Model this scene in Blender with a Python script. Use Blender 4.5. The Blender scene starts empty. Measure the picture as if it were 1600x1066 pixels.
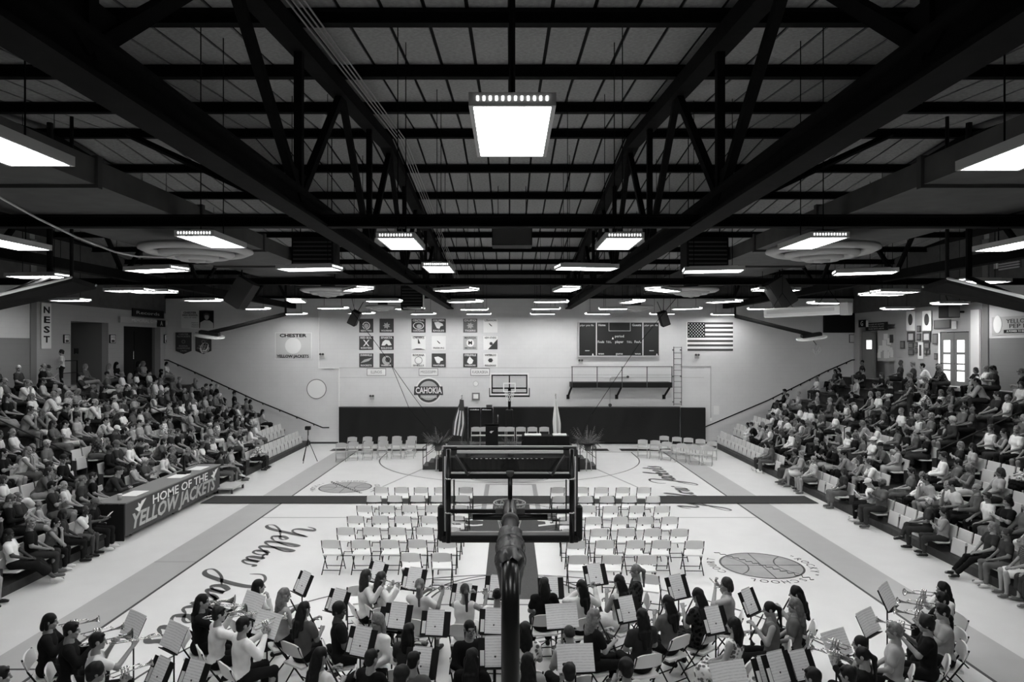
import bpy, math, random
import numpy as np
from mathutils import Vector, Matrix, Euler

SC = bpy.context.scene
COL = SC.collection
R = math.radians
# ------------------------------------------------------------------ camera
CAM_H = 5.28
FPX = 1067.0
cam_d = bpy.data.cameras.new('camera')
cam_d.sensor_width = 36.0
cam_d.lens = 36.0 * FPX / 1600.0
cam_d.shift_x = 4.0 / 1600.0
cam_d.shift_y = 7.0 / 1600.0
cam_d.clip_start = 0.05
cam_d.clip_end = 200
cam = bpy.data.objects.new('camera', cam_d)
COL.objects.link(cam)
cam.location = (0, 0, CAM_H)
cam.rotation_euler = (R(90), 0, 0)
SC.camera = cam
# ------------------------------------------------------------------ world / exposure
W = bpy.data.worlds.new('world'); SC.world = W
W.use_nodes = True
W.node_tree.nodes['Background'].inputs[0].default_value = (0.5, 0.5, 0.5, 1)
W.node_tree.nodes['Background'].inputs[1].default_value = 0.004
SC.view_settings.view_transform = 'Standard'
SC.view_settings.look = 'None'
SC.view_settings.gamma = 1.0
SC.view_settings.use_curve_mapping = False
SC.view_settings.exposure = 0.44
LAMP_EMIT = 26.0

rng = random.Random(7)
def P(x, y, d):
    """photo pixel + distance -> world point"""
    return Vector(((x - 796) / FPX * d, d, CAM_H - (y - 540) / FPX * d))
def ground(x, y, z=0.0):
    """photo pixel of a point that lies at height z -> world point"""
    d = (CAM_H - z) * FPX / (y - 540)
    return Vector(((x - 796) / FPX * d, d, z))

# ------------------------------------------------------------------ materials (all procedural, greyscale)
def mat(name, v, rough=0.6, spec=0.3, metal=0.0, noise=0.0, nscale=8.0, bump=0.0, bscale=40.0, emit=0.0, objcol=False):
    m = bpy.data.materials.new(name); m.use_nodes = True
    nt = m.node_tree; b = nt.nodes['Principled BSDF']
    b.inputs['Roughness'].default_value = rough
    b.inputs['Specular IOR Level'].default_value = spec
    b.inputs['Metallic'].default_value = metal
    c = (v, v, v * 0.99, 1)
    b.inputs['Base Color'].default_value = c
    src = None
    if objcol:
        oi = nt.nodes.new('ShaderNodeObjectInfo'); src = oi.outputs['Color']
    if noise > 0:
        tc = nt.nodes.new('ShaderNodeTexCoord')
        n = nt.nodes.new('ShaderNodeTexNoise'); n.inputs['Scale'].default_value = nscale
        n.inputs['Detail'].default_value = 5
        nt.links.new(tc.outputs['Object'], n.inputs['Vector'])
        mr = nt.nodes.new('ShaderNodeMapRange')
        mr.inputs['From Min'].default_value = 0.3; mr.inputs['From Max'].default_value = 0.7
        mr.inputs['To Min'].default_value = 1 - noise; mr.inputs['To Max'].default_value = 1 + noise
        nt.links.new(n.outputs['Fac'], mr.inputs['Value'])
        mx = nt.nodes.new('ShaderNodeMix'); mx.data_type = 'RGBA'; mx.blend_type = 'MULTIPLY'
        mx.inputs['Factor'].default_value = 1.0
        if src: nt.links.new(src, mx.inputs['A'])
        else: mx.inputs['A'].default_value = c
        nt.links.new(mr.outputs['Result'], mx.inputs['B'])
        src = mx.outputs['Result']
    if src: nt.links.new(src, b.inputs['Base Color'])
    if bump > 0:
        tc = nt.nodes.new('ShaderNodeTexCoord')
        n = nt.nodes.new('ShaderNodeTexNoise'); n.inputs['Scale'].default_value = bscale
        n.inputs['Detail'].default_value = 4
        nt.links.new(tc.outputs['Object'], n.inputs['Vector'])
        bp = nt.nodes.new('ShaderNodeBump'); bp.inputs['Strength'].default_value = bump
        bp.inputs['Distance'].default_value = 0.02
        nt.links.new(n.outputs['Fac'], bp.inputs['Height'])
        nt.links.new(bp.outputs['Normal'], b.inputs['Normal'])
    if emit > 0:
        b.inputs['Emission Color'].default_value = (1, 1, 1, 1)
        b.inputs['Emission Strength'].default_value = emit
    return m

def pattern_mat(name, kind, lo=0.25, scale=30.0):
    """cloth with a woven / printed pattern on the object's own colour"""
    m = mat(name, 0.5, 0.9, 0.1, objcol=True)
    nt = m.node_tree; b = nt.nodes['Principled BSDF']
    oi = [n for n in nt.nodes if n.type == 'OBJECT_INFO'][0]
    tc = nt.nodes.new('ShaderNodeTexCoord')
    if kind == 'stripe':
        t = nt.nodes.new('ShaderNodeTexWave'); t.bands_direction = 'Z'; t.inputs['Scale'].default_value = scale
        out = t.outputs['Fac']
    elif kind == 'plaid':
        t = nt.nodes.new('ShaderNodeTexChecker'); t.inputs['Scale'].default_value = scale
        out = t.outputs['Fac']
    else:
        t = nt.nodes.new('ShaderNodeTexVoronoi'); t.inputs['Scale'].default_value = scale
        out = t.outputs['Distance']
    nt.links.new(tc.outputs['Object'], t.inputs['Vector'])
    mr = nt.nodes.new('ShaderNodeMapRange')
    mr.inputs['From Min'].default_value = 0.35; mr.inputs['From Max'].default_value = 0.55
    mr.inputs['To Min'].default_value = lo; mr.inputs['To Max'].default_value = 1.0
    nt.links.new(out, mr.inputs['Value'])
    mx = nt.nodes.new('ShaderNodeMix'); mx.data_type = 'RGBA'; mx.blend_type = 'MULTIPLY'
    mx.inputs['Factor'].default_value = 1.0
    nt.links.new(oi.outputs['Color'], mx.inputs['A']); nt.links.new(mr.outputs['Result'], mx.inputs['B'])
    nt.links.new(mx.outputs['Result'], b.inputs['Base Color'])
    return m

def block_mat(name, v, bumpv=0.25, dark=0.93):
    """painted concrete block"""
    m = mat(name, v, 0.7, 0.2)
    nt = m.node_tree; b = nt.nodes['Principled BSDF']
    tc = nt.nodes.new('ShaderNodeTexCoord')
    sep = nt.nodes.new('ShaderNodeSeparateXYZ'); nt.links.new(tc.outputs['Object'], sep.inputs[0])
    ad = nt.nodes.new('ShaderNodeMath'); ad.operation = 'ADD'
    nt.links.new(sep.outputs['X'], ad.inputs[0]); nt.links.new(sep.outputs['Y'], ad.inputs[1])
    cb = nt.nodes.new('ShaderNodeCombineXYZ')
    nt.links.new(ad.outputs[0], cb.inputs['X']); nt.links.new(sep.outputs['Z'], cb.inputs['Y'])
    br = nt.nodes.new('ShaderNodeTexBrick')
    br.inputs['Scale'].default_value = 1.0
    br.inputs['Brick Width'].default_value = 0.41; br.inputs['Row Height'].default_value = 0.205
    br.inputs['Mortar Size'].default_value = 0.006
    br.inputs['Color1'].default_value = (v, v, v, 1); br.inputs['Color2'].default_value = (v * 0.985,) * 3 + (1,)
    br.inputs['Mortar'].default_value = (v * dark,) * 3 + (1,)
    nt.links.new(cb.outputs[0], br.inputs['Vector'])
    n = nt.nodes.new('ShaderNodeTexNoise'); n.inputs['Scale'].default_value = 1.2; n.inputs['Detail'].default_value = 6
    nt.links.new(tc.outputs['Object'], n.inputs['Vector'])
    mr = nt.nodes.new('ShaderNodeMapRange'); mr.inputs['To Min'].default_value = 0.93; mr.inputs['To Max'].default_value = 1.05
    nt.links.new(n.outputs['Fac'], mr.inputs['Value'])
    mx = nt.nodes.new('ShaderNodeMix'); mx.data_type = 'RGBA'; mx.blend_type = 'MULTIPLY'; mx.inputs['Factor'].default_value = 1
    nt.links.new(br.outputs['Color'], mx.inputs['A']); nt.links.new(mr.outputs['Result'], mx.inputs['B'])
    nt.links.new(mx.outputs['Result'], b.inputs['Base Color'])
    bp = nt.nodes.new('ShaderNodeBump'); bp.inputs['Strength'].default_value = bumpv; bp.inputs['Distance'].default_value = 0.01
    bp.invert = True
    nt.links.new(br.outputs['Fac'], bp.inputs['Height']); nt.links.new(bp.outputs['Normal'], b.inputs['Normal'])
    return m

def print_mat(name, base, ink, lines=14.0, ink_amount=0.45):
    """sheet of printed music / text: rows of ink broken up by noise"""
    m = mat(name, base, 0.8, 0.1)
    nt = m.node_tree; b = nt.nodes['Principled BSDF']
    tc = nt.nodes.new('ShaderNodeTexCoord')
    mp = nt.nodes.new('ShaderNodeMapping'); mp.inputs['Scale'].default_value = (1, 1, lines)
    nt.links.new(tc.outputs['Generated'], mp.inputs['Vector'])
    w = nt.nodes.new('ShaderNodeTexWave'); w.bands_direction = 'Z'; w.inputs['Scale'].default_value = 0.27
    nt.links.new(mp.outputs[0], w.inputs['Vector'])
    n = nt.nodes.new('ShaderNodeTexNoise'); n.inputs['Scale'].default_value = 6
    nt.links.new(mp.outputs[0], n.inputs['Vector'])
    mu = nt.nodes.new('ShaderNodeMath'); mu.operation = 'MULTIPLY'
    nt.links.new(w.outputs['Fac'], mu.inputs[0]); nt.links.new(n.outputs['Fac'], mu.inputs[1])
    mr = nt.nodes.new('ShaderNodeMapRange'); mr.inputs['From Min'].default_value = 0.3; mr.inputs['From Max'].default_value = 0.5
    mr.inputs['To Max'].default_value = ink_amount
    nt.links.new(mu.outputs[0], mr.inputs['Value'])
    mx = nt.nodes.new('ShaderNodeMix'); mx.data_type = 'RGBA'
    mx.inputs['A'].default_value = (base,) * 3 + (1,); mx.inputs['B'].default_value = (ink,) * 3 + (1,)
    nt.links.new(mr.outputs['Result'], mx.inputs['Factor']); nt.links.new(mx.outputs['Result'], b.inputs['Base Color'])
    return m

M = dict(
    floor=mat('court_varnish', 0.70, 0.34, 0.45, noise=0.025, nscale=1.5),
    apron=mat('grey_court_paint', 0.43, 0.34, 0.45, noise=0.03, nscale=2),
    line=mat('black_line_paint', 0.02, 0.4, 0.4),
    script=mat('dark_script_paint', 0.045, 0.4, 0.4),
    thin=mat('grey_line_paint', 0.30, 0.4, 0.4),
    ball=mat('ball_paint', 0.33, 0.4, 0.4, noise=0.12, nscale=3),
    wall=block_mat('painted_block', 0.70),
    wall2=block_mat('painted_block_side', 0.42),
    wains=block_mat('grey_wainscot_block', 0.22),
    sidewall_hi=block_mat('light_block', 0.62),
    steel=mat('black_steel', 0.008, 0.8, 0.08, noise=0.2, nscale=5),
    deck=mat('fibre_deck', 0.31, 0.95, 0.05, noise=0.16, nscale=14, bump=0.4, bscale=60),
    darkmetal_and_shade=mat('dark_siding_and_shade', 0.10, 0.7, 0.2, noise=0.15, nscale=3),  # siding on the far wall; painted shade on the side walls
    duct=mat('galvanised_duct', 0.09, 0.7, 0.15, noise=0.12, nscale=3),
    conduit=mat('grey_conduit', 0.35, 0.5, 0.4),
    housing=mat('lamp_housing', 0.55, 0.5, 0.3),
    lamp=mat('lamp_diffuser', 0.9, 0.5, 0.2, emit=LAMP_EMIT),
    slot=mat('lamp_slot', 0.9, 0.5, 0.2, emit=LAMP_EMIT * 0.35),
    white=mat('white_paint', 0.82, 0.5, 0.3),
    offwhite=mat('off_white', 0.62, 0.6, 0.3),
    light=mat('light_grey', 0.45, 0.6, 0.3),
    mid=mat('mid_grey', 0.2, 0.6, 0.3),
    dark=mat('dark_grey', 0.06, 0.6, 0.3),
    black=mat('black_paint', 0.01, 0.6, 0.18),
    gloss=mat('black_gloss', 0.007, 0.28, 0.3),
    pad=mat('black_vinyl', 0.009, 0.42, 0.3, bump=0.3, bscale=3),
    cloth_black=mat('black_cloth', 0.012, 0.9, 0.1, bump=0.3, bscale=8),
    resin=mat('white_resin', 0.78, 0.45, 0.35),
    beige=mat('beige_steel', 0.42, 0.45, 0.4),
    seat=mat('light_plastic_seat', 0.56, 0.5, 0.35, noise=0.05, nscale=4),
    plank=mat('dark_bleacher_wood', 0.035, 0.6, 0.2, noise=0.35, nscale=6),
    riser=mat('dark_riser', 0.035, 0.6, 0.3, noise=0.3, nscale=5),
    brass=mat('brass_metal', 0.45, 0.25, 0.5, metal=0.85),
    silver=mat('silver_metal', 0.7, 0.25, 0.5, metal=0.85),
    wood=mat('black_wood', 0.02, 0.35, 0.5),
    leaf=mat('fern_leaf', 0.10, 0.6, 0.3, noise=0.35, nscale=12),
    soil=mat('pot_grey', 0.12, 0.8, 0.2),
    carpet=mat('dark_runner', 0.085, 0.95, 0.05, noise=0.12, nscale=40),
    mat_strip=mat('dark_floor_mat', 0.045, 0.9, 0.1, noise=0.15, nscale=30),
    score=mat('scoreboard_black', 0.018, 0.5, 0.3),
    daylight=mat('daylit_pane', 0.8, 0.2, 0.4, emit=1.4),
    paper=mat('paper', 0.80, 0.85, 0.1),
    music=print_mat('printed_music', 0.86, 0.25, 12, 0.30),
    notice=print_mat('printed_notice', 0.70, 0.1, 8, 0.6),
    skin=mat('skin', 0.4, 0.55, 0.3, objcol=True),
    eye=mat('eye_dark', 0.03, 0.3, 0.5),
    lip=mat('lip', 0.13, 0.5, 0.3),
    hair=mat('hair', 0.05, 0.55, 0.2, objcol=True, noise=0.35, nscale=25),
    cloth=mat('cloth', 0.5, 0.9, 0.1, objcol=True, noise=0.06, nscale=10),
    shoe=mat('shoe', 0.5, 0.6, 0.3, objcol=True),
    stripe=pattern_mat('striped_cloth', 'stripe', 0.3, 9),
    plaid=pattern_mat('plaid_cloth', 'plaid', 0.35, 16),
    floral=pattern_mat('floral_cloth', 'floral', 0.15, 16),
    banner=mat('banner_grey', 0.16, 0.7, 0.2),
)
gm = bpy.data.materials.new('clear_acrylic'); gm.use_nodes = True
_n = gm.node_tree; _n.nodes.remove(_n.nodes['Principled BSDF'])
_t = _n.nodes.new('ShaderNodeBsdfTransparent'); _g = _n.nodes.new('ShaderNodeBsdfGlossy'); _g.inputs['Roughness'].default_value = 0.03
_t.inputs['Color'].default_value = (0.93, 0.93, 0.93, 1)
_f = _n.nodes.new('ShaderNodeFresnel'); _f.inputs['IOR'].default_value = 1.45
_mx = _n.nodes.new('ShaderNodeMixShader')
_n.links.new(_f.outputs[0], _mx.inputs[0]); _n.links.new(_t.outputs[0], _mx.inputs[1]); _n.links.new(_g.outputs[0], _mx.inputs[2])
_n.links.new(_mx.outputs[0], _n.nodes['Material Output'].inputs[0])
M['glass'] = gm

# ------------------------------------------------------------------ mesh helpers
class MB:
    def __init__(s): s.v = []; s.f = []
    def add(s, vs, fs):
        o = len(s.v); s.v += [tuple(v) for v in vs]; s.f += [tuple(i + o for i in f) for f in fs]; return s
    def box(s, x0, x1, y0, y1, z0, z1, m=None):
        vs = [Vector((x, y, z)) for x in (x0, x1) for y in (y0, y1) for z in (z0, z1)]
        if m is not None: vs = [m @ v for v in vs]
        return s.add(vs, [(0, 1, 3, 2), (4, 6, 7, 5), (0, 4, 5, 1), (2, 3, 7, 6), (0, 2, 6, 4), (1, 5, 7, 3)])
    def cbox(s, x0, x1, y0, y1, z0, z1, c=0.01, m=None):
        """box with chamfered edges"""
        pts = []
        for sx in (0, 1):
            for sy in (0, 1):
                for sz in (0, 1):
                    X = (x0, x1)[sx]; Y = (y0, y1)[sy]; Z = (z0, z1)[sz]
                    dx = c if sx == 0 else -c; dy = c if sy == 0 else -c; dz = c if sz == 0 else -c
                    pts += [(X, Y + dy, Z + dz), (X + dx, Y, Z + dz), (X + dx, Y + dy, Z)]
        I = lambda sx, sy, sz, k: (sx * 4 + sy * 2 + sz) * 3 + k
        fs = []
        for a in (0, 1):
            q = [I(a, 0, 0, 0), I(a, 0, 1, 0), I(a, 1, 1, 0), I(a, 1, 0, 0)]; fs.append(q if a == 0 else q[::-1])
            q = [I(0, a, 0, 1), I(1, a, 0, 1), I(1, a, 1, 1), I(0, a, 1, 1)]; fs.append(q if a == 0 else q[::-1])
            q = [I(0, 0, a, 2), I(0, 1, a, 2), I(1, 1, a, 2), I(1, 0, a, 2)]; fs.append(q if a == 0 else q[::-1])
        for a in (0, 1):
            for b in (0, 1):
                fs.append([I(a, b, 0, 0), I(a, b, 1, 0), I(a, b, 1, 1), I(a, b, 0, 1)])
                fs.append([I(a, 0, b, 0), I(a, 1, b, 0), I(a, 1, b, 2), I(a, 0, b, 2)])
                fs.append([I(0, a, b, 1), I(1, a, b, 1), I(1, a, b, 2), I(0, a, b, 2)])
                for d in (0, 1): fs.append([I(a, b, d, 0), I(a, b, d, 1), I(a, b, d, 2)])
        vs = [Vector(p) for p in pts]
        if m is not None: vs = [m @ v for v in vs]
        return s.add(vs, fs)
    def tube(s, pts, r, n=8, caps=True, closed=False):
        pts = [Vector(p) for p in pts]; k = len(pts)
        rs = r if isinstance(r, (list, tuple)) else [r] * k
        vs = []; up = None
        for i, p in enumerate(pts):
            if closed: t = pts[(i + 1) % k] - pts[i - 1]
            else: t = pts[min(i + 1, k - 1)] - pts[max(i - 1, 0)]
            if t.length < 1e-9: t = Vector((0, 0, 1))
            t.normalize()
            if up is None:
                up = Vector((0, 0, 1)) if abs(t.z) < 0.9 else Vector((1, 0, 0))
            a = t.cross(up)
            if a.length < 1e-6: a = t.cross(Vector((1, 0.3, 0.2)))
            a.normalize(); b = a.cross(t).normalized(); up = b
            for j in range(n):
                an = 2 * math.pi * j / n
                vs.append(p + (a * math.cos(an) + b * math.sin(an)) * rs[i])
        fs = []
        for i in range(k if closed else k - 1):
            i2 = (i + 1) % k
            for j in range(n):
                j2 = (j + 1) % n
                fs.append((i * n + j, i * n + j2, i2 * n + j2, i2 * n + j))
        if caps and not closed:
            fs.append(tuple(range(n))[::-1]); fs.append(tuple((k - 1) * n + j for j in range(n)))
        return s.add(vs, fs)
    def lathe(s, prof, n=24, m=None, a0=0.0, a1=2 * math.pi):
        full = abs(a1 - a0 - 2 * math.pi) < 1e-6
        vs = []; cnt = n if full else n + 1
        for i in range(cnt):
            a = a0 + (a1 - a0) * i / n
            for (r, z) in prof: vs.append(Vector((r * math.cos(a), r * math.sin(a), z)))
        k = len(prof); fs = []
        for i in range(n):
            i2 = (i + 1) % cnt
            for j in range(k - 1): fs.append((i * k + j, i2 * k + j, i2 * k + j + 1, i * k + j + 1))
        if m is not None: vs = [m @ v for v in vs]
        return s.add(vs, fs)
    def prism(s, poly, z0, z1, m=None):
        n = len(poly)
        vs = [Vector((x, y, z0)) for x, y in poly] + [Vector((x, y, z1)) for x, y in poly]
        if m is not None: vs = [m @ v for v in vs]
        fs = [tuple(range(n))[::-1], tuple(range(n, 2 * n))] + [(i, (i + 1) % n, n + (i + 1) % n, n + i) for i in range(n)]
        return s.add(vs, fs)
    def mesh(s, name, m=None, smooth=False):
        me = bpy.data.meshes.new(name); me.from_pydata(s.v, [], s.f); me.update()
        if m is not None: me.materials.append(m)
        if smooth: me.polygons.foreach_set('use_smooth', [True] * len(me.polygons))
        return me
    def build(s, name, m, parent=None, smooth=False, loc=None, rot=None):
        return obj(name, s.mesh(name, m, smooth), parent, loc, rot)

def obj(name, data, parent=None, loc=None, rot=None):
    o = bpy.data.objects.new(name, data); COL.objects.link(o)
    if parent is not None: o.parent = parent
    if loc is not None: o.location = loc
    if rot is not None: o.rotation_euler = rot
    return o
def tag(o, label=None, cat=None, group=None, kind=None):
    if label: o['label'] = label
    if cat: o['category'] = cat
    if group: o['group'] = group
    if kind: o['kind'] = kind
    return o
def thing(name, label, cat, loc=(0, 0, 0), rz=0.0, group=None):
    o = obj(name, None, None, loc, (0, 0, rz)); o.empty_display_size = 0.1
    return tag(o, label, cat, group)
def struct(name, label=None, loc=(0, 0, 0)):
    o = obj(name, None, None, loc); o['kind'] = 'structure'
    if label: o['label'] = label
    return o
def dup(root, loc, rz=0.0, label=None, group=None, scale=None):
    r = root.copy(); COL.objects.link(r); r.location = loc; r.rotation_euler = (0, 0, rz)
    if scale: r.scale = scale
    if label: r['label'] = label
    if group: r['group'] = group
    for ch in root.children:
        c = ch.copy(); COL.objects.link(c); c.parent = r
        for g in ch.children:
            d = g.copy(); COL.objects.link(d); d.parent = c
    return r
def text(s, size, parent, loc, rot, m, width=None, name='lettering', bold=0.0, ext=0.003, align='CENTER', shear=0.0):
    cu = bpy.data.curves.new(name, 'FONT'); cu.body = s; cu.size = size; cu.extrude = ext
    cu.align_x = align; cu.align_y = 'CENTER'; cu.resolution_u = 2; cu.offset = bold * size; cu.shear = shear
    cu.materials.append(m)
    o = obj(name, cu, parent, loc, rot)
    me = bpy.data.meshes.new_from_object(o)
    bpy.data.objects.remove(o); bpy.data.curves.remove(cu)
    if width and len(me.vertices):
        xs = [v.co.x for v in me.vertices]; w = max(xs) - min(xs); k = width / max(w, 1e-4)
        for v in me.vertices: v.co.x *= k
    return obj(name, me, parent, loc, rot)
ONES = ['zero', 'first', 'second', 'third', 'fourth', 'fifth', 'sixth', 'seventh', 'eighth', 'ninth', 'tenth', 'eleventh', 'twelfth',
        'thirteenth', 'fourteenth', 'fifteenth', 'sixteenth', 'seventeenth', 'eighteenth', 'nineteenth', 'twentieth']
def nth(n):
    if n <= 20: return ONES[n]
    t = {2: 'twenty', 3: 'thirty', 4: 'forty', 5: 'fifty'}[n // 10]
    return t.replace('y', 'ieth') if n % 10 == 0 else t + '-' + ONES[n % 10]
# ================================================================== THE HALL
WD = 36.7                      # far wall distance
SX = 18.5                      # side walls
Y0 = -3.0                      # wall behind the camera
RIDGE_Y, RIDGE_Z, SLOPE = 17.45, CAM_H + 5.55, 0.092
def deck_z(y): return RIDGE_Z - abs(y - RIDGE_Y) * SLOPE
def WX(x): return (x - 796) * WD / FPX
def WZ(y): return CAM_H - (y - 540) * WD / FPX
CY = 20.95                     # court centre
BF, BN = CY + 12.85, CY - 12.85
# ---------------------------------------------------------------- floor and court paint
floor = struct('floor', 'pale varnished basketball court floor')
MB().box(-SX, SX, Y0, WD + 0.2, -0.2, 0.0).build('floor_slab', M['floor'], floor)
def flat(name, poly, m, z=0.003):
    mb = MB(); mb.prism(poly, 0.0005, z); return mb.build(name, m, floor)
def rect(name, x0, x1, y0, y1, m, z=0.003):
    return flat(name, [(x0, y0), (x1, y0), (x1, y1), (x0, y1)], m, z)
for s in (-1, 1):
    a, b = sorted((s * 7.62, s * 8.66))
    rect('court_border', a, b, BN - 6, BF + 0.2, M['apron'], 0.002)
    rect('sideline', s * 7.62 - 0.03, s * 7.62 + 0.03, BN, BF, M['line'], 0.004)
for y in (BN, BF): rect('baseline', -7.62, 7.62, y - 0.025, y + 0.025, M['line'], 0.004)
rect('centre_line', -7.62, 7.62, CY - 0.025, CY + 0.025, M['thin'], 0.0035)
rect('lane_edge', -8.66, -7.62, CY - 4.31, CY - 4.27, M['thin'], 0.0035)
rect('lane_edge', -8.66, -7.62, 11.1, 11.15, M['line'], 0.0035)
def arc_band(name, cx, cy, r, w, a0, a1, m, n=48, z=0.004):
    vs = []; fs = []
    for i in range(n + 1):
        a = a0 + (a1 - a0) * i / n
        for rr in (r - w / 2, r + w / 2):
            vs.append((cx + rr * math.cos(a), cy + rr * math.sin(a), z))
    for i in range(n): fs.append((2 * i, 2 * i + 1, 2 * i + 3, 2 * i + 2))
    mb = MB(); mb.add(vs, fs); return mb.build(name, m, floor)
def half_court(hy, sgn):
    # three point arc, lane, free-throw circle
    hoop = hy + sgn * 1.6
    arc_band('three_point_line', 0, hoop, 6.02, 0.05, 0 if sgn > 0 else math.pi, math.pi if sgn > 0 else 2 * math.pi, M['line'])
    for s in (-1, 1):
        a, b = sorted((hy, hoop)); rect('three_point_line', s * 6.02 - 0.025, s * 6.02 + 0.025, a, b, M['line'], 0.004)
        a, b = sorted((hy, hy + sgn * 5.8)); rect('lane_line', s * 1.83 - 0.025, s * 1.83 + 0.025, a, b, M['line'], 0.004)
    rect('free_throw_line', -1.83, 1.83, hy + sgn * 5.8 - 0.025, hy + sgn * 5.8 + 0.025, M['line'], 0.004)
    arc_band('free_throw_circle', 0, hy + sgn * 5.8, 1.83, 0.05, 0, 2 * math.pi, M['line'])
    arc_band('free_throw_circle', 0, hy + sgn * 5.8, 1.68, 0.05, 0, 2 * math.pi, M['line'])
    flat('circle_paint', [(1.66 * math.cos(i * math.pi / 20), hy + sgn * 5.8 + 1.66 * math.sin(i * math.pi / 20)) for i in range(40)], M['apron'], 0.0031)
    a, b = sorted((hy, hy + sgn * 5.8)); rect('painted_lane', -1.8, 1.8, a, b, M['apron'], 0.003)
half_court(BF, -1); half_court(BN, 1)
arc_band('centre_circle', 0, CY, 1.83, 0.05, 0, 2 * math.pi, M['line'])
rect('centre_paint', -1.6, 1.9, 19.4, 21.4, M['carpet'], 0.0032)
text('C', 1.1, floor, (-1.15, 20.3, 0.006), (0, 0, 0), M['white'], ext=0.001, bold=0.02)
text('A', 1.1, floor, (1.2, 20.3, 0.006), (0, 0, R(-90)), M['white'], ext=0.001, bold=0.02)
for s in (-1, 1): rect('outline_stripe', s * 0.88 - 0.08 + 0.05, s * 0.88 + 0.08 + 0.05, 21.4, 26.0, M['thin'], 0.0034)
rect('outline_stripe', -0.75, 0.85, 25.85, 26.0, M['thin'], 0.0034)
# small diagonal hash marks in the far corners of the arc
for s in (-1, 1):
    a = Vector((s * 5.0, 24.6)); b = Vector((s * 3.4, 30.3)); d = (b - a).normalized(); n_ = Vector((-d.y, d.x)) * 0.03
    flat('court_seam', [tuple(a - n_), tuple(b - n_), tuple(b + n_), tuple(a + n_)] if s < 0 else [tuple(a - n_), tuple(a + n_), tuple(b + n_), tuple(b - n_)][::-1], M['thin'], 0.0036)

# cursive floor lettering
GL = {
 'Y': (1.75, [[(0.0, 1.5), (0.15, 2.0), (0.45, 2.15), (0.5, 1.6), (0.5, 1.05), (0.8, 0.8), (1.15, 1.1), (1.55, 2.15)], [(1.55, 2.15), (1.3, 0.9), (0.95, -0.7), (0.5, -1.2), (0.3, -0.8), (0.9, -0.1), (1.75, 0.4)]]),
 'e': (0.85, [[(0, .4), (.45, .6), (.6, .9), (.4, 1.05), (.15, .65), (.28, .08), (.55, .08), (.85, .4)]]),
 'l': (0.72, [[(0, .4), (.45, 1.4), (.52, 2.0), (.35, 2.15), (.2, 1.3), (.24, .15), (.45, .05), (.72, .4)]]),
 'o': (0.85, [[(0, .4), (.3, .9), (.1, .6), (.18, .1), (.45, .05), (.62, .55), (.42, 1.0), (.55, .8), (.85, .85)]]),
 'w': (1.2, [[(0, .85), (.12, .95), (.12, .25), (.3, .05), (.5, .35), (.58, .95), (.55, .25), (.75, .05), (.98, .45), (1.0, 1.0), (1.2, .85)]]),
 'J': (1.5, [[(0.1, 1.2), (0.0, 1.9), (0.5, 2.3), (1.1, 2.2), (1.3, 1.7), (1.15, 0.4), (0.8, -0.9), (0.35, -1.25), (0.15, -0.9), (0.7, -0.1), (1.5, 0.45)]]),
 'a': (0.95, [[(0.6, .85), (.35, 1.02), (.08, .55), (.25, .05), (.52, .35), (.64, .98), (.58, .25), (.7, .05), (.95, .4)]]),
 'c': (0.8, [[(0, .4), (.3, .95), (.55, .95), (.58, .75), (.35, 1.0), (.1, .6), (.2, .1), (.48, .05), (.8, .4)]]),
 'k': (0.95, [[(0, .4), (.4, 1.6), (.46, 2.1), (.28, 2.0), (.17, 1.0), (.12, 0.02)], [(.14, .4), (.42, .98), (.58, .78), (.28, .52), (.48, .12), (.7, .06), (.95, .4)]]),
 't': (0.75, [[(0, .4), (.38, 1.75), (.28, .25), (.45, .05), (.75, .4)], [(.02, 1.2), (.68, 1.28)]]),
 's': (0.75, [[(0, .4), (.35, 1.08), (.42, .65), (.55, .25), (.3, .0), (0.02, .12)]]),
 ' ': (0.7, []),
}
def catmull(pts, n=7):
    out = []; p = [pts[0]] + pts + [pts[-1]]
    for i in range(1, len(p) - 2):
        for j in range(n):
            t = j / n; a, b, c, d = p[i - 1], p[i], p[i + 1], p[i + 2]
            out.append(tuple(0.5 * ((2 * b[k]) + (-a[k] + c[k]) * t + (2 * a[k] - 5 * b[k] + 4 * c[k] - d[k]) * t * t + (-a[k] + 3 * b[k] - 3 * c[k] + d[k]) * t ** 3) for k in range(2)))
    out.append(pts[-1]); return out
def script(s, origin, ux, uy, unit_x, unit_y, name='script_letter'):
    cx = 0.0
    for ch in s:
        adv, strokes = GL[ch]
        if strokes:
            mb = MB()
            for st in strokes:
                c = catmull(st)
                pts = [Vector(((cx + x + 0.28 * y) * unit_x, y * unit_y)) for x, y in c]
                k = len(pts); L = []; Rr = []
                for i, p in enumerate(pts):
                    t = pts[min(i + 1, k - 1)] - pts[max(i - 1, 0)]; t.normalize()
                    w = 0.022 + 0.06 * max(0.0, -t.y) ** 1.2 + 0.012
                    e = min(1.0, 0.35 + min(i, k - 1 - i) * 0.2); w *= e
                    nrm = Vector((-t.y, t.x)); L.append(p + nrm * w); Rr.append(p - nrm * w)
                vs = []
                for q in L + Rr: vs.append((origin[0] + ux[0] * q.x + uy[0] * q.y, origin[1] + ux[1] * q.x + uy[1] * q.y, 0.0045))
                mb.add(vs, [(i, i + 1, k + i + 1, k + i) for i in range(k - 1)])
            mb.build(name, M['script'], floor)
        cx += adv
script('Yellow Jackets', (-6.55, 20.1), (0, -1), (1, 0), 0.60, 0.46)
script('Yellow Jackets', (6.55, 21.8), (0, 1), (-1, 0), 0.60, 0.46)
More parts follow.
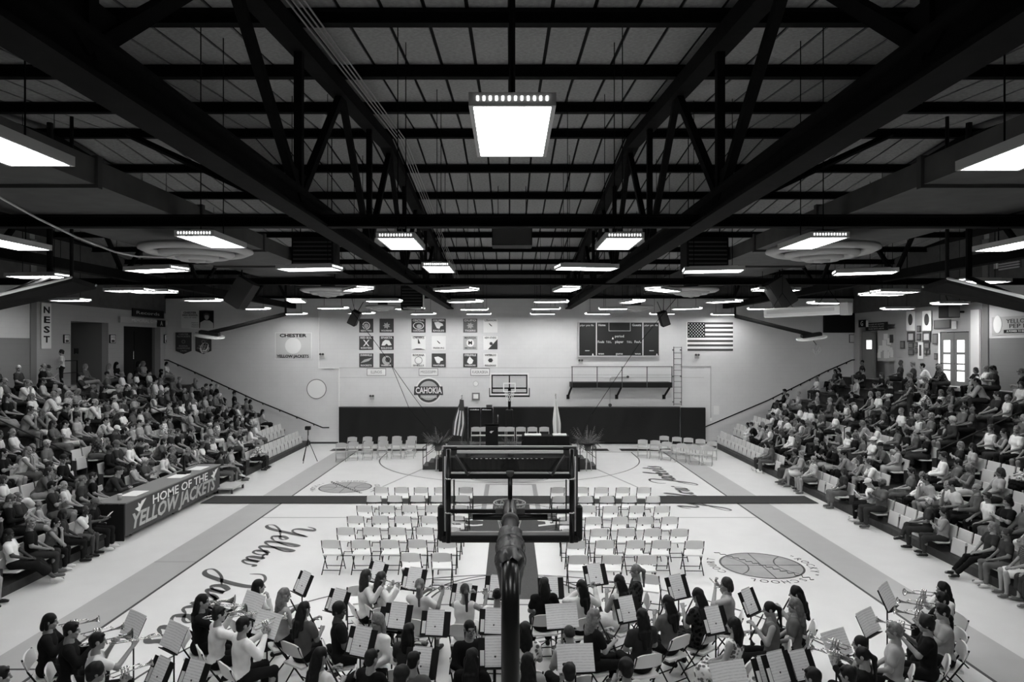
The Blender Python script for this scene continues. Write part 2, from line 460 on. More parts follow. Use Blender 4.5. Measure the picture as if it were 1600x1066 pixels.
# ball emblems with ring lettering
def ball_logo(cx, cy, rot):
    n = 40
    flat('ball_emblem', [(cx + 0.95 * math.cos(2 * math.pi * i / n), cy + 0.95 * math.sin(2 * math.pi * i / n)) for i in range(n)], M['ball'], 0.0035)
    arc_band('ball_seam', cx, cy, 0.95, 0.05, 0, 2 * math.pi, M['line'], 40, 0.005)
    for off in (-1.15, 1.15):
        a = math.pi * (0 if off < 0 else 1)
        arc_band('ball_seam', cx + off * math.cos(rot), cy + off * math.sin(rot), 0.8, 0.03, a + rot - 0.9, a + rot + 0.9, M['line'], 20, 0.0052)
    for an in (0, math.pi / 2):
        d = Vector((math.cos(rot + an), math.sin(rot + an))) * 0.94; n_ = Vector((-d.y, d.x)).normalized() * 0.012
        c = Vector((cx, cy)); flat('ball_seam', [tuple(c - d - n_), tuple(c + d - n_), tuple(c + d + n_), tuple(c - d + n_)], M['line'], 0.0052)
    for word, mid in (('"ROCKY"', rot + math.pi), ('COURT', rot), ('SCHOOL', rot + math.pi / 2)):
        for i, ch in enumerate(word):
            a = mid - (i - (len(word) - 1) / 2) * 0.2
            text(ch, 0.27, floor, (cx + 1.16 * math.cos(a), cy + 1.16 * math.sin(a), 0.005), (0, 0, a - math.pi / 2), M['script'], ext=0.0005, name='ring_letter')
    # signature stroke across the ball
    pts = [Vector((math.cos(t) * 0.0 + (t - 0.5) * 2.6, 0.06 * math.sin(t * 90) * (1 - t * 0.4))) for t in [i / 220 for i in range(221)]]
    mb = MB(); rm = Matrix.Rotation(rot - 0.9, 2)
    mb.tube([(cx + (rm @ p).x, cy + (rm @ p).y, 0.006) for p in pts], 0.009, 4)
    mb.build('signature', M['script'], floor)
ball_logo(6.05, 16.4, math.pi); ball_logo(-6.1, 25.4, 0.0)

# runner and mat lying on the court
o = MB().cbox(-0.54, 0.66, 14.2, 22.6, 0.0055, 0.014, 0.003).build('carpet_runner', M['carpet'])
tag(o, 'dark carpet runner along the centre aisle between the chair blocks', 'carpet')
o = MB().cbox(-10.3, 10.3, 22.75, 23.85, 0.0145, 0.030, 0.004).build('floor_mat', M['mat_strip'])
tag(o, 'long dark mat laid across the whole court', 'mat')

# ---------------------------------------------------------------- walls
wb = struct('wall_back', 'pale painted block wall behind the stage')
MB().box(-SX - 0.2, SX + 0.2, WD, WD + 0.3, 0, 7.85).build('block_face', M['wall'], wb)
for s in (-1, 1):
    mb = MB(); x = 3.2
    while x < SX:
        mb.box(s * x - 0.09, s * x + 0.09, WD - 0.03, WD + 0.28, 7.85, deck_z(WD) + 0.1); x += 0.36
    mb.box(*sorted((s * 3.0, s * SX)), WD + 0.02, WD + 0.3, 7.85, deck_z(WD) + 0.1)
    mb.build('corrugated_siding', M['darkmetal_and_shade'], wb)
MB().box(-3.0, 3.0, WD + 0.01, WD + 0.3, 7.85, deck_z(WD) + 0.1).build('upper_face_shade', M['banner'], wb)  # darker tone puts the unlit zone above the lamps into the colour
MB().box(-SX, SX, WD - 0.12, WD, 7.80, 7.92).build('ledge_beam', M['steel'], wb)
for y in (575, 590): MB().box(WX(530), WX(1100), WD - 0.006, WD, WZ(y) - 0.012, WZ(y) + 0.012).build('panel_joint', M['light'], wb)
wn = struct('wall_front'); MB().box(-SX - 0.2, SX + 0.2, Y0 - 0.3, Y0, 0, 9.2).build('block_face', M['wall2'], wn)
CON = 3.60                      # concourse level behind the top row
def side_wall(s, name, holes):
    w = struct(name)
    lo, hi = (-SX - 0.3, -SX) if s < 0 else (SX, SX + 0.3)
    y = Y0
    for (a, b, top) in sorted(holes):
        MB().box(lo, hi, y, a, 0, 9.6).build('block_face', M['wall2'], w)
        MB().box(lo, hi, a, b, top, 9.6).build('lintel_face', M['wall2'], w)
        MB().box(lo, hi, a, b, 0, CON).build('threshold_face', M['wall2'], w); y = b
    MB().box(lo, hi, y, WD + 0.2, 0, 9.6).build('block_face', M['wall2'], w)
    fx = -SX + 0.004 if s < 0 else SX - 0.004
    a, b = sorted((fx, fx + 0.02 * (1 if s < 0 else -1)))
    MB().box(a, b, 26.62, WD, 7.0, 9.6).build('dark_siding_and_shade', M['darkmetal_and_shade'], w)  # added dark sheet stands in for wall left unlit above the lamps
    MB().box(a, b, Y0, 26.3, 7.6, 9.6).build('dark_siding_and_shade', M['darkmetal_and_shade'], w)  # same painted shade on the stretch nearer the camera
    MB().box(a, b, 10, 26.3, 5.56, 7.6).build('upper_paint', M['sidewall_hi'], w)
    MB().box(a, b, 10, 26.3, CON, 5.56).build('wainscot', M['wains'], w)
    a, b = sorted((fx, fx + 0.07 * (1 if s < 0 else -1)))
    MB().box(a, b, 26.3, 26.62, 0, 9.4).build('pilaster', M['mid'], w)
    return w
HL = [(28.8, 31.5, 6.32), (32.75, 36.2, 6.22)]
HR = [(27.5, 29.35, 5.85), (32.8, 36.1, 6.3)]
wl = side_wall(-1, 'wall_left', HL); wr = side_wall(1, 'wall_right', HR)
# recesses behind the openings
for s, hs, w in ((-1, HL, wl), (1, HR[1:], wr)):
    for (a, b, top) in hs:
        d0, d1 = s * (SX + 0.3), s * (SX + (2.0 if s < 0 else 0.6)); x0, x1 = sorted((d0, d1))
        mb = MB()
        mb.box(x0, x1, a - 0.1, a, CON - 0.1, top + 0.1); mb.box(x0, x1, b, b + 0.1, CON - 0.1, top + 0.1)
        mb.box(x0, x1, a - 0.1, b + 0.1, top, top + 0.1); mb.box(x0, x1, a - 0.1, b + 0.1, CON - 0.1, CON)
        e0, e1 = sorted((d1, d1 + s * 0.1)); mb.box(e0, e1, a - 0.1, b + 0.1, CON - 0.1, top + 0.1)
        mb.build('recess', M['mid'] if s < 0 else M['wall2'], w)
# concourse slabs behind the top rows
for s in (-1, 1):
    a, b = sorted((s * 17.99, s * SX)); MB().box(a, b, Y0, WD, CON - 0.15, CON).build('concourse_floor', M['light'], floor)

# ---------------------------------------------------------------- roof
ceil = struct('ceiling', 'grey fibre roof deck between black purlins')
PD = 2.55; PY = [9.85 + PD * k for k in range(-5, 11)]
for y in PY:
    z = deck_z(y)
    mb = MB(); mb.box(-SX, SX, y - 0.075, y + 0.075, z - 0.23, z - 0.20); mb.box(-SX, SX, y - 0.012, y + 0.012, z - 0.2, z - 0.03); mb.box(-SX, SX, y - 0.075, y + 0.075, z - 0.04, z - 0.015)
    mb.build('purlin', M['steel'], ceil)
SP = 0.613
pan = MB().box(-SP / 2 + 0.03, SP / 2 - 0.03, -PD / 2 + 0.01, PD / 2 - 0.01, 0.0, 0.06).mesh('deck_panel', M['deck'])
rest = MB(); bays = [(a + b) / 2 for a, b in zip(PY, PY[1:])]
cols = int(SX / SP)
for yb in bays:
    if yb < 5: continue
    ang = math.atan(SLOPE) * (1 if yb < RIDGE_Y else -1)
    for c in range(-cols, cols + 1):
        x = c * SP + 0.31
        if abs(x) > SX - 0.3: continue
        if abs(x) < 7.1 and yb < 36:
            obj('deck_panel', pan, ceil, (x, yb, deck_z(yb)), (ang, 0, 0))
        else:
            m4 = Matrix.Translation((x, yb, deck_z(yb))) @ Matrix.Rotation(ang, 4, 'X')
            rest.box(-SP / 2 + 0.03, SP / 2 - 0.03, -PD / 2 + 0.01, PD / 2 - 0.01, 0.0, 0.06, m4)
tag(rest.build('deck_panel_field', M['deck'], ceil), kind='stuff')
for (a, b) in ((Y0 - 0.3, RIDGE_Y), (RIDGE_Y, WD + 0.4)):     # dark tees and roofing above the panels
    MB().add([(-SX - .2, a, deck_z(a) + 0.03), (SX + .2, a, deck_z(a) + 0.03), (SX + .2, b, deck_z(b) + 0.03), (-SX - .2, b, deck_z(b) + 0.03),
              (-SX - .2, a, deck_z(a) + 0.2), (SX + .2, a, deck_z(a) + 0.2), (SX + .2, b, deck_z(b) + 0.2), (-SX - .2, b, deck_z(b) + 0.2)],
             [(3, 2, 1, 0), (4, 5, 6, 7), (0, 1, 5, 4), (1, 2, 6, 5), (2, 3, 7, 6), (3, 0, 4, 7)]).build('roof_sheet', M['steel'], ceil)
# ---------------------------------------------------------------- longitudinal trusses
def beam_between(mb, a, b, w, h):
    a = Vector(a); b = Vector(b); d = b - a; L = d.length; z = d.normalized()
    x = Vector((1, 0, 0)); y = z.cross(x).normalized(); x = y.cross(z)
    m4 = Matrix((x, y, z)).transposed().to_4x4(); m4.translation = a
    mb.box(-w / 2, w / 2, -h / 2, h / 2, 0, L, m4)
BZ = CAM_H + 2.0
for s, side in ((-1, 'scorer table'), (1, 'projector screen')):
    t = struct('roof_truss', 'black steel roof truss on the ' + side + ' side'); x = s * 3.16
    mb = MB(); mb.box(x - 0.16, x + 0.16, Y0, WD, BZ - 0.05, BZ + 0.0); mb.box(x - 0.03, x + 0.03, Y0, WD, BZ, BZ + 0.26); mb.box(x - 0.16, x + 0.16, Y0, WD, BZ + 0.26, BZ + 0.3)
    mb.build('bottom_chord', M['steel'], t)
    mb = MB()
    for a, b in ((Y0, RIDGE_Y), (RIDGE_Y, WD)): beam_between(mb, (x, a, deck_z(a) - 0.36), (x, b, deck_z(b) - 0.36), 0.3, 0.26)
    mb.build('top_chord', M['steel'], t)
    nodes = [5.1 + 5.15 * k for k in range(-1, 7)]
    for n in nodes:
        if n > WD: continue
        mb = MB(); mb.box(x - 0.06, x + 0.06, n - 0.06, n + 0.06, BZ + 0.2, deck_z(n) - 0.4); mb.build('web_post', M['steel'], t)
        for d in (-2.575, 2.575):
            e = n + d
            if e > WD: continue
            mb = MB(); beam_between(mb, (x, n, BZ + 0.2), (x, e, deck_z(e) - 0.4), 0.12, 0.13); mb.build('web_diagonal', M['steel'], t)
        mb = MB(); mb.box(x - 0.02, x + 0.02, n - 0.35, n + 0.35, BZ + 0.1, BZ + 0.62); mb.build('gusset', M['steel'], t)
# outer trusses, seen end on above the bleachers
for s in (-1, 1):
    t = struct('roof_truss', 'black outer roof truss above the ' + ('scorer table' if s < 0 else 'right') + ' bleachers'); x = s * 11.6
    mb = MB(); mb.box(x - 0.14, x + 0.14, Y0, WD, BZ - 0.02, BZ + 0.24); mb.build('bottom_chord', M['steel'], t)
    mb = MB()
    for a, b in ((Y0, RIDGE_Y), (RIDGE_Y, WD)): beam_between(mb, (x, a, deck_z(a) - 0.36), (x, b, deck_z(b) - 0.36), 0.3, 0.26)
    mb.build('top_chord', M['steel'], t)
    for k in range(0, 7):
        n = 5.1 + 5.15 * k
        for d in (-2.575, 2.575):
            if n + d < WD:
                mb = MB(); beam_between(mb, (x, n, BZ + 0.1), (x, n + d, deck_z(n + d) - 0.4), 0.1, 0.1); mb.build('web_diagonal', M['steel'], t)
# transverse tie beams
for i, (y, z0, z1) in enumerate(((11.35, CAM_H + 1.96, CAM_H + 2.16), (21.4, CAM_H + 1.9, CAM_H + 2.1))):
    b = struct('tie_beam', 'black tie beam crossing the hall, %s from the camera' % nth(i + 1))
    mb = MB(); mb.box(-SX, SX, y - 0.1, y + 0.1, z0, z0 + 0.03); mb.box(-SX, SX, y - 0.02, y + 0.02, z0 + 0.03, z1 - 0.03); mb.box(-SX, SX, y - 0.1, y + 0.1, z1 - 0.03, z1)
    mb.build('beam_flange', M['steel'], b)
# cross braces seen at upper left and upper right
for s in (-1, 1):
    b = struct('sway_brace', 'black diagonal sway brace beside the %s truss' % ('left' if s < 0 else 'right'))
    mb = MB(); beam_between(mb, (s * 3.2, 5.1, BZ + 0.25), (s * 8.0, 6.5, deck_z(6.5) - 0.25), 0.14, 0.16); mb.build('brace_bar', M['steel'], b)
    mb = MB(); beam_between(mb, (s * 3.2, 15.4, BZ + 0.25), (s * 9.5, 17.0, deck_z(17) - 0.25), 0.12, 0.12); mb.build('brace_bar', M['steel'], b)
# conduits following the deck
cd = thing('conduit_run', 'bundle of four thin pale conduits running along the roof', 'conduit')
for k in range(4):
    x = -2.86 + 0.075 * k
    MB().tube([(x, 4.0, deck_z(4.0) - 0.32), (x, RIDGE_Y, deck_z(RIDGE_Y) - 0.32), (x, 36.2, deck_z(36.2) - 0.32)], 0.013, 6).build('conduit_pipe', M['conduit'], cd, True)
# ---------------------------------------------------------------- ducts with round diffusers
for s, side in ((-1, 'left'), (1, 'right')):
    d = thing('air_duct', 'big rectangular grey air duct hung along the %s side' % side, 'air duct')
    hb = CAM_H + 2.16; y = 3.0; k = 0
    while y < 26:
        w = 2.9 - 0.12 * k; h = 0.36 - 0.012 * k
        x0, x1 = sorted((s * 5.55, s * (5.55 + w)))
        MB().box(x0, x1, y, y + 3.02, hb, hb + h).build('duct_section', M['duct'], d)
        MB().box(x0 - 0.04, x1 + 0.04, y + 3.02, y + 3.12, hb - 0.05, hb + h + 0.04).build('duct_flange', M['dark'], d)
        y += 3.12; k += 1
def diffuser(x, y, z, r, label):
    t = thing('round_diffuser', label, 'air vent', (x, y, z), group='round ceiling diffusers')
    for i, (ra, rb, dz) in enumerate(((1.0, 0.74, 0.0), (0.66, 0.46, -0.07), (0.38, 0.2, -0.13))):
        MB().lathe([(r * ra, 0.06 + dz), (r * ra, 0.03 + dz), (r * (ra + rb) / 2, -0.03 + dz), (r * rb, 0.02 + dz), (r * rb * 0.98, 0.1 + dz), (r * ra * 0.98, 0.1 + dz), (r * ra, 0.06 + dz)], 36).build('cone_ring', M['light'], t, True)
    MB().lathe([(0.0, -0.2), (r * 0.14, -0.17), (r * 0.16, -0.1), (0.0, -0.1)], 20).build('centre_cap', M['light'], t, True)
    MB().lathe([(0.22, 0.0), (0.24, 0.39), (0.0, 0.39)], 16).build('neck', M['dark'], t, True)
for s, side in ((-1, 'left'), (1, 'right')):
    for d_, n_, r in ((12.9, 'largest', 1.0), (22.2, 'middle', 0.88), (31.8, 'smallest', 0.8)):
        diffuser(s * 5.9, d_, CAM_H + 1.75, r, '%s round ceiling diffuser below the %s duct' % (n_, side))
# hanging rods of the diffusers' duct are hidden; dark unit heaters
def dark_box(name, label, cat, c, w, dp, h, m=M['black'], extra=None, rot=(0, 0, 0)):
    t = thing(name, label, cat, c); t.rotation_euler = rot
    MB().cbox(-w / 2, w / 2, -dp / 2, dp / 2, -h / 2, h / 2, 0.02).build('casing', m, t)
    if extra == 'louver':
        for i in range(7):
            z = -h / 2 + h * (i + 0.7) / 8
            MB().box(-w / 2 + 0.05, w / 2 - 0.05, -dp / 2 - 0.03, -dp / 2 + 0.005, z, z + 0.03, ).build('louver', M['dark'], t)
    if extra == 'grille':
        MB().box(-w / 2 + 0.03, w / 2 - 0.03, -dp / 2 - 0.012, -dp / 2 + 0.002, -h / 2 + 0.03, h / 2 - 0.03).build('grille', M['dark'], t)
        MB().tube([(0, 0, h / 2), (0, 0.25, h / 2 + 0.5)], 0.015, 6).build('bracket', M['steel'], t)
    return t
for s, side in ((-1, 'left'), (1, 'right')):
    c = P(494 if s < 0 else 1100, 400, 17.5)
    t = dark_box('unit_heater', 'square black unit heater hanging on the %s beyond the tie beam' % side, 'heater', c, 1.05, 0.7, 0.85, extra='louver')
    for dx in (-0.4, 0.4): MB().tube([(dx, 0, 0.4), (dx, 0, deck_z(17.5) - c.z + 0.02)], 0.012, 6).build('hanger_rod', M['steel'], t)
c = P(645, 466, 30); t = dark_box('unit_heater', 'black louvered heater box with white edge above the wall banners', 'heater', c, 0.95, 0.6, 1.05, extra='louver')
MB().box(0.48, 0.53, -0.31, -0.1, -0.5, 0.35).build('edge_strip', M['white'], t)
for dx in (-0.35, 0.35): MB().tube([(dx, 0, 0.5), (dx, 0, deck_z(30) - c.z + 0.02)], 0.012, 6).build('hanger_rod', M['steel'], t)
c = P(800, 371, 22.0); t = dark_box('hanging_speaker', 'black speaker box hanging over the centre of the hall', 'speaker', c, 1.28, 0.8, 0.62, extra='grille')
for dx in (-0.45, 0.45): MB().tube([(dx, 0, 0.3), (dx, 0, deck_z(22) - c.z + 0.02)], 0.012, 6).build('hanger_rod', M['steel'], t)
for (x, y, tilt, lab) in ((554, 497, -28, 'black tilted loudspeaker left of the team banners'), (1037, 498, 20, 'black tilted loudspeaker above the scoreboard corner')):
    c = P(x, y, 33.5); t = dark_box('wall_speaker', lab, 'speaker', c, 0.42, 0.4, 0.72, extra='grille', rot=(R(12), R(-tilt), 0))
    b_ = MB().tube([c + Vector((0, 0.1, 0.3)), (c.x - 0.5 if tilt < 0 else c.x + 0.1, 33.6, deck_z(33.6) - 0.2)], 0.014, 6).build('speaker_cable', M['steel'])
    tag(b_, 'thin cable rising from the loudspeaker ' + ('left of the banners' if tilt < 0 else 'above the scoreboard'), 'cable')
# guy wires of the speakers running down in front of the wall
for pts, lab in (([P(545, 480, 33), P(590, 540, 33.5), P(645, 618, 34.5), P(690, 678, 32.5)], 'slanting black wire crossing the left banners'),
                 ([P(1110, 400, 30), P(1000, 535, 33.5), P(925, 647, 34.5), P(905, 690, 32.5)], 'slanting black wire crossing the catwalk'),
                 ([P(612, 572, 34.5), P(640, 640, 34), P(665, 668, 33), P(694, 685, 31)], 'thin wire sagging towards the fern')):
    tag(MB().tube(pts, 0.014, 5).build('wire', M['steel']), lab, 'wire')
pts = [P(-30, 292, 9.0), P(60, 342, 10.2), P(120, 371, 11), P(180, 394, 11.8), P(215, 401, 12.2), P(260, 402, 12.5), P(330, 388, 12.7)]
pp = []
for i in range(len(pts) - 1):
    for k in range(4): pp.append(pts[i].lerp(pts[i + 1], k / 4))
tag(MB().tube(pp + [pts[-1]], 0.016, 6).build('cable', M['offwhite'], None, True), 'white cable drooping from upper left to the round diffuser', 'cable')
# vertical drop pipe above the near lamp
tag(MB().tube([(0.03, 7.4, deck_z(7.4) - 0.02), (0.03, 7.4, CAM_H + 2.75)], 0.035, 10).build('drop_pipe', M['steel'], None, True), 'black vertical drop pipe above the near lamp', 'pipe')

# ---------------------------------------------------------------- panel lights
LH = 1.6
LW, LL = 0.58, 1.24
def lamp_meshes():
    h = MB()
    t = 0.03; z1 = 0.2
    hz_ = 0.075; h.box(-LW / 2, LW / 2, -LL / 2, -LL / 2 + t, 0, hz_); h.box(-LW / 2, LW / 2, LL / 2 - t, LL / 2, 0, hz_)
    h.box(-LW / 2, -LW / 2 + t, -LL / 2 + t, LL / 2 - t, 0, hz_); h.box(LW / 2 - t, LW / 2, -LL / 2 + t, LL / 2 - t, 0, hz_)
    h.box(-LW / 2, LW / 2, -LL / 2, LL / 2, hz_, hz_ + 0.012); h.box(-0.1, 0.1, -0.5, 0.5, hz_ + 0.012, 0.12)
    d = MB().box(-LW / 2 + t, LW / 2 - t, -LL / 2 + t, LL / 2 - t, 0.012, 0.03)
    s = MB()
    for e in (-1, 1):
        for i in range(12):
            x = -LW / 2 + 0.06 + i * (LW - 0.12) / 11
            a, b = sorted((e * (LL / 2 + 0.0005), e * (LL / 2 + 0.003))); s.box(x - 0.006, x + 0.006, a, b, 0.034, 0.062)
    return h.mesh('housing', M['housing']), d.mesh('diffuser', M['lamp']), s.mesh('vent_slots', M['slot'])
LMH, LMD, LMS = lamp_meshes()
lamps = [[(800, 208, 0), ('w', -4.15, 5.45, 0), ('w', 4.35, 5.6, 0)],
 [(12, 382, 0), (332, 378, 0), (628, 381, 0), (966, 381, 0), (1268, 380, 0), (1588, 384, 0)],
 [(60, 433, 84), (245, 423, 72), (484, 421, 80), (686, 421, 0), (916, 420, 100), (1114, 424, 80), (1351, 427, 72), (1532, 441, 96)],
 [(110, 470, 80), (202, 455, 85), (560, 453, 30), (713, 454, 60), (885, 453, 8), (1036, 454, 140), (1212, 454, 95), (1377, 461, 100), (1484, 475, 95)],
 [(240, 457, 85), (318, 470, 80), (463, 471, 10), (600, 471, 85), (727, 472, 60), (861, 472, 75), (988, 472, 12), (1131, 472, 40), (1290, 474, 100), (1398, 457, 95)],
 [(398, 483, 80), (520, 482, 80), (640, 483, 80), (741, 484, 90), (853, 483, 80), (958, 483, 85), (1073, 483, 60), (1192, 483, 80), (1402, 483, 85)],
 [(459, 491, 80), (565, 490, 80), (661, 491, 80), (748, 491, 90), (848, 491, 90), (934, 491, 95), (1035, 491, 85), (1131, 492, 85)]]
for ri, row in enumerate(lamps):
    for ci, e in enumerate(row):
        if e[0] == 'w': x, d, yaw = e[1:]
        else:
            d = LH * FPX / (540 - e[1]); x = (e[0] - 796) / FPX * d; yaw = e[2]
        t = thing('panel_light', 'lit white panel light, %s row from the camera, %s from left' % (nth(ri + 1), nth(ci + 1)), 'light', (x, d, CAM_H + LH - 0.01), R(yaw), 'hanging panel lights')
        tag(obj('vent_slots', LMS, obj('housing', LMH, t)), kind='stuff'); obj('diffuser', LMD, t)
        hz = deck_z(d) + 0.02 - (CAM_H + LH)
        if 5.3 < abs(x) < 8.6 and d < 26: hz = 2.16 - LH
        if True:
            for sy in (-0.4, 0.4):
                MB().tube([(0, sy, 0.1), (0, sy, hz)], 0.008, 5).build('hanger_rod', M['steel'], t)
# ================================================================== FAR WALL FITTINGS
FW = WD - 0.002
RW = (R(90), 0, 0)             # lettering that faces the camera
def wall_box(name, x0, x1, y0, y1, m, label=None, cat=None, parent=None, t=0.03, front=0.0, group=None):
    """flat thing on the far wall given by its photo rectangle"""
    o = MB().box(WX(x0), WX(x1), FW - front - t, FW - front, WZ(y1), WZ(y0)).build(name, m, parent)
    if label: tag(o, label, cat, group)
    return o
def wtext(s, px, py, hpx, parent, m, wpx=None, front=0.035, bold=0.0):
    return text(s, hpx * WD / FPX * 1.35, parent, (WX(px), FW - front, WZ(py)), RW, m, wpx * WD / FPX if wpx else None, bold=bold, ext=0.002)
def disc(name, px, py, rpx, m, parent, front, t=0.01, n=28, r_in=None, sx=1.0, sy=1.0):
    r = rpx * WD / FPX
    mb = MB(); m4 = Matrix.Translation((WX(px), FW - front, WZ(py))) @ Matrix.Rotation(R(90), 4, 'X') @ Matrix.Diagonal((sx, sy, 1, 1))
    if r_in: mb.lathe([(r_in * WD / FPX, 0), (r, 0), (r, t), (r_in * WD / FPX, t), (r_in * WD / FPX, 0)], n, m4)
    else: mb.prism([(r * math.cos(2 * math.pi * i / n), r * math.sin(2 * math.pi * i / n)) for i in range(n)], 0, t, m4)
    return mb.build(name, m, parent)
def wpoly(name, pts, m, parent, front, t=0.006):
    m4 = Matrix.Translation((0, FW - front, 0)) @ Matrix.Rotation(R(90), 4, 'X')
    poly = [(WX(x), WZ(y)) for x, y in pts]
    ar = sum(poly[i][0] * poly[(i + 1) % len(poly)][1] - poly[(i + 1) % len(poly)][0] * poly[i][1] for i in range(len(poly)))
    if ar < 0: poly = poly[::-1]
    return MB().prism(poly, 0, t, m4).build(name, m, parent)
cx_ = [572.4, 604.2, 654, 685.6, 734.8, 766.4]; cy_ = [509, 536.1, 563.2]
BAN = [[(0, '', 'REDHAWKS', 'ring'), (0, '', 'WOLVERINES', 'burst'), (0, 'CENTRAL', 'COUGARS', 'oval'), (0, 'COLUMBIA', 'EAGLES', 'head'), (2, 'DUPO', 'TIGERS', 'burst'), (1, 'LEBANON', '', 'mark')],
       [(0, 'RED BUD', 'MUSKETEERS', 'cross'), (0, 'SPARTA', 'BULLDOGS', 'dome'), (3, 'OILERS', '', 'derrick'), (1, '', 'FREEBURG', 'mark'), (4, 'MARISSA', 'METEORS', 'm'), (5, 'NEW ATHENS', '', 'half')],
       [(0, 'DUNNVILLE', 'ROCKETS', 'rocket'), (0, '', 'WARRIORS', 'moon'), (1, 'ROXANA', 'SHELLS', 'shell'), (0, '', 'PANTHERS', 'head'), (0, 'STEELEVILLE', 'WARRIORS', 'flame'), (5, 'WATERLOO', 'BULLDOGS', 'crest')]]
RN = ('top', 'middle', 'bottom')
for r_ in range(3):
    for c_ in range(6):
        st, top, bot, em = BAN[r_][c_]; px, py = cx_[c_], cy_[r_]
        bgm = {0: M['dark'], 1: M['white'], 2: M['banner'], 3: M['white'], 4: M['light'], 5: M['white']}[st]
        fg = M['white'] if st in (0, 2) else M['dark']
        t = thing('team_banner', '%s square team banner, %s row, %s from left%s' % ({0: 'dark', 1: 'white', 2: 'grey', 3: 'white', 4: 'pale grey', 5: 'white'}[st], RN[r_], nth(c_ + 1), (' reading ' + (top or bot)) if (top or bot) else ''), 'banner', (0, 0, 0), group='team banners on the far wall')
        wall_box('cloth', px - 11, px + 11, py - 10.8, py + 10.8, bgm, parent=t, t=0.02)
        if top: wtext(top, px, py - 8, 3.2, t, fg, 18, bold=0.02)
        if bot: wtext(bot, px, py + 8, 2.6, t, fg, 17, bold=0.02)
        F = 0.024
        if em == 'ring': disc('emblem', px, py, 6, fg, t, F, r_in=4.8); disc('emblem_core', px, py + .5, 3.6, M['light'], t, F)
        elif em == 'burst':
            wpoly('emblem', [(px + (6 if i % 2 else 3.4) * math.cos(i * math.pi / 7), py + (5.5 if i % 2 else 3) * math.sin(i * math.pi / 7)) for i in range(14)], M['light'], t, F)
        elif em == 'oval': disc('emblem', px, py, 6.5, fg, t, F, r_in=5.6, sx=1.3, sy=0.9); disc('emblem_core', px + 1, py + 1, 3.2, M['light'], t, F, sx=1.3)
        elif em == 'head': wpoly('emblem', [(px - 7, py - 5), (px - 1, py - 6), (px + 6, py - 3), (px + 7, py), (px + 3, py + 1), (px + 1, py + 5), (px - 3, py + 4), (px - 5, py)], fg, t, F)
        elif em == 'mark': wpoly('emblem', [(px - 3, py - 4), (px - 1, py - 3), (px + 3, py + 1), (px + 1, py + 1), (px - 2, py - 2)], fg, t, F)
        elif em == 'cross':
            for a_ in (1, -1): wpoly('emblem', [(px - 5, py - 5 * a_), (px - 3, py - 5 * a_), (px + 5, py + 5 * a_), (px + 3, py + 5 * a_)], fg, t, F)
        elif em == 'dome': wpoly('emblem', [(px - 8, py + 4), (px - 6, py - 2), (px - 2, py - 5), (px + 4, py - 4), (px + 8, py + 3), (px + 3, py + 4), (px, py + 1), (px - 3, py + 4)], fg, t, F)
        elif em == 'derrick':
            wpoly('emblem', [(px - 1, py - 6), (px, py - 6), (px + 3, py + 1), (px - 1, py + 1)], fg, t, F)
            for a_ in (-1, 1): wpoly('emblem_band', [(px - 11, py + a_ * 10.5), (px + 11, py + a_ * 10.5), (px + 3, py + a_ * 8.7), (px - 3, py + a_ * 8.7)], fg, t, F)
        elif em == 'm': disc('emblem', px, py, 6, M['white'], t, F); wtext('M', px, py, 6, t, M['black'], bold=0.03)
        elif em == 'half': wpoly('emblem', [(px - 4, py + 10), (px + 11, py - 6), (px + 11, py + 10)], M['dark'], t, F); disc('emblem_core', px + 1, py + 1, 2.5, M['dark'], t, F)
        elif em == 'rocket': wpoly('emblem', [(px - 9, py + 4), (px - 3, py - 1), (px + 9, py - 4), (px + 4, py + 1), (px - 3, py + 3)], M['light'], t, F)
        elif em == 'moon': disc('emblem', px, py, 7, M['light'], t, F); disc('emblem_core', px + 2, py - 1, 4, M['dark'], t, F + .007)
        elif em == 'shell': disc('emblem', px, py, 6, M['mid'], t, F, r_in=5.2)
        elif em == 'flame': wpoly('emblem', [(px - 1, py - 6), (px + 2, py - 3), (px + 5, py), (px + 3, py + 5), (px - 1, py + 6), (px - 5, py + 3), (px - 4, py - 1)], fg, t, F)
        elif em == 'crest': wpoly('emblem', [(px - 4, py), (px - 2, py - 3), (px + 2, py - 3), (px + 4, py), (px + 2, py + 3), (px - 2, py + 3)], fg, t, F)
for px, s_ in ((588.2, 'ILLINOIS'), (669.5, 'MISSISSIPPI'), (750.2, 'KASKASKIA')):
    t = thing('division_sign', 'small white sign reading %s under the banners' % s_, 'sign')
    wall_box('border', px - 15, px + 15, 575.8, 587.2, M['mid'], parent=t, t=0.015); wall_box('face', px - 14.2, px + 14.2, 576.6, 586.4, M['white'], parent=t, t=0.02)
    wtext(s_, px, 581.6, 5, t, M['mid'], 24 if len(s_) > 8 else 17, bold=0.0)
t = thing('conference_logo', 'round CAHOKIA conference logo on the far wall', 'sign')
disc('halo', 669.8, 610.5, 21, M['white'], t, 0.0, 0.01); disc('ring', 669.8, 610.5, 18.5, M['dark'], t, 0.01, 0.008); disc('ring_inner', 669.8, 610.5, 15, M['light'], t, 0.018, 0.006)
wpoly('name_plate', [(647.5, 604), (691.5, 604), (692.5, 617.5), (646.8, 617.5)], M['dark'], t, 0.024, 0.012)
wtext('CAHOKIA', 669.8, 610.6, 9.5, t, M['white'], 41, front=0.038, bold=0.025); wtext('CONFERENCE', 669.8, 620.5, 3, t, M['white'], 26, front=0.03)
t = thing('school_sign', 'pale sign reading CHESTER YELLOW JACKETS around a white disc', 'sign')
wall_box('panel', 430.5, 486.5, 520, 561, M['offwhite'], parent=t, t=0.012)
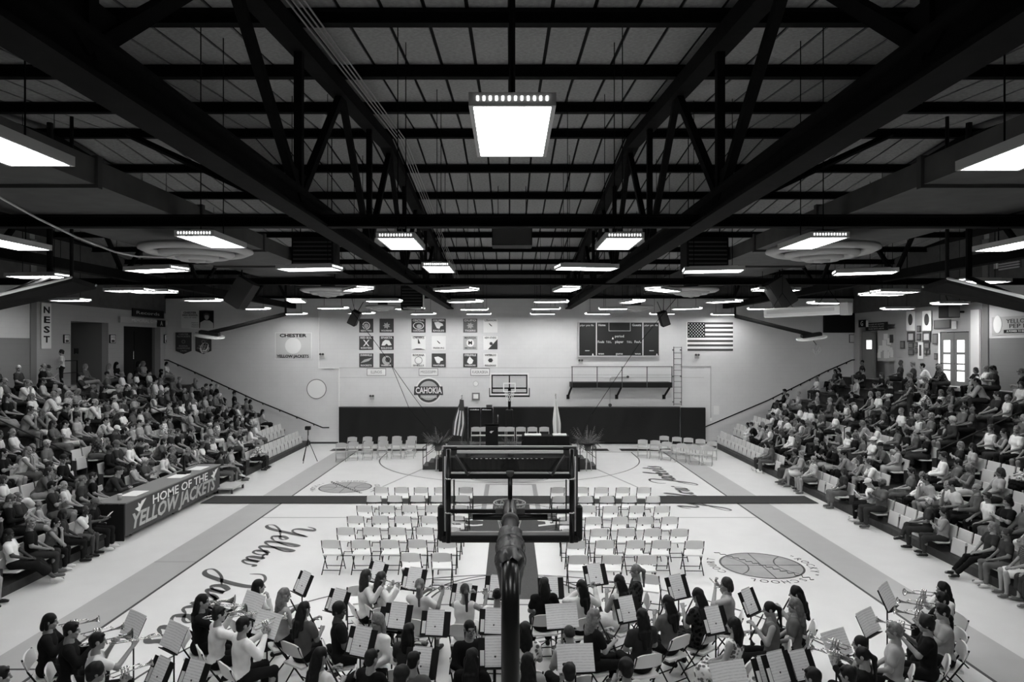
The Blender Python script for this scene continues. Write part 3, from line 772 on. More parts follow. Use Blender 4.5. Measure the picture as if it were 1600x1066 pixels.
for a, b, c, d in ((430, 487, 519.6, 520.6), (430, 487, 560.4, 561.4), (430, 431, 520, 561), (486, 487, 520, 561)): wall_box('border_strip', a, b, c, d, M['white'], parent=t, t=0.02)
disc('disc', 458.2, 540.4, 12.6, M['white'], t, 0.014)
wtext('CHESTER', 458, 524.7, 5.2, t, M['black'], 42, bold=0.035); wtext('YELLOW JACKETS', 458, 557, 4.6, t, M['black'], 50, bold=0.03)
t = thing('round_plaque', 'round white plaque with a dark rim above the handrail', 'plaque')
disc('rim', 494.7, 608, 15.6, M['mid'], t, 0.0, 0.02); disc('face', 494.7, 608, 14.4, M['white'], t, 0.02, 0.008)
t = thing('wall_conduit', 'white conduit stepping down the far wall', 'conduit')
for a, b, c, d in ((497.8, 499.2, 486, 575), (497.8, 530, 574.5, 576), (529, 530.6, 575, 692)): wall_box('pipe_run', a, b, c, d, M['white'], parent=t, t=0.05)
# scoreboard
t = thing('scoreboard', 'long black scoreboard with white lettering', 'scoreboard')
wall_box('case', 903.5, 1029, 503.4, 557.5, M['offwhite'], parent=t, t=0.2)
for a, b in ((904.6, 930.2), (932, 1002.4), (1004.2, 1028)): wall_box('panel', a, b, 504.4, 555.6, M['score'], parent=t, t=0.02, front=0.2)
for a, b, c, d in ((950.2, 984, 517, 517.6), (950.2, 950.8, 504.4, 517.6), (983.4, 984, 504.4, 517.6)): wall_box('clock_frame', a, b, c, d, M['offwhite'], parent=t, t=0.03, front=0.2)
FF = 0.225
for s_, x, y, h, w in (('Home', 939.6, 508.4, 3.6, 11), ('Guests', 993.5, 508.4, 3.6, 14), ('period', 966.8, 525.7, 4, 14), ('Fouls', 938, 534.5, 3.8, 10), ('T.O.L.', 950.5, 534.7, 3.2, 8.5), ('player', 966.5, 534.4, 4, 13), ('T.O.L.', 982.5, 534.7, 3.2, 8.5), ('Fouls', 995.2, 534.5, 3.8, 10), ('won', 938.4, 552.8, 3.6, 9), ('game', 966.6, 552.8, 3.8, 11), ('won', 995.4, 552.8, 3.6, 9), ('plyr pts fls', 916.3, 508.7, 2.8, 21), ('plyr pts fls', 1016, 508.7, 2.8, 21)):
    wtext(s_, x, y, h, t, M['offwhite'] if 'plyr' not in s_ else M['light'], w, front=FF, bold=0.015)
for x in (917, 1016.8): wall_box('dash', x - 3.4, x + 3.4, 547.7, 548.6, M['offwhite'], parent=t, t=0.025, front=0.2)
for x, y in ((956.5, 528.5), (925.5, 553.8), (1025, 553.8)): wpoly('arrow', [(x - 1.5, y + 1.8), (x + 1.5, y + 1.8), (x, y - 1.8)], M['white'], t, FF)
# flag on the wall
t = thing('wall_flag', 'large American flag hung flat on the far wall', 'flag')
fx0, fx1, fy0, fy1 = 1073.8, 1145.2, 503.8, 548.5; sh = (fy1 - fy0) / 13
for i in range(13): wall_box('stripe', fx0, fx1, fy0 + i * sh, fy0 + (i + 1) * sh, M['dark'] if i % 2 == 0 else M['white'], parent=t, t=0.015)
wall_box('canton', fx0, 1101.6, fy0, fy0 + 7 * sh, M['black'], parent=t, t=0.02)
star = MB()
for r_ in range(9):
    for c_ in range(6 if r_ % 2 == 0 else 5):
        x = fx0 + 2.4 + c_ * 4.6 + (2.3 if r_ % 2 else 0); y = fy0 + 2.4 + r_ * 2.4
        pts = []
        for i in range(10):
            a = math.pi / 2 + i * math.pi / 5; rr = 1.15 if i % 2 == 0 else 0.5
            pts.append((WX(x + rr * math.cos(a)), FW - 0.023, WZ(y - rr * math.sin(a))))
        star.add(pts, [tuple(range(10))[::-1]])
star.build('stars', M['white'], t)
wall_box('pole_sleeve', 1072.2, 1074, 503, 549, M['white'], parent=t, t=0.03)
# catwalk with ladder
t = thing('catwalk', 'dark steel catwalk with railing on the far wall', 'catwalk'); cw0, cw1 = 892.5, 1051
yd = WD - 1.0
def CX(x): return (x - 796) * yd / FPX
def CZ(y): return CAM_H - (y - 540) * yd / FPX
MB().box(CX(cw0), CX(cw1), yd, WD, CZ(606), CZ(598)).build('deck', M['black'], t)
for y in (573, 586): MB().tube([(CX(cw0), yd, CZ(y)), (CX(cw1), yd, CZ(y))], 0.022 if y == 573 else 0.006, 6).build('rail', M['dark'], t)
for x in (894, 933, 972, 1011, 1050): MB().tube([(CX(x), yd, CZ(606)), (CX(x), yd, CZ(573))], 0.025, 6).build('post', M['dark'], t)
for x in (893, 971, 1047):
    MB().tube([(CX(x), yd + 0.1, CZ(606)), (CX(x) - 0.1, WD - 0.05, CZ(622))], 0.06, 6).build('bracket', M['black'], t)
    MB().box(CX(x) - 0.18, CX(x) - 0.02, WD - 0.06, WD, CZ(626), CZ(619)).build('foot_plate', M['black'], t)
t = thing('wall_ladder', 'thin black ladder fixed to the wall beside the catwalk', 'ladder')
for x in (1051, 1063): MB().tube([(WX(x), WD - 0.25, WZ(542)), (WX(x), WD - 0.25, WZ(633))], 0.02, 6).build('stile', M['dark'], t)
for i in range(11): MB().tube([(WX(1051), WD - 0.25, WZ(543 + i * 8.8)), (WX(1063), WD - 0.25, WZ(543 + i * 8.8))], 0.013, 6).build('rung', M['dark'], t)
for y in (547, 588, 628):
    for x in (1051, 1063): MB().tube([(WX(x), WD - 0.25, WZ(y)), (WX(x), WD, WZ(y))], 0.03, 6).build('standoff', M['dark'], t)
# small fittings
t = thing('wall_clock', 'round white clock between the banners and the hoop', 'clock'); disc('rim', 743.4, 599.6, 4.2, M['light'], t, 0, 0.05); disc('face', 743.4, 599.6, 3.6, M['white'], t, 0.05, 0.01)
t = thing('wall_monitor', 'small framed white panel below the clock', 'panel'); wall_box('frame', 737.6, 749.6, 613.8, 625.4, M['mid'], parent=t, t=0.08); wall_box('face', 739.6, 747.4, 615.8, 623, M['white'], parent=t, t=0.02, front=0.08)
for x, y, lab in ((907, 565.6, 'small dark junction box under the scoreboard'), (1088.5, 557, 'small twin emergency light below the flag'), (503.5, 556, 'small emergency light beside the white conduit'), (581.5, 621, 'small twin emergency light above the left padding')):
    t = thing('emergency_light', lab, 'light fitting'); wall_box('box', x - 3.2, x + 3.2, y - 2.6, y + 3.4, M['light'], parent=t, t=0.1)
    for d in (-2, 2): disc('head', x + d, y - 2.4, 1.7, M['dark'], t, 0.1, 0.06, 12)
t = thing('wall_notice', 'white paper notice on the far wall right of the padding', 'notice'); wall_box('sheet', 1115, 1123.6, 634.4, 648, M['paper'], parent=t, t=0.01)
t = thing('thermostat_pipe', 'thin conduit running down to a small white box', 'conduit')
for a, b, c, d in ((1063, 1110.5, 572.2, 573), (1110, 1110.8, 572.5, 655)): wall_box('pipe_run', a, b, c, d, M['light'], parent=t, t=0.03)
wall_box('box', 1108.5, 1112, 653, 657.6, M['white'], parent=t, t=0.06)
t = thing('sprinkler_pipe', 'thin elbow pipe with a bell under the catwalk', 'pipe')
MB().tube([(WX(980), WD - 0.06, WZ(589)), (WX(955), WD - 0.06, WZ(589)), (WX(953), WD - 0.06, WZ(592)), (WX(953), WD - 0.06, WZ(631))], 0.022, 6).build('pipe_run', M['light'], t)
disc('bell', 953, 633, 2.6, M['dark'], t, 0.02, 0.1, 14); disc('bell', 980.5, 589, 2, M['dark'], t, 0.02, 0.1, 14)
# padding tarp along the foot of the wall
def tarp(x0, x1, label):
    nx, nz = 90, 14; z0, z1 = 0.08, WZ(636); vs = []; fs = []
    for i in range(nx + 1):
        for j in range(nz + 1):
            u = i / nx; v = j / nz; x = WX(x0) + (WX(x1) - WX(x0)) * u
            fold = 0.035 * math.sin(x * 2.1 + (1 - v) * 1.9 + math.sin(x * 0.7) * 2) * (0.35 + 0.65 * math.sin(v * math.pi)) + 0.018 * math.sin(x * 6.3 - v * 2.7)
            vs.append((x, WD - 0.22 + fold * (0.3 + 0.7 * (1 - abs(2 * v - 1))), z0 + (z1 - z0) * v - 0.03 * abs(math.sin(x * 1.3)) * v))
    for i in range(nx):
        for j in range(nz):
            a = i * (nz + 1) + j; fs.append((a, a + nz + 1, a + nz + 2, a + 1))
    t = thing('padding_tarp', label, 'tarp')
    mb = MB(); mb.add(vs, fs); mb.build('cover', M['pad'], t, True)
    MB().box(WX(x0), WX(x1), WD - 0.14, WD - 0.01, 0.05, z1 - 0.02).build('pad_core', M['black'], t)
    MB().box(WX(x0), WX(x1), WD - 0.24, WD - 0.01, z1 - 0.03, z1 + 0.02).build('top_batten', M['dark'], t)
tarp(531, 731, 'wrinkled black tarp over the wall padding left of the stage'); tarp(771, 1061, 'wrinkled black tarp over the wall padding right of the stage')
o = MB().cbox(WX(1063), WX(1101), WD - 0.2, WD - 0.01, 0.08, WZ(636.5), 0.02).build('wall_pad', M['pad']); tag(o, 'plain black wall pad at the right end of the tarp', 'wall pad')
d = struct('door_1', 'dark double door behind the stage')
for a, b in ((732, 751), (751.5, 770)):
    MB().box(WX(a), WX(b), WD - 0.08, WD - 0.01, 0.02, WZ(637)).build('door_leaf', M['black'], d)
    MB().tube([(WX(a) + 0.08, WD - 0.13, WZ(640)), (WX(b) - 0.08, WD - 0.13, WZ(640))], 0.025, 6).build('push_bar', M['silver'], d)
MB().box(WX(760), WX(769), WD - 0.25, WD - 0.01, WZ(637), WZ(632.5)).build('door_closer', M['dark'], d)
MB().box(-SX, SX, WD - 0.02, WD, 0.0, 0.1).build('baseboard_back', M['dark'])['kind'] = 'structure'
# lettering band on the floor between baseline and wall
for x0, x1 in ((-9.0, -5.2), (-4.9, -4.2), (4.0, 5.0), (5.6, 8.2)):
    rect('end_band', x0, x1, BF + 0.35, BF + 1.1, M['line'], 0.003)
# handrails on the far wall following the bleachers
for pts, lab in (([(255, 562.5), (264, 563), (300, 579), (400, 625), (505, 668), (515, 668)], 'black handrail climbing the far wall by the left bleachers'), ([(1339, 562), (1330, 562.5), (1290, 580), (1200, 625), (1101, 667)], 'black handrail climbing the far wall by the right bleachers')):
    t = thing('wall_handrail', lab, 'handrail')
    pw = [Vector((WX(x), WD - 0.1, WZ(y))) for x, y in pts]
    MB().tube(pw, 0.032, 8).build('rail', M['black'], t, True)
    for i in range(9):
        f = 0.06 + i * 0.11; x = pts[1][0] + (pts[-2][0] - pts[1][0]) * f
        for k in range(len(pts) - 1):
            a, b = pts[k], pts[k + 1]
            if min(a[0], b[0]) <= x <= max(a[0], b[0]) and a[0] != b[0]:
                y = a[1] + (b[1] - a[1]) * (x - a[0]) / (b[0] - a[0])
                MB().tube([(WX(x), WD - 0.1, WZ(y) - 0.02), (WX(x), WD, WZ(y) - 0.1)], 0.025, 6).build('bracket', M['black'], t)

# ================================================================== SIDE WALL FITTINGS
def sw(s, px):                       # distance along the side wall seen at photo column px
    return SX * FPX / abs(px - 796)
def szh(y, d): return CAM_H - (y - 540) / FPX * d
def side_panel(s, name, x0, x1, ytop, ybot, m, parent=None, t=0.03, front=0.0, label=None, cat=None):
    d0, d1 = sorted((sw(s, x0), sw(s, x1))); dm = (d0 + d1) / 2
    f = s * (SX - front - 0.026); g = s * (SX - front - t - 0.026); a, b = sorted((f, g))
    o = MB().box(a, b, d0, d1, szh(ybot, dm), szh(ytop, dm)).build(name, m, parent)
    if label: tag(o, label, cat)
    return o
def side_text(s, st, px, py, hpx, parent, m, wpx=None, front=0.04, bold=0.0, vertical=False):
    d = sw(s, px); rot = (R(90), 0, R(90) if s < 0 else R(-90))
    w = None
    if wpx: w = abs(sw(s, px - wpx / 2) - sw(s, px + wpx / 2))
    return text(st, hpx * d / FPX * 1.35, parent, (s * (SX - front - 0.026), d, szh(py, d)), rot, m, w, bold=bold, ext=0.003)
t = thing('nest_banner', 'tall white banner reading NEST on the left wall', 'banner')
side_panel(-1, 'cloth', 63, 78, 474, 545, M['white'], t)
for i, ch in enumerate('NEST'): side_text(-1, ch, 70.5, 485 + i * 15.3, 10.5, t, M['black'], 9.5, bold=0.03)
for x, lab in ((102.5, 'left of the open door'), (174.5, 'right of the open door'), (262, 'beside the dark doorway')):
    t = thing('number_sign', 'small framed white number sign %s' % lab, 'sign'); w = 4.5 if x < 200 else 7
    side_panel(-1, 'frame', x - w, x + w, 523, 536.5, M['black'], t); side_panel(-1, 'face', x - w + 1, x + w - 1, 524, 535.5, M['white'], t, 0.01, 0.03)
    if x > 200: side_text(-1, '249', x, 528.5, 5, t, M['black'], 9, bold=0.02); side_panel(-1, 'picture_strip', x - 5, x + 5, 531.5, 535, M['black'], t, 0.004, 0.041)
    else: side_text(-1, '112', x, 527.5, 4, t, M['black'], 5, bold=0.02); side_panel(-1, 'picture_strip', x - 2.5, x + 2.5, 531, 535, M['dark'], t, 0.004, 0.041)
t = thing('door_header_sign', 'grey lettered board above the dark doorway with a letter A block', 'sign')
side_panel(-1, 'board', 184, 260, 497.5, 506.5, M['light'], t, 0.1); side_text(-1, 'MEMORIAL GYM', 222, 502, 5, t, M['white'], 40, front=0.12)
side_panel(-1, 'letter_block', 241, 254, 500.5, 511, M['black'], t, 0.02, 0.11); side_text(-1, 'A', 247.5, 505.8, 7.5, t, M['white'], front=0.14)
t = thing('script_board', 'dark board with white script above the header sign', 'sign'); side_panel(-1, 'board', 205, 254, 484, 496, M['black'], t, 0.05); side_text(-1, 'Records', 229, 490, 5, t, M['offwhite'], 36, front=0.06, bold=0.0)
# dark doors inside the left recesses
d = struct('door_2', 'dark door with a tall glazed slit inside the left recess')
MB().box(-SX - 1.15, -SX - 1.08, 28.85, 30.1, CON, 6.0).build('door_leaf', M['black'], d)
MB().box(-SX - 1.079, -SX - 1.06, 29.72, 29.86, 5.05, 5.85).build('pane', M['daylight'], d)
MB().box(-SX - 0.95, -SX - 0.9, 30.5, 30.75, 4.9, 5.15).build('card_reader', M['black'], d)
d = struct('door_3', 'dark double door in the recess under the header sign')
MB().box(-SX - 0.5, -SX - 0.42, 32.8, 34.4, CON, 6.0).build('door_leaf', M['black'], d); MB().box(-SX - 0.5, -SX - 0.42, 34.44, 36.15, CON, 6.0).build('door_leaf', M['black'], d)
MB().box(-SX - 0.5, -SX - 0.42, 32.8, 36.15, 6.0, 6.22).build('transom', M['black'], d)
MB().tube([(-SX - 0.38, 34.3, 4.6), (-SX - 0.38, 34.3, 5.0)], 0.02, 6).build('door_handle', M['silver'], d)
# banners on the far wall's left end (they hang beside the doorway)
t = thing('portrait_poster', 'white poster with lettering beside a dark portrait photograph', 'poster')
wall_box('sheet', 283.5, 311.5, 485.5, 513, M['white'], parent=t); wtext('CHESTER', 297, 489, 3.2, t, M['black'], 20, bold=0.02); wtext('HIGH SCHOOL', 297.5, 492.8, 2.8, t, M['black'], 24, bold=0.02); wtext('WALL OF FAME', 297.5, 496.4, 2, t, M['mid'], 20)
for i, s_ in enumerate(('Honour', 'Award', 'Honoree')): wtext(s_, 305, 504.6 + i * 3.2, 2, t, M['dark'], 10)
wall_box('photo_ground', 311.5, 334, 485.5, 513, M['black'], parent=t); wpoly('shirt_shape', [(313, 513), (313.5, 504), (320, 500.5), (328, 501), (333.5, 505), (334, 513)], M['offwhite'], t, 0.034); disc('face_shape', 323.5, 495.5, 3.4, M['light'], t, 0.034, sy=1.3); wpoly('hair_shape', [(318.5, 497), (319, 491), (323, 488.5), (328, 491), (328.5, 497), (326, 492.5), (321, 492.5)], M['dark'], t, 0.05)
for x, yr, lab in ((287, '1975', 'left'), (318, '1986', 'right')):
    t = thing('pennant_banner', 'dark pointed championship banner, the %s of the pair' % lab, 'banner')
    wpoly('cloth', [(x - 12.5, 519.5), (x + 12.5, 519.5), (x + 12.5, 548.5), (x, 553.5), (x - 12.5, 548.5)], M['dark'], t, 0.0, 0.02)
    for s_, y, w in (('CHESTER', 522.5, 15), ('YELLOW JACKETS', 526, 21), ('REGIONAL', 541, 14), ('CHAMPIONS', 544.5, 20), (yr, 548.6, 9)): wtext(s_, x, y, 2.6, t, M['light'], w, front=0.03)
    disc('emblem', x, 534, 3, M['mid'], t, 0.022, r_in=1.8)
# right side
d = struct('door_4', 'double door with bright glazed panes on the right')
for a, b in ((27.55, 28.42), (28.45, 29.3)):
    MB().box(SX + 0.02, SX + 0.08, a, b, CON, 5.82).build('door_leaf', M['mid'], d)
    for z0, z1 in ((5.0, 5.5), (4.55, 4.9), (4.28, 4.48), (3.8, 4.2)):
        MB().box(SX + 0.0, SX + 0.03, a + 0.24, b - 0.2, z0, z1).build('pane', M['daylight'], d)
    MB().tube([(SX - 0.05, a + 0.08, 4.52), (SX - 0.05, b - 0.08, 4.52)], 0.022, 6).build('push_bar', M['silver'], d)
MB().box(SX - 0.02, SX + 0.05, 29.36, 29.42, CON, 5.8).build('side_light', M['daylight'], d)
t = thing('letter_sign', 'black sign with a white letter G beside a lettered plaque', 'sign')
side_panel(1, 'block', 1343, 1354, 500, 511.5, M['black'], t); side_text(1, 'G', 1348.6, 506, 8, t, M['white'])
side_panel(1, 'plaque', 1354, 1388, 504, 516.5, M['black'], t); side_panel(1, 'white_end', 1355, 1358.5, 501, 511, M['white'], t, 0.01, 0.03)
for i, s_ in enumerate(('PLEASE SIT DOWN', 'DURING PLAY', 'MORE SEATS ABOVE')): side_text(1, s_, 1371, 507 + i * 3.5, 2.2, t, M['light'], 24)
t = thing('wall_monitor', 'large black screen high on the far wall at right', 'screen'); wall_box('bezel', 1286, 1338.5, 489.5, 520, M['black'], parent=t, t=0.12); wall_box('screen', 1288, 1336.5, 491.5, 518, M['gloss'], parent=t, t=0.01, front=0.12)
t = thing('framed_notice', 'white framed notice on the far wall under the black screen', 'notice'); wall_box('frame', 1326.5, 1342.3, 522.5, 535.8, M['dark'], parent=t); wall_box('sheet', 1327.5, 1341.3, 523.5, 534.8, M['notice'], parent=t, t=0.01, front=0.03)
# bulletin board and window in the right recess
t = thing('bulletin_board', 'bulletin board crowded with white papers inside the right recess', 'notice board')
bx = SX + 0.1
MB().box(bx, bx + 0.05, 32.95, 34.5, 4.5, 6.1).build('board', M['light'], t)
for i in range(16):
    y = 33.0 + rng.random() * 1.2; z = 4.6 + rng.random() * 1.15; w = 0.18 + rng.random() * 0.2; h = 0.2 + rng.random() * 0.2
    MB().box(bx - 0.006 - i * 0.001, bx - i * 0.001, y, y + w, z, z + h).build('paper_note', M['paper'] if rng.random() < 0.75 else M['dark'], t)
d = struct('door_5', 'grey door with a small bright window inside the right recess')
MB().box(bx - 0.03, bx + 0.05, 34.75, 35.95, CON, 6.0).build('door_leaf', M['mid'], d); MB().box(bx - 0.04, bx - 0.02, 35.0, 35.5, 5.1, 5.55).build('pane', M['daylight'], d)
FR = [(1424.5, 486, 517, 6.5, 'portrait'), (1450, 486, 517, 7, 'portrait'), (1425, 518.5, 534.5, 5.8, 'plaque'), (1449.5, 518.5, 534.5, 6.2, 'plaque'), (1437, 509, 519, 2.5, 'pic'), (1437, 521.5, 532, 2.8, 'pic'), (1425, 535.5, 544.5, 3.8, 'pic'), (1433, 535, 543, 2, 'pic'), (1433, 544, 552, 2, 'pic'), (1425, 546, 555, 4, 'pic'), (1440, 535, 561, 4, 'tall'), (1450, 535.5, 545, 4, 'pic'), (1447.5, 546.5, 554, 1.9, 'pic'), (1452.5, 546.5, 554, 1.9, 'pic'), (1463, 521.5, 538, 4.2, 'pic'), (1464, 552, 562, 2.6, 'pic'), (1474, 500, 513.5, 13, 'board'), (1492.5, 502, 514, 3.8, 'slip'), (1527.5, 519.5, 562, 5.2, 'board'), (1411.5, 533, 545, 3.2, 'pic')]
for i, (x, y0, y1, hw, k) in enumerate(FR):
    names = {'portrait': 'tall white sheet with a dark oval portrait', 'plaque': 'dark framed certificate with white sheet', 'pic': 'small dark framed picture', 'tall': 'narrow white framed picture with a dark centre', 'board': 'dark rectangular notice board', 'slip': 'pale paper slip'}
    t = thing('framed_picture', '%s on the right wall, number %s' % (names[k], nth(i + 1)), 'picture', group='pictures on the right wall')
    big = M['white'] if k in ('portrait', 'tall', 'slip') else M['dark']
    side_panel(1, 'frame', x - hw, x + hw, y0, y1, big, t)
    ym = (y0 + y1) / 2
    if k == 'portrait':
        dd = sw(1, x); mb = MB(); m4 = Matrix.Translation((SX - 0.06, dd, szh(ym - 2, dd))) @ Matrix.Rotation(R(-90), 4, 'Y')
        mb.prism([(0.26 * math.cos(a * math.pi / 12), 0.17 * math.sin(a * math.pi / 12)) for a in range(24)], 0, 0.01, m4); mb.build('oval_photo', M['dark'], t)
    elif k == 'plaque': side_panel(1, 'sheet', x - hw * 0.62, x + hw * 0.62, y0 + 3, y1 - 3, M['notice'], t, 0.01, 0.03)
    elif k == 'tall': side_panel(1, 'photo', x - hw * 0.4, x + hw * 0.4, y0 + 4, y1 - 5, M['dark'], t, 0.01, 0.03)
    elif k == 'board': side_panel(1, 'face', x - hw * 0.88, x + hw * 0.88, y0 + 1, y1 - 1, M['banner'], t, 0.01, 0.03)
    else: side_panel(1, 'photo', x - hw * 0.7, x + hw * 0.7, y0 + 1.5, y1 - 1.5, M['mid'] if k == 'pic' else M['paper'], t, 0.01, 0.03)
side_panel(1, 'white_pillar', 1520.5, 1534, 484, 592, M['white'], None, 0.08, label='white painted pillar beside the glazed doors', cat='pillar')
t = thing('pep_band_banner', 'pale banner reading YELLOW JACKETS PEP BAND on the right wall', 'banner')
side_panel(1, 'cloth', 1552, 1668, 493, 523, M['light'], t); dd = sw(1, 1560)
MB().add([], [])
mb = MB(); m4 = Matrix.Translation((SX - 0.066, dd - 0.05, szh(507, dd))) @ Matrix.Rotation(R(-90), 4, 'Y'); mb.prism([(0.33 * math.cos(a * math.pi / 12), 0.22 * math.sin(a * math.pi / 12)) for a in range(24)], 0, 0.01, m4); mb.build('white_oval', M['white'], t)
side_text(1, 'YELLOW JACKETS', 1617, 500.5, 7, t, M['black'], 88); side_text(1, 'PEP BAND', 1607, 509, 7, t, M['black'], 56)
side_panel(1, 'dark_strip', 1571, 1640, 514.5, 520, M['black'], t, 0.01, 0.03); side_text(1, 'A POWER TO BE RECKONED WITH', 1606, 517.2, 3.4, t, M['white'], 62, front=0.05)

# ================================================================== BLEACHERS
NR, RUN, RISE, BX0, BZ0 = 8, 0.86, 0.40, 10.24, 0.0
def row_x(k): return BX0 + RUN * k
def row_z(k): return BZ0 + RISE * k
AIS = {-1: [(19.9, 21.0), (27.4, 28.4)], 1: [(20.4, 21.5), (26.2, 27.3)]}
for s, side in ((-1, 'left'), (1, 'right')):
    t = thing('bleacher_stand', 'dark stepped bleachers along the %s side of the court' % side, 'bleachers')
    for k in range(NR + 1):
        x0 = row_x(k) - (0.0 if k else 0.0); x1 = row_x(k) + RUN
        if k == 0:
            a, b = sorted((s * 10.62, s * 11.1)); MB().box(a, b, 8.0, 36.4, 0.0, 0.2).build('plinth', M['riser'], t); continue
        a, b = sorted((s * x0, s * x1)); y0b = 8.0
        MB().box(a, b, y0b, 36.4, row_z(k) - 0.04, row_z(k)).build('tread', M['plank'], t)
        a, b = sorted((s * (x0 + 0.02), s * (x0 + 0.05)))
        MB().box(a, b, y0b, 36.4, max(0.0, row_z(k) - RISE), row_z(k) - 0.04).build('riser', M['riser'], t)
        if k >= 4 and k <= NR:
            segs = []; y = y0b
            for (p, q) in AIS[s]: segs.append((y, p)); y = q
            segs.append((y, 36.3))
            for (p, q) in segs:
                a, b = sorted((s * (row_x(k) + 0.48), s * (row_x(k) + 0.78)))
                MB().box(a, b, p, q, row_z(k) + 0.37, row_z(k) + 0.42).build('bench', M['plank'], t)
                a, b = sorted((s * (row_x(k) + 0.6), s * (row_x(k) + 0.64)))
                MB().box(a, b, p, q, row_z(k), row_z(k) + 0.37).build('bench_support', M['riser'], t)
    a, b = sorted((s * 10.6, s * 18.4)); MB().box(a, b, 36.35, 36.4, 0, 0.1).build('end_board', M['riser'], t)
    for j, (p, q) in enumerate(AIS[s]):
        for e, yy in enumerate(((p + q) / 2,)):
            h = thing('aisle_handrail', 'black aisle handrail in the %s bleachers, %s from the camera' % (side, nth(j + 1)), 'handrail')
            MB().tube([(s * (row_x(3) + 0.3), yy, row_z(3)), (s * (row_x(3) + 0.3), yy, row_z(3) + 0.85), (s * (row_x(6) + 0.3), yy, row_z(6) + 0.85), (s * (row_x(6) + 0.3), yy, row_z(6))], 0.022, 8).build('rail', M['black'], h, True)
            MB().tube([(s * (row_x(4) + 0.55), yy, row_z(4)), (s * (row_x(4) + 0.55), yy, row_z(4) + 0.95)], 0.02, 6).build('post', M['black'], h)
# theatre seat: backrest, tip-up seat, two standards; origin on the tread under the sitter's hips, facing +Y
def seat_protos():
    bk = MB(); m4 = Matrix.Translation((0, -0.17, 0.40)) @ Matrix.Rotation(R(10), 4, 'X'); bk.cbox(-0.245, 0.245, -0.02, 0.02, 0.0, 0.42, 0.012, m4)
    up = MB(); m4 = Matrix.Translation((0, -0.03, 0.20)) @ Matrix.Rotation(R(9), 4, 'X'); up.cbox(-0.243, 0.243, -0.025, 0.025, 0.0, 0.38, 0.012, m4)
    dn = MB(); dn.cbox(-0.235, 0.235, -0.14, 0.26, 0.385, 0.425, 0.015)
    sd = MB(); sd.cbox(-0.268, -0.252, -0.19, -0.04, 0.0, 0.5, 0.004)
    return bk.mesh('backrest', M['seat']), up.mesh('seat_pan', M['seat']), dn.mesh('seat_pan', M['seat']), sd.mesh('standard', M['dark'])
ST_B, ST_U, ST_D, ST_S = seat_protos()
def theatre_seat(loc, rz, folded, label):
    t = thing('theatre_seat', label, 'seat', loc, rz, 'tip-up seats in the lower rows')
    t.location.z += 0.004; obj('backrest', ST_B, t); obj('seat_pan', ST_U if folded else ST_D, t); obj('standard', ST_S, t); obj('standard', ST_S, t, (0.516, 0, 0))
    return t

# ================================================================== STAGE
SZ, SY0, SY1, SXH = 0.6, 28.5, 33.4, 2.95
t = thing('stage', 'low black skirted stage in front of the far wall', 'stage')
MB().cbox(-SXH, SXH, SY0, SY1, SZ - 0.06, SZ, 0.01).build('deck', M['black'], t)
vs = []; fs = []; path = [(-SXH, SY1), (-SXH, SY0), (SXH, SY0), (SXH, SY1)]; pts = []
for i in range(3):
    a, b = Vector(path[i]), Vector(path[i + 1]); n = int((b - a).length / 0.05)
    d = (b - a).normalized(); nn = Vector((d.y, -d.x))
    for k in range(n): pts.append(a + (b - a) * k / n + nn * (0.02 * math.sin(k * 1.3) - 0.02))
for p in pts: vs += [(p.x, p.y, 0.01), (p.x, p.y, SZ - 0.05)]
mb = MB(); mb.add(vs, [(2 * i, 2 * i + 2, 2 * i + 3, 2 * i + 1) for i in range(len(pts) - 1)]); mb.build('skirt', M['cloth_black'], t, True)
for i in range(16):
    x = -1.6 + i * 0.19 + rng.random() * 0.06; MB().box(x, x + 0.06 + 0.05 * rng.random(), SY0 - 0.035, SY0 - 0.005, SZ - 0.05, SZ - 0.02).build('edge_glint', M['silver'], t)  # silver dashes stand in for light reflected along the stage edge
for s, side in ((-1, 'left'), (1, 'right')):
    st = thing('stage_steps', 'small dark steps with handrails on the %s of the stage' % side, 'steps', (s * SXH, 29.4, 0))
    for k in range(3):
        a, b = sorted((s * (0.02 + 0.24 * k), s * (0.26 + 0.24 * k))); MB().box(a, b, -0.35, 0.75, 0.0, 0.45 - 0.15 * k).build('step', M['dark'], st)
    for yy in (-0.4, 0.8):
        MB().tube([(s * 0.05, yy, 0.5), (s * 0.05, yy, 1.42), (s * 0.72, yy, 0.95), (s * 0.72, yy, 0.0)], 0.018, 6).build('handrail', M['dark'], st)
        MB().tube([(s * 0.05, yy, 1.0), (s * 0.72, yy, 0.5)], 0.014, 6).build('mid_rail', M['dark'], st)
# podium
t = thing('podium', 'black podium with a small white emblem on the stage', 'podium', P(768.5, 690, 30.8).to_3d()); t.location.z = SZ
MB().cbox(-0.31, 0.31, -0.22, 0.22, 0, 0.06, 0.01).build('base', M['black'], t); MB().cbox(-0.28, 0.28, -0.19, 0.19, 0.06, 1.08, 0.01).build('body', M['black'], t)
m4 = Matrix.Translation((0, 0, 1.1)) @ Matrix.Rotation(R(-14), 4, 'X'); mb = MB(); mb.cbox(-0.33, 0.33, -0.25, 0.25, -0.02, 0.03, 0.01, m4); mb.build('desk_top', M['black'], t)
m4 = Matrix.Translation((0, -0.193, 0.80)) @ Matrix.Rotation(R(90), 4, 'X'); mb = MB(); mb.prism([(-0.1, 0.0), (-0.02, -0.06), (0.02, -0.01), (0.1, 0.06), (0.0, 0.04), (-0.02, 0.06)], 0, 0.006, m4); mb.build('emblem', M['white'], t)
t = thing('microphone', 'silver gooseneck microphone at the edge of the podium', 'microphone', (P(778, 670, 30.7).x, 30.7, SZ + 1.13))
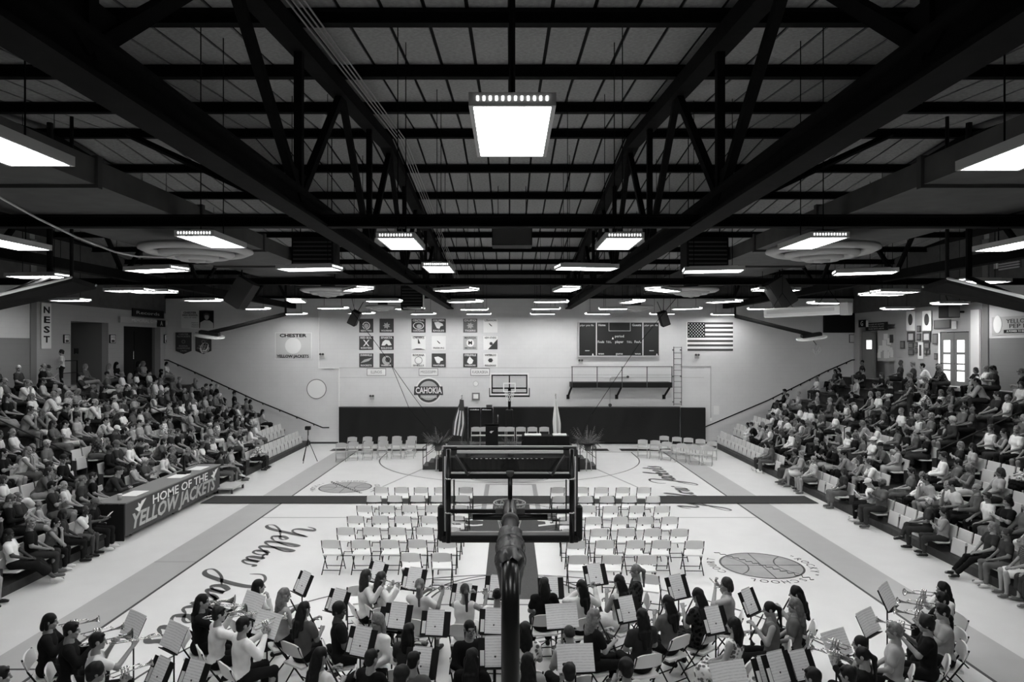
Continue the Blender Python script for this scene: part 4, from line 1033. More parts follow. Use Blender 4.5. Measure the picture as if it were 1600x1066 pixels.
MB().tube([(0, 0, -0.02), (0, 0.02, 0.15), (0.01, -0.04, 0.33)], 0.012, 6).build('stem', M['silver'], t); MB().lathe([(0.0, 0.45), (0.025, 0.42), (0.03, 0.36), (0.015, 0.32), (0.0, 0.32)], 10).build('capsule', M['silver'], t)
# cloth covered table
t = thing('stage_table', 'long table under a black cloth on the stage', 'table', (P(852, 680, 30).x, 29.95, SZ))
n = 64; vs = []; 
for i in range(n):
    a = 2 * math.pi * i / n; cx, cy = math.cos(a), math.sin(a); k = max(abs(cx), abs(cy)); px_, py_ = cx / k, cy / k
    w = 1 + 0.03 * math.sin(i * 2.2); vs += [(px_ * 1.02, py_ * 0.4, 0.745), (px_ * 1.04 * w, py_ * 0.43 * w, 0.01)]
mb = MB(); mb.add(vs, [(2 * i, 2 * ((i + 1) % n), 2 * ((i + 1) % n) + 1, 2 * i + 1) for i in range(n)] + [tuple(2 * i for i in range(n))[::-1]]); mb.build('tablecloth', M['cloth_black'], t)
MB().box(-1.0, 1.0, -0.38, 0.38, 0.70, 0.735).build('table_top', M['dark'], t)
for dx in (-0.9, 0.9):
    for dy in (-0.3, 0.3): MB().tube([(dx, dy, 0), (dx, dy, 0.7)], 0.02, 6).build('leg', M['dark'], t)
for dx, w, lab in ((-0.55, 0.36, 'left'), (0.62, 0.3, 'right')):
    tb = thing('certificate_pile', 'stack of white certificates at the %s end of the stage table' % lab, 'papers', (t.location.x + dx, 29.95, SZ + 0.747))
    for q in range(4): MB().box(-w, w, -0.22 + 0.01 * q, 0.22, 0.012 * q, 0.012 * q + 0.01).build('sheet', M['paper'], tb)
# folding chair (steel, used on the stage and beside it)
def chair_parts(frame_m, panel_m, resin=True):
    p = []
    w = 0.22
    def bar(name, pts, r=0.012): p.append((name, MB().tube(pts, r, 6).mesh(name, frame_m, True)))
    for s in (-1, 1):
        bar('front_leg', [(s * w, 0.22, 0.0), (s * w, -0.16, 0.60), (s * w * 0.97, -0.235, 0.79)])
        bar('rear_leg', [(s * w * 0.93, -0.24, 0.0), (s * w * 0.93, 0.17, 0.43)])
    bar('front_bar', [(-w, 0.165, 0.09), (w, 0.165, 0.09)], 0.009); bar('rear_bar', [(-w * .93, -0.16, 0.085), (w * .93, -0.16, 0.085)], 0.009)
    sm = MB(); n = 5
    prof = [(-0.205, -0.17), (-0.215, 0.12), (-0.19, 0.2), (-0.1, 0.23), (0.1, 0.23), (0.19, 0.2), (0.215, 0.12), (0.205, -0.17)]
    sm.prism(prof, 0.425, 0.455); p.append(('seat', sm.mesh('seat', panel_m)))
    bk = MB(); vs = []; fs = []; nx = 12
    for i in range(nx + 1):
        u = -1 + 2 * i / nx; cy = -0.225 - 0.025 * (1 - u * u); x = u * 0.228
        top = 0.815 - 0.055 * abs(u) ** 4; bot = 0.60 + 0.012 * abs(u) ** 3
        for (z, dy) in ((bot, 0.05), (top, 0.0)):
            vs += [(x, cy + dy, z), (x, cy + dy + 0.024, z)]
    for i in range(nx):
        a = 4 * i; b = a + 4
        fs += [(a, b, b + 2, a + 2), (a + 1, a + 3, b + 3, b + 1), (a + 2, b + 2, b + 3, a + 3), (a, a + 1, b + 1, b)]
    fs += [(0, 2, 3, 1), (4 * nx, 4 * nx + 1, 4 * nx + 3, 4 * nx + 2)]
    bk.add(vs, fs); p.append(('backrest', bk.mesh('backrest', panel_m, False)))
    return p
CH_RESIN = chair_parts(M['black'], M['resin']); CH_STEEL = chair_parts(M['beige'], M['beige'])
def chair(parts, loc, rz, label, group):
    t = thing('folding_chair', label, 'chair', loc, rz, group)
    for n_, me in parts: obj(n_, me, t)
    return t
k = 0
for x in (743.5, 757, 784.7, 796.5, 814, 832, 850.6):
    k += 1; d = 32.2
    chair(CH_STEEL, ((x - 796) / FPX * d, d, SZ), math.pi, 'beige folding chair on the stage, %s from left' % nth(k), 'chairs on the stage')
FARL = [(532.5, 724, 12), (551.5, 722, 6), (574.7, 721, 3), (597.8, 720, 0), (619.7, 719, 0), (640.3, 718.5, -4)]; FARL2 = [(549, 712), (573, 711.5), (597, 711), (619, 710.5), (643, 710.5)]
for i, (x, y, a) in enumerate(FARL): chair(CH_STEEL, ground(x, y - 3), math.pi + R(a), 'beige folding chair left of the stage, front row, %s from the tarp end' % nth(i + 1), 'spare chairs left of the stage')
for i, (x, y) in enumerate(FARL2): chair(CH_STEEL, ground(x, y - 2), math.pi, 'beige folding chair left of the stage, back row, %s from the tarp end' % nth(i + 1), 'spare chairs left of the stage')
FARR = [(1004, 717, -14), (1023, 718.5, -18), (1041, 721, -20), (1064, 724, -22), (1085, 727, -22), (1105, 729, -24)]; FARR2 = [(1037, 710), (1057, 712), (1075, 713.5), (1094, 716), (1112, 720)]
for i, (x, y, a) in enumerate(FARR): chair(CH_STEEL, ground(x, y - 2), math.pi + R(a), 'beige folding chair right of the stage, front row, %s from the stage' % nth(i + 1), 'spare chairs right of the stage')
for i, (x, y) in enumerate(FARR2): chair(CH_STEEL, ground(x, y - 2), math.pi - R(20), 'beige folding chair right of the stage, back row, %s from the stage' % nth(i + 1), 'spare chairs right of the stage')
# graduates' chairs
ROWS_L = [(14.75, [642, 689.6]), (15.75, [518, 563.4, 609, 651.4, 698]), (16.85, [540, 581, 621, 664.4, 706]), (17.95, [555.6, 593, 630, 671, 713]), (19.15, [570, 604, 640, 677, 720]), (20.4, [584, 617, 652.4, 684, 723]), (21.6, [595.4, 627, 657.4, 690, 727.6])]
ROWS_R = [(14.6, [903.6, 957, 1011]), (15.7, [900, 945.4, 992.4, 1033.4, 1085]), (16.7, [891, 935.6, 979, 1019.4, 1061]), (17.85, [887, 927.6, 968.4, 1008, 1047]), (19.1, [882, 920, 954.4, 995, 1034]), (20.3, [874, 915, 949, 983.4, 1020]), (21.6, [871, 909, 940, 973, 1006])]
for rows, side in ((ROWS_L, 'left'), (ROWS_R, 'right')):
    for ri, (d, xs) in enumerate(rows):
        xs = sorted(xs, key=lambda q: abs(q - 796))
        for ci, x in enumerate(xs):
            chair(CH_RESIN, ((x - 796) / FPX * d, d + 0.2 + rng.uniform(-0.02, 0.02), 0.0), R(rng.uniform(-3, 3)), 'empty white folding chair, %s block, %s row from the band, %s from the aisle' % (side, nth(ri + 1), nth(ci + 1)), 'white chairs set out for the graduates')
# ferns
def fern_mesh(L, droop):
    vs = []; fs = []; n = 14
    for i in range(n):
        t_ = i / (n - 1); y = L * t_ * (1 - 0.25 * droop * t_); z = L * (0.75 * t_ - droop * t_ * t_)
        w = 0.15 * math.sin(math.pi * min(1, t_ * 0.92 + 0.08)) * (1 - 0.3 * t_)
        for s in (-1, 1):
            b = len(vs); vs += [(0, y, z), (0, y + 0.02, z + 0.004), (s * w, y + 0.05, z - 0.03)]; fs.append((b, b + 1, b + 2))
        if i < n - 1:
            t2 = (i + 1) / (n - 1); y2 = L * t2 * (1 - 0.25 * droop * t2); z2 = L * (0.75 * t2 - droop * t2 * t2)
            b = len(vs); vs += [(-0.006, y, z), (0.006, y, z), (0.006, y2, z2), (-0.006, y2, z2)]; fs.append((b, b + 1, b + 2, b + 3))
    mb = MB(); mb.add(vs, fs); return mb.mesh('frond', M['leaf'])
FM = [fern_mesh(0.55, 0.75), fern_mesh(0.62, 0.35), fern_mesh(0.5, 0.95), fern_mesh(0.5, -0.35)]
def fern(loc, sc, stand, label):
    t = thing('potted_fern', label, 'plant', loc); r_ = random.Random(label)
    h = stand
    if h > 0.05:
        for a in range(3): MB().tube([(0.16 * math.cos(a * 2.1), 0.16 * math.sin(a * 2.1), 0), (0.06 * math.cos(a * 2.1), 0.06 * math.sin(a * 2.1), h)], 0.015, 6).build('stand_leg', M['light'], t)
    MB().lathe([(0.0, h), (0.12, h), (0.16, h + 0.24), (0.14, h + 0.24), (0.0, h + 0.2)], 18).build('pot', M['soil'], t, True)
    for k in range(64):
        f = obj('frond', FM[k % 4], t, (0, 0, h + 0.22), (r_.uniform(-0.25, 0.25), r_.uniform(-.3, .3), k * 2.399)); s_ = sc * r_.uniform(0.8, 1.2); f.scale = (s_ * 1.3, s_, s_)
fern((P(689, 700, 29.0).x - 0.1, 28.75, 0), 1.0, 0.85, 'tall fern on a stand at the left stage corner'); fern((P(913, 700, 29.0).x + 0.12, 28.75, 0), 1.05, 0.85, 'tall fern on a stand at the right stage corner')
fern((P(733, 690, 29.2).x, 29.1, SZ), 0.75, 0.0, 'low fern on the stage left of the podium'); fern((P(798, 690, 29.2).x, 29.1, SZ), 0.75, 0.0, 'low fern on the stage between podium and table')
# flags on poles
def pole_flag(x, d, label, striped):
    t = thing('flag_on_pole', label, 'flag', (x, d, SZ))
    MB().lathe([(0.0, 0.0), (0.16, 0.0), (0.15, 0.03), (0.03, 0.06), (0.0, 0.06)], 18).build('base', M['brass'], t); MB().tube([(0, 0, 0.05), (0.0, 0, 2.35)], 0.014, 8).build('pole', M['brass'], t)
    MB().lathe([(0.0, 2.52), (0.035, 2.42), (0.0, 2.35)], 10).build('finial', M['brass'], t)
    sg = -1 if striped else 1
    for i in range(7):
        vs = []; fs = []; n = 14
        for j in range(n + 1):
            v = j / n; z = 2.3 - 1.65 * v
            for e in (0, 1):
                u = (i + e) / 7; sp = 0.06 + (0.46 if striped else 0.26) * min(1, v * 1.5) * (1 - 0.45 * max(0, v - 0.5))
                xx = (u - 0.45) * sp * 1.2 + sg * (0.22 if striped else 0.04) * v; yy = 0.05 * math.sin(u * 9 + v * 2) - 0.04
                vs.append((xx, yy, z - u * 0.08))
        for j in range(n): fs.append((2 * j, 2 * j + 1, 2 * j + 3, 2 * j + 2))
        mb = MB(); mb.add(vs, fs)
        if striped: m_ = M['dark'] if i % 2 == 0 else M['white']
        else: m_ = M['white'] if i not in (3, 4) else M['light']
        mb.build('cloth_fold', m_, t, True)
    if striped: MB().add([(-0.09, -0.1, 2.25), (0.09, -0.1, 2.22), (0.12, -0.1, 1.72), (-0.14, -0.1, 1.75)], [(0, 3, 2, 1)]).build('canton', M['dark'], t)
pole_flag(P(720.5, 650, 30.4).x, 30.9, 'American flag hanging from a pole on the stage', True); pole_flag(P(869, 650, 30.6).x, 30.9, 'white flag hanging from a pole behind the table', False)
# tripod in the far left corner
t = thing('camera_tripod', 'black camera tripod standing by the far left bleacher end', 'tripod', ground(481, 722))
for a in (0.3, 2.4, 4.5): MB().tube([(0, 0, 1.05), (0.42 * math.cos(a), 0.42 * math.sin(a), 0.0)], 0.014, 6).build('leg', M['black'], t)
MB().tube([(0, 0, 0.7), (0, 0, 1.45)], 0.018, 6).build('column', M['black'], t); MB().cbox(-0.12, 0.12, -0.08, 0.1, 1.45, 1.62, 0.02).build('camera_head', M['black'], t); MB().tube([(0.05, -0.05, 1.45), (0.12, -0.3, 1.25)], 0.01, 6).build('pan_handle', M['black'], t)

# ================================================================== SCORER'S TABLE
t = thing('scorers_table', 'long scorers table with dark HOME OF THE YELLOW JACKETS front', 'table')
ty0, ty1, tx = 18.4, 24.4, -10.35
MB().cbox(tx - 0.04, tx, ty0, ty1, 0.12, 1.0, 0.008).build('front_panel', M['dark'], t); MB().cbox(tx - 0.8, tx - 0.04, ty0, ty0 + 0.04, 0.0, 0.98, 0.005).build('end_panel', M['black'], t); MB().cbox(tx - 0.8, tx - 0.04, ty1 - 0.04, ty1, 0.0, 0.98, 0.005).build('end_panel', M['black'], t)
MB().cbox(tx - 0.85, tx + 0.03, ty0 - 0.02, ty1 + 0.02, 1.0, 1.04, 0.008).build('table_top', M['mid'], t)
for yy in (19.0, 21.4, 23.8): MB().tube([(tx - 0.2, yy, 0), (tx - 0.2, yy, 0.12)], 0.03, 6).build('foot', M['black'], t)
RL = (R(90), 0, R(90))
text('HOME OF THE', 0.36, t, (tx + 0.006, 21.6, 0.79), RL, M['white'], 3.6, bold=0.012)
text('YELLOW JACKETS', 0.56, t, (tx + 0.006, 21.3, 0.42), RL, M['light'], 5.3, bold=0.03, shear=0.25)
for yy in (19.15, 23.95):
    m4 = Matrix.Translation((tx + 0.001, yy, 0.78)) @ Matrix.Rotation(R(90), 4, 'Z') @ Matrix.Rotation(R(90), 4, 'X'); mb = MB()
    mb.prism([(-0.28, -0.02), (-0.05, -0.16), (0.05, -0.04), (0.3, 0.16), (0.06, 0.13), (0.0, 0.05), (-0.12, 0.12), (-0.1, 0.0)], 0, 0.006, m4); mb.build('emblem', M['white'], t)
for i, (yy, lab) in enumerate(((19.2, 'near end'), (21.8, 'middle'), (23.2, 'far end'))):
    o = MB().box(tx - 0.6, tx - 0.15, yy, yy + 0.7, 1.041, 1.05).build('paper_sheet', M['paper']); tag(o, 'white papers on the scorers table at the ' + lab, 'papers')
t = thing('drink_cup', 'small pale cup on the scorers table', 'cup', (tx - 0.35, 18.75, 1.041)); MB().lathe([(0.0, 0.0), (0.05, 0.0), (0.06, 0.15), (0.052, 0.15), (0.045, 0.01)], 16).build('cup_wall', M['light'], t, True); MB().lathe([(0.0, 0.165), (0.064, 0.16), (0.064, 0.148), (0.0, 0.15)], 16).build('lid', M['white'], t, True)
t = thing('scorer_bench', 'low dark step at the far end of the scorers table', 'step', (tx + 0.1, 24.8, 0)); MB().cbox(-0.3, 0.45, -0.6, 0.6, 0.16, 0.22, 0.01).build('top', M['light'], t)
for dx in (-0.22, 0.37):
    for dy in (-0.5, 0.5): MB().box(dx - 0.03, dx + 0.03, dy - 0.03, dy + 0.03, 0, 0.16).build('leg', M['dark'], t)
t = thing('console_post', 'black post with a control console on the scorers table', 'console', (tx - 0.42, 22.6, 1.04)); MB().box(-0.03, 0.03, -0.03, 0.03, 0, 0.6).build('post', M['black'], t); MB().cbox(-0.15, 0.15, -0.2, 0.2, 0, 0.07, 0.01).build('console', M['black'], t)

# ================================================================== BASKETS
def hoop(parent, y, z, face, net_m):
    r = 0.225; c = Vector((0, y + face * 0.38, z))
    MB().tube([c + Vector((r * math.cos(a * math.pi / 12), r * math.sin(a * math.pi / 12), 0)) for a in range(24)], 0.01, 6, closed=True).build('rim', M['light'], parent, True)
    net = MB()
    for k in range(12):
        a = k * math.pi / 6
        for sg in (-1, 1):
            pts = []
            for j in range(5):
                rr = r * (1 - 0.42 * (j / 4)); an = a + sg * j * math.pi / 12
                pts.append(c + Vector((rr * math.cos(an), rr * math.sin(an), -0.1 * j)))
            net.tube(pts, 0.005, 4, False)
    net.build('net', net_m, parent)
    MB().box(-0.08, 0.08, *sorted((y + face * 0.02, y + face * 0.17)), z - 0.12, z + 0.02).build('rim_bracket', M['dark'], parent)
# far basket
fy = BF - 1.22
t = thing('basketball_goal', 'far basketball goal with clear board and white frame', 'basketball goal')
def frame(parent, name, y0, y1, hw, z0, z1, b, m):
    MB().box(-hw, hw, y0, y1, z1 - b, z1).build(name, m, parent); MB().box(-hw, hw, y0, y1, z0, z0 + b).build(name, m, parent)
    for s in (-1, 1): a, c = sorted((s * hw, s * (hw - b))); MB().box(a, c, y0, y1, z0 + b, z1 - b).build(name, m, parent)
frame(t, 'board_frame', fy, fy + 0.05, 0.93, 2.9, 3.97, 0.07, M['white'])
MB().box(-0.86, 0.86, fy + 0.015, fy + 0.025, 2.97, 3.9).build('glass_board', M['glass'], t)
m_ = MB()
for a in ((-0.3, 0.3, 3.45, 3.5), (-0.3, 0.3, 3.05, 3.1), (-0.3, -0.25, 3.1, 3.45), (0.25, 0.3, 3.1, 3.45)): m_.box(a[0], a[1], fy - 0.004, fy + 0.01, a[2], a[3])
m_.build('target_square', M['white'], t)
frame(t, 'rear_frame', fy + 0.06, fy + 0.12, 0.86, 2.98, 3.88, 0.06, M['black'])
MB().box(-0.86, 0.86, fy + 0.06, fy + 0.14, 3.2, 3.27).build('cross_bar', M['black'], t); MB().box(-0.03, 0.03, fy + 0.06, fy + 0.12, 3.27, 3.85).build('centre_bar', M['black'], t)
mb = MB(); mb.box(-0.97, 0.97, fy - 0.03, fy + 0.08, 2.82, 2.9); mb.box(-0.97, -0.93, fy - 0.03, fy + 0.08, 2.9, 3.25); mb.box(0.93, 0.97, fy - 0.03, fy + 0.08, 2.9, 3.25); mb.build('edge_padding', M['black'], t)
hoop(t, fy, 3.05, -1, M['white'])
MB().tube([(0, fy + 0.12, 3.15), (0, fy + 2.2, 3.0), (0, fy + 2.5, 2.7), (0, fy + 2.5, 0.0)], 0.075, 12).build('gooseneck_pole', M['black'], t, True)
MB().cbox(-0.18, 0.18, fy + 2.32, fy + 2.68, 0.05, 2.0, 0.04).build('pole_pad', M['pad'], t)
# near basket, seen from behind
ny = 9.25
t = thing('basketball_goal', 'near basketball goal seen from behind on its thick black pole', 'basketball goal')
def Q(x, y, d): p = P(x, y, d); return p
bx0, bx1 = Q(691, 0, ny).x, Q(903, 0, ny).x; hw = (bx1 - bx0) / 2; xc = (bx0 + bx1) / 2
def bz(y, d=ny): return CAM_H - (y - 540) / FPX * d
zt, zb = bz(697), bz(843)
def nbox(name, x0, x1, y0, y1, z0, z1, m, c=0.006): return MB().cbox(x0, x1, y0, y1, z0, z1, c).build(name, m, t)
nbox('frame_top', bx0, bx1, ny, ny + 0.05, zt - 0.05, zt, M['light']); nbox('frame_bottom', bx0, bx1, ny, ny + 0.05, zb + 0.02, zb + 0.1, M['offwhite'])  # bottom bar's pale colour stands in for light falling on it
nbox('frame_side', bx0, bx0 + 0.05, ny, ny + 0.05, zb + 0.1, zt - 0.05, M['dark']); nbox('frame_side', bx1 - 0.05, bx1, ny, ny + 0.05, zb + 0.1, zt - 0.05, M['dark'])
MB().box(bx0 + 0.05, bx1 - 0.05, ny + 0.02, ny + 0.03, zb + 0.1, zt - 0.05).build('glass_board', M['glass'], t)
nbox('top_bar', bx0 + 0.2, bx1 - 0.2, ny - 0.05, ny + 0.0, bz(708), bz(703), M['white'])  # white colour stands in for light from above on the bar
nbox('top_bar', bx0 + 0.05, bx1 - 0.05, ny - 0.03, ny, bz(703) , bz(699.5), M['black'])
yf = ny - 0.12
for s in (-1, 1):
    xs_ = xc + s * (hw - 0.095)
    MB().tube([(xs_, yf, bz(844)), (xs_, yf, bz(700))], 0.034, 12).build('upright', M['gloss'], t, True)
    MB().tube([(xs_ + s * 0.05, yf + 0.05, bz(828)), (xs_ + s * 0.05, yf + 0.05, bz(712))], 0.012, 8).build('side_rod', M['offwhite'], t, True)
    MB().tube([(xs_ - s * 0.07, yf + 0.05, bz(748)), (xs_ - s * 0.07, yf + 0.05, bz(812)), (xs_ - s * 0.25, yf + 0.05, bz(812))], 0.01, 8).build('adjuster_rod', M['black'], t, True)
    MB().tube([(xs_ - s * 0.09, yf, bz(709)), (xs_ - s * 0.27, yf - 0.03, bz(740))], 0.017, 8).build('brace', M['dark'], t, True)
    for yy in (748, 801): MB().lathe([(0.036, -0.012), (0.05, -0.008), (0.05, 0.008), (0.036, 0.012)], 14, Matrix.Translation((xs_, yf, bz(yy, yf)))).build('clamp', M['silver'], t, True)
    a, b = sorted((xc + s * (hw - 0.05), xc + s * (hw + 0.06))); MB().cbox(a, b, ny - 0.05, ny + 0.09, zb - 0.02, bz(789), 0.03).build('edge_padding', M['pad'], t)
    a, b = sorted((xc + s * (hw - 0.02), xc + s * (hw - 0.2))); nbox('corner_plate', a, b, ny - 0.015, ny + 0.0, bz(712), bz(698), M['dark'])
nbox('cross_bar', xc - hw + 0.1, xc + hw - 0.1, yf - 0.03, yf + 0.03, bz(748, yf), bz(740.5, yf), M['black']); nbox('cross_bar', xc - hw + 0.1, xc + hw - 0.1, yf - 0.03, yf + 0.03, bz(802, yf), bz(796, yf), M['black'])
MB().tube([(xc - 0.5, yf, bz(808, yf)), (xc + 0.5, yf, bz(808, yf))], 0.042, 14).build('torsion_bar', M['gloss'], t, True)
MB().cbox(bx0 - 0.02, bx1 + 0.02, ny - 0.08, ny + 0.09, zb - 0.03, zb + 0.055, 0.03).build('bottom_padding', M['pad'], t)
MB().tube([(xc, yf, bz(806, yf)), (xc, yf, bz(738, yf))], 0.031, 14).build('centre_tube', M['gloss'], t, True)
MB().lathe([(0.0, 0.03), (0.055, 0.03), (0.055, -0.02), (0.03, -0.05)], 16, Matrix.Translation((xc, yf, bz(740, yf)))).build('centre_cap', M['dark'], t, True)
PYP, PZ = 6.15, 3.17; xp = (797.5 - 796) / FPX * PYP
pts = [(xp, PYP, 0.0), (xp, PYP, PZ - 0.42)]
for i in range(1, 9):
    a = math.pi / 2 * i / 8; pts.append((xp, PYP + 0.42 * (1 - math.cos(a)), PZ - 0.42 + 0.42 * math.sin(a)))
pts += [(xp, 8.2, PZ)]
MB().tube(pts, 0.083, 20).build('gooseneck_pole', M['gloss'], t, True)
MB().tube([(xp, 8.1, PZ), (xp, 9.1, PZ - 0.02)], 0.088, 20).build('arm_sleeve', M['gloss'], t, True); MB().tube([(xp, 8.1, PZ), (xp, 8.22, PZ)], 0.105, 20).build('arm_collar', M['dark'], t, True)
for s in (-1, 1): MB().cbox(*sorted((xp + s * 0.08, xp + s * 0.19)), 8.75, 8.82, PZ - 0.06, PZ + 0.02, 0.01).build('bolt_lug', M['dark'], t)
# wrapped pad on the arm
vs = []; fs = []; n = 20; L_ = 16
for i in range(L_ + 1):
    yv = PYP + 0.32 + i * 1.05 / L_
    for j in range(n):
        a = -0.25 * math.pi + 1.5 * math.pi * j / (n - 1); rr = (0.09 if i == 0 else (0.118 if i == 1 else 0.135)) + 0.012 * math.sin(i * 1.7 + j) + 0.008 * math.sin(j * 2.3 + i)
        zz = PZ + rr * math.sin(a); xx = xp + rr * math.cos(a)
        if j in (0, n - 1): zz -= 0.16 + 0.03 * math.sin(i)
        if j in (1, n - 2): zz -= 0.07
        vs.append((xx, yv, zz))
for i in range(L_):
    for j in range(n - 1): a = i * n + j; fs.append((a, a + n, a + n + 1, a + 1))
mb = MB(); mb.add(vs, fs); mb.build('arm_pad_wrap', M['pad'], t, True)
for yv in (PYP + 0.55, PYP + 0.95): MB().lathe([(0.15, -0.02), (0.157, 0), (0.15, 0.02)], 18, Matrix.Translation((xp, yv, PZ)) @ Matrix.Rotation(R(90), 4, 'X'), -0.3, math.pi + 0.3).build('pad_strap', M['black'], t, True)
hoop(t, ny + 0.05, 3.05, 1, M['white'])
# stowed side goals
def side_goal(px, py, d, s, sc, label):
    c = P(px, py, d); t = thing('stowed_side_goal', label, 'basketball goal', c)
    n = 26; poly = [(sc * 0.68 * math.cos(a * 2 * math.pi / n), sc * 0.5 * math.sin(a * 2 * math.pi / n)) for a in range(n)]
    m4 = Matrix.Rotation(R(s * -8), 4, 'Y') @ Matrix.Rotation(R(10), 4, 'X')
    mb = MB(); mb.prism(poly, -0.03, 0.03, m4); mb.build('fan_board', M['white'], t)
    MB().cbox(-0.45, 0.45, -0.12, 0.12, 0.06, 0.2, 0.01, m4).build('mount_plate', M['black'], t)
    MB().tube([(0, 0, 0.15), (-s * 0.9, 0.0, 0.35), (-s * 3.4, 0.2, 1.0)], 0.09, 8).build('swing_arm', M['black'], t)
    MB().tube([(-s * 3.4, 0.2, 1.0), (-s * 3.4, 0.2, deck_z(d) - c.z + 0.02)], 0.05, 8).build('hanger_post', M['black'], t)
    rc_ = Vector((s * 0.18, -0.1, -0.5)); r = 0.23
    MB().tube([rc_ + Vector((r * math.cos(a * math.pi / 10) * 0.75, r * math.sin(a * math.pi / 10) * 0.5, r * math.sin(a * math.pi / 10) * 0.8)) for a in range(20)], 0.011, 6, closed=True).build('rim', M['light'], t, True)
    MB().tube([rc_ + Vector((0, 0, 0.18)), (0, 0, -0.02)], 0.02, 6).build('rim_bracket', M['dark'], t)
    net = MB(); 
    for k in range(9):
        a = k * 2 * math.pi / 9
        net.tube([rc_ + Vector((0.17 * math.cos(a), 0.12 * math.sin(a), 0.16 * math.sin(a))), rc_ + Vector((0.2 * math.cos(a + .5), 0.12 * math.sin(a + .5), -0.12)), rc_ + Vector((0.1 * math.cos(a + .9), 0.07 * math.sin(a + .9), -0.28))], 0.008, 4, False)
    net.build('net', M['light'], t)
side_goal(327, 525, 31.0, -1, 1.0, 'white fan-shaped side goal folded up near the left doorway'); side_goal(1268, 528, 31.0, 1, 1.0, 'white fan-shaped side goal folded up under the black screen')
def stowed_arm(s, label):
    t = thing('stowed_goal_arm', label, 'basketball goal')
    def pt(x, y, d): return P(x if s < 0 else 1592 - x, y + (0 if s < 0 else 2), d)
    a, b = pt(-25, 490, 13.6), pt(150, 452, 17.5); a2, b2 = pt(-20, 474, 12.4), pt(112, 440, 15.4)
    mb = MB(); th = Vector((0, 0, 0.12)); vs = [a, b, b2, a2]; vs = [v for v in vs] + [v + th for v in vs]
    mb.add(vs, [(3, 2, 1, 0), (4, 5, 6, 7), (0, 1, 5, 4), (1, 2, 6, 5), (2, 3, 7, 6), (3, 0, 4, 7)]); mb.build('board', M['steel'], t)
    for p, q in ((a, b), (a2, b2)): MB().tube([p + Vector((0, 0, 0.10)), q + Vector((0, 0, 0.10))], 0.032, 8).build('edge_trim', M['white'], t, True)
    c = pt(78, 432, 16); MB().tube([pt(-15, 470, 13.8), c, c + Vector((0, 0, deck_z(16) - c.z - 0.2))], 0.07, 8).build('swing_arm', M['black'], t)
    MB().tube([b2 + Vector((0, 0, 0.05)), b2 + Vector((0, 0, deck_z(15.4) - b2.z - 0.2))], 0.04, 8).build('hanger_post', M['black'], t)
stowed_arm(-1, 'black folded goal with white edges high above the left bleachers'); stowed_arm(1, 'black folded goal with white edges high above the right bleachers')
t = thing('guard_rail', 'short black guard rail on the concourse left of the open door', 'railing')
MB().tube([(-18.2, 27.75, CON), (-18.2, 27.75, CON + 1.05), (-18.2, 28.75, CON + 1.05), (-18.2, 28.75, CON)], 0.03, 8).build('rail', M['black'], t, True)
MB().tube([(-18.2, 27.75, CON + 0.55), (-18.2, 28.75, CON + 0.55)], 0.02, 6).build('mid_rail', M['black'], t)
t = thing('wall_louver', 'pale slatted louver high on the right wall near the picture edge', 'louver')
side_panel(1, 'backing', 1555, 1597, 401, 421, M['dark'], t, 0.02)
for i in range(5): side_panel(1, 'slat', 1564, 1596, 402 + i * 4, 404.2 + i * 4, M['offwhite'], t, 0.05, 0.02)
side_panel(1, 'white_panel', 1556, 1561.5, 407, 420, M['white'], t, 0.03, 0.02)
t = dark_box('wall_speaker', 'black box speaker on a bracket above the glazed doors', 'speaker', (17.9, 27.8, 6.65), 0.5, 0.62, 0.5, extra='grille'); MB().tube([(0.2, 0, 0), (0.6, 0, 0)], 0.04, 8).build('wall_arm', M['steel'], t)
# projector screen case
a, b = P(1196, 490, 19.5), P(1325, 483, 17.8); d_ = b - a; t = thing('projector_screen_case', 'long white projector screen case hanging over the right bleachers', 'projector screen', a)
rot = Vector((1, 0, 0)).rotation_difference(d_.normalized()).to_matrix().to_4x4(); L_ = d_.length
mb = MB(); mb.cbox(0, L_, -0.12, 0.12, -0.13, 0.13, 0.03, rot); mb.build('case', M['white'], t); mb = MB(); mb.cbox(L_ - 0.16, L_ + 0.06, -0.14, 0.14, -0.16, 0.18, 0.02, rot); mb.build('end_cap', M['light'], t)
mb = MB(); mb.box(0.1, L_ - 0.3, -0.126, -0.119, -0.03, 0.06, rot); mb.build('label_strip', M['offwhite'], t)
for f in (0.22, 0.78):
    p = d_ * f + Vector((0, 0, 0.13)); ap = p + Vector((0, 0.0, 0.42))
    for dx in (-0.3, 0.3): MB().tube([p + d_.normalized() * dx, ap], 0.008, 5).build('wire_sling', M['steel'], t)
    MB().tube([ap, Vector((ap.x, ap.y, CAM_H + 2.16 - a.z))], 0.008, 5).build('hanger_wire', M['steel'], t)
# dark hanging loudspeakers over the aisles (left 373,460 / right 1200,470)
for px, lab in ((378, 'black wedge loudspeaker hanging over the left bleacher front'), (1218, 'black wedge loudspeaker hanging over the right bleacher front')):
    c = P(px, 458, 19.5); t = thing('wedge_speaker', lab, 'speaker', c); s = -1 if px < 796 else 1
    m4 = Matrix.Rotation(R(-s * 32), 4, 'Y'); mb = MB(); mb.cbox(-0.25, 0.25, -0.3, 0.3, -0.42, 0.42, 0.03, m4); mb.build('cabinet', M['black'], t); mb = MB(); mb.box(-0.24, 0.24, -0.31, -0.299, -0.4, 0.4, m4); mb.build('grille', M['dark'], t)
    MB().tube([(0, 0, 0.4), (0, 0, CAM_H + 2.16 - c.z)], 0.02, 6).build('hanger_pole', M['steel'], t)
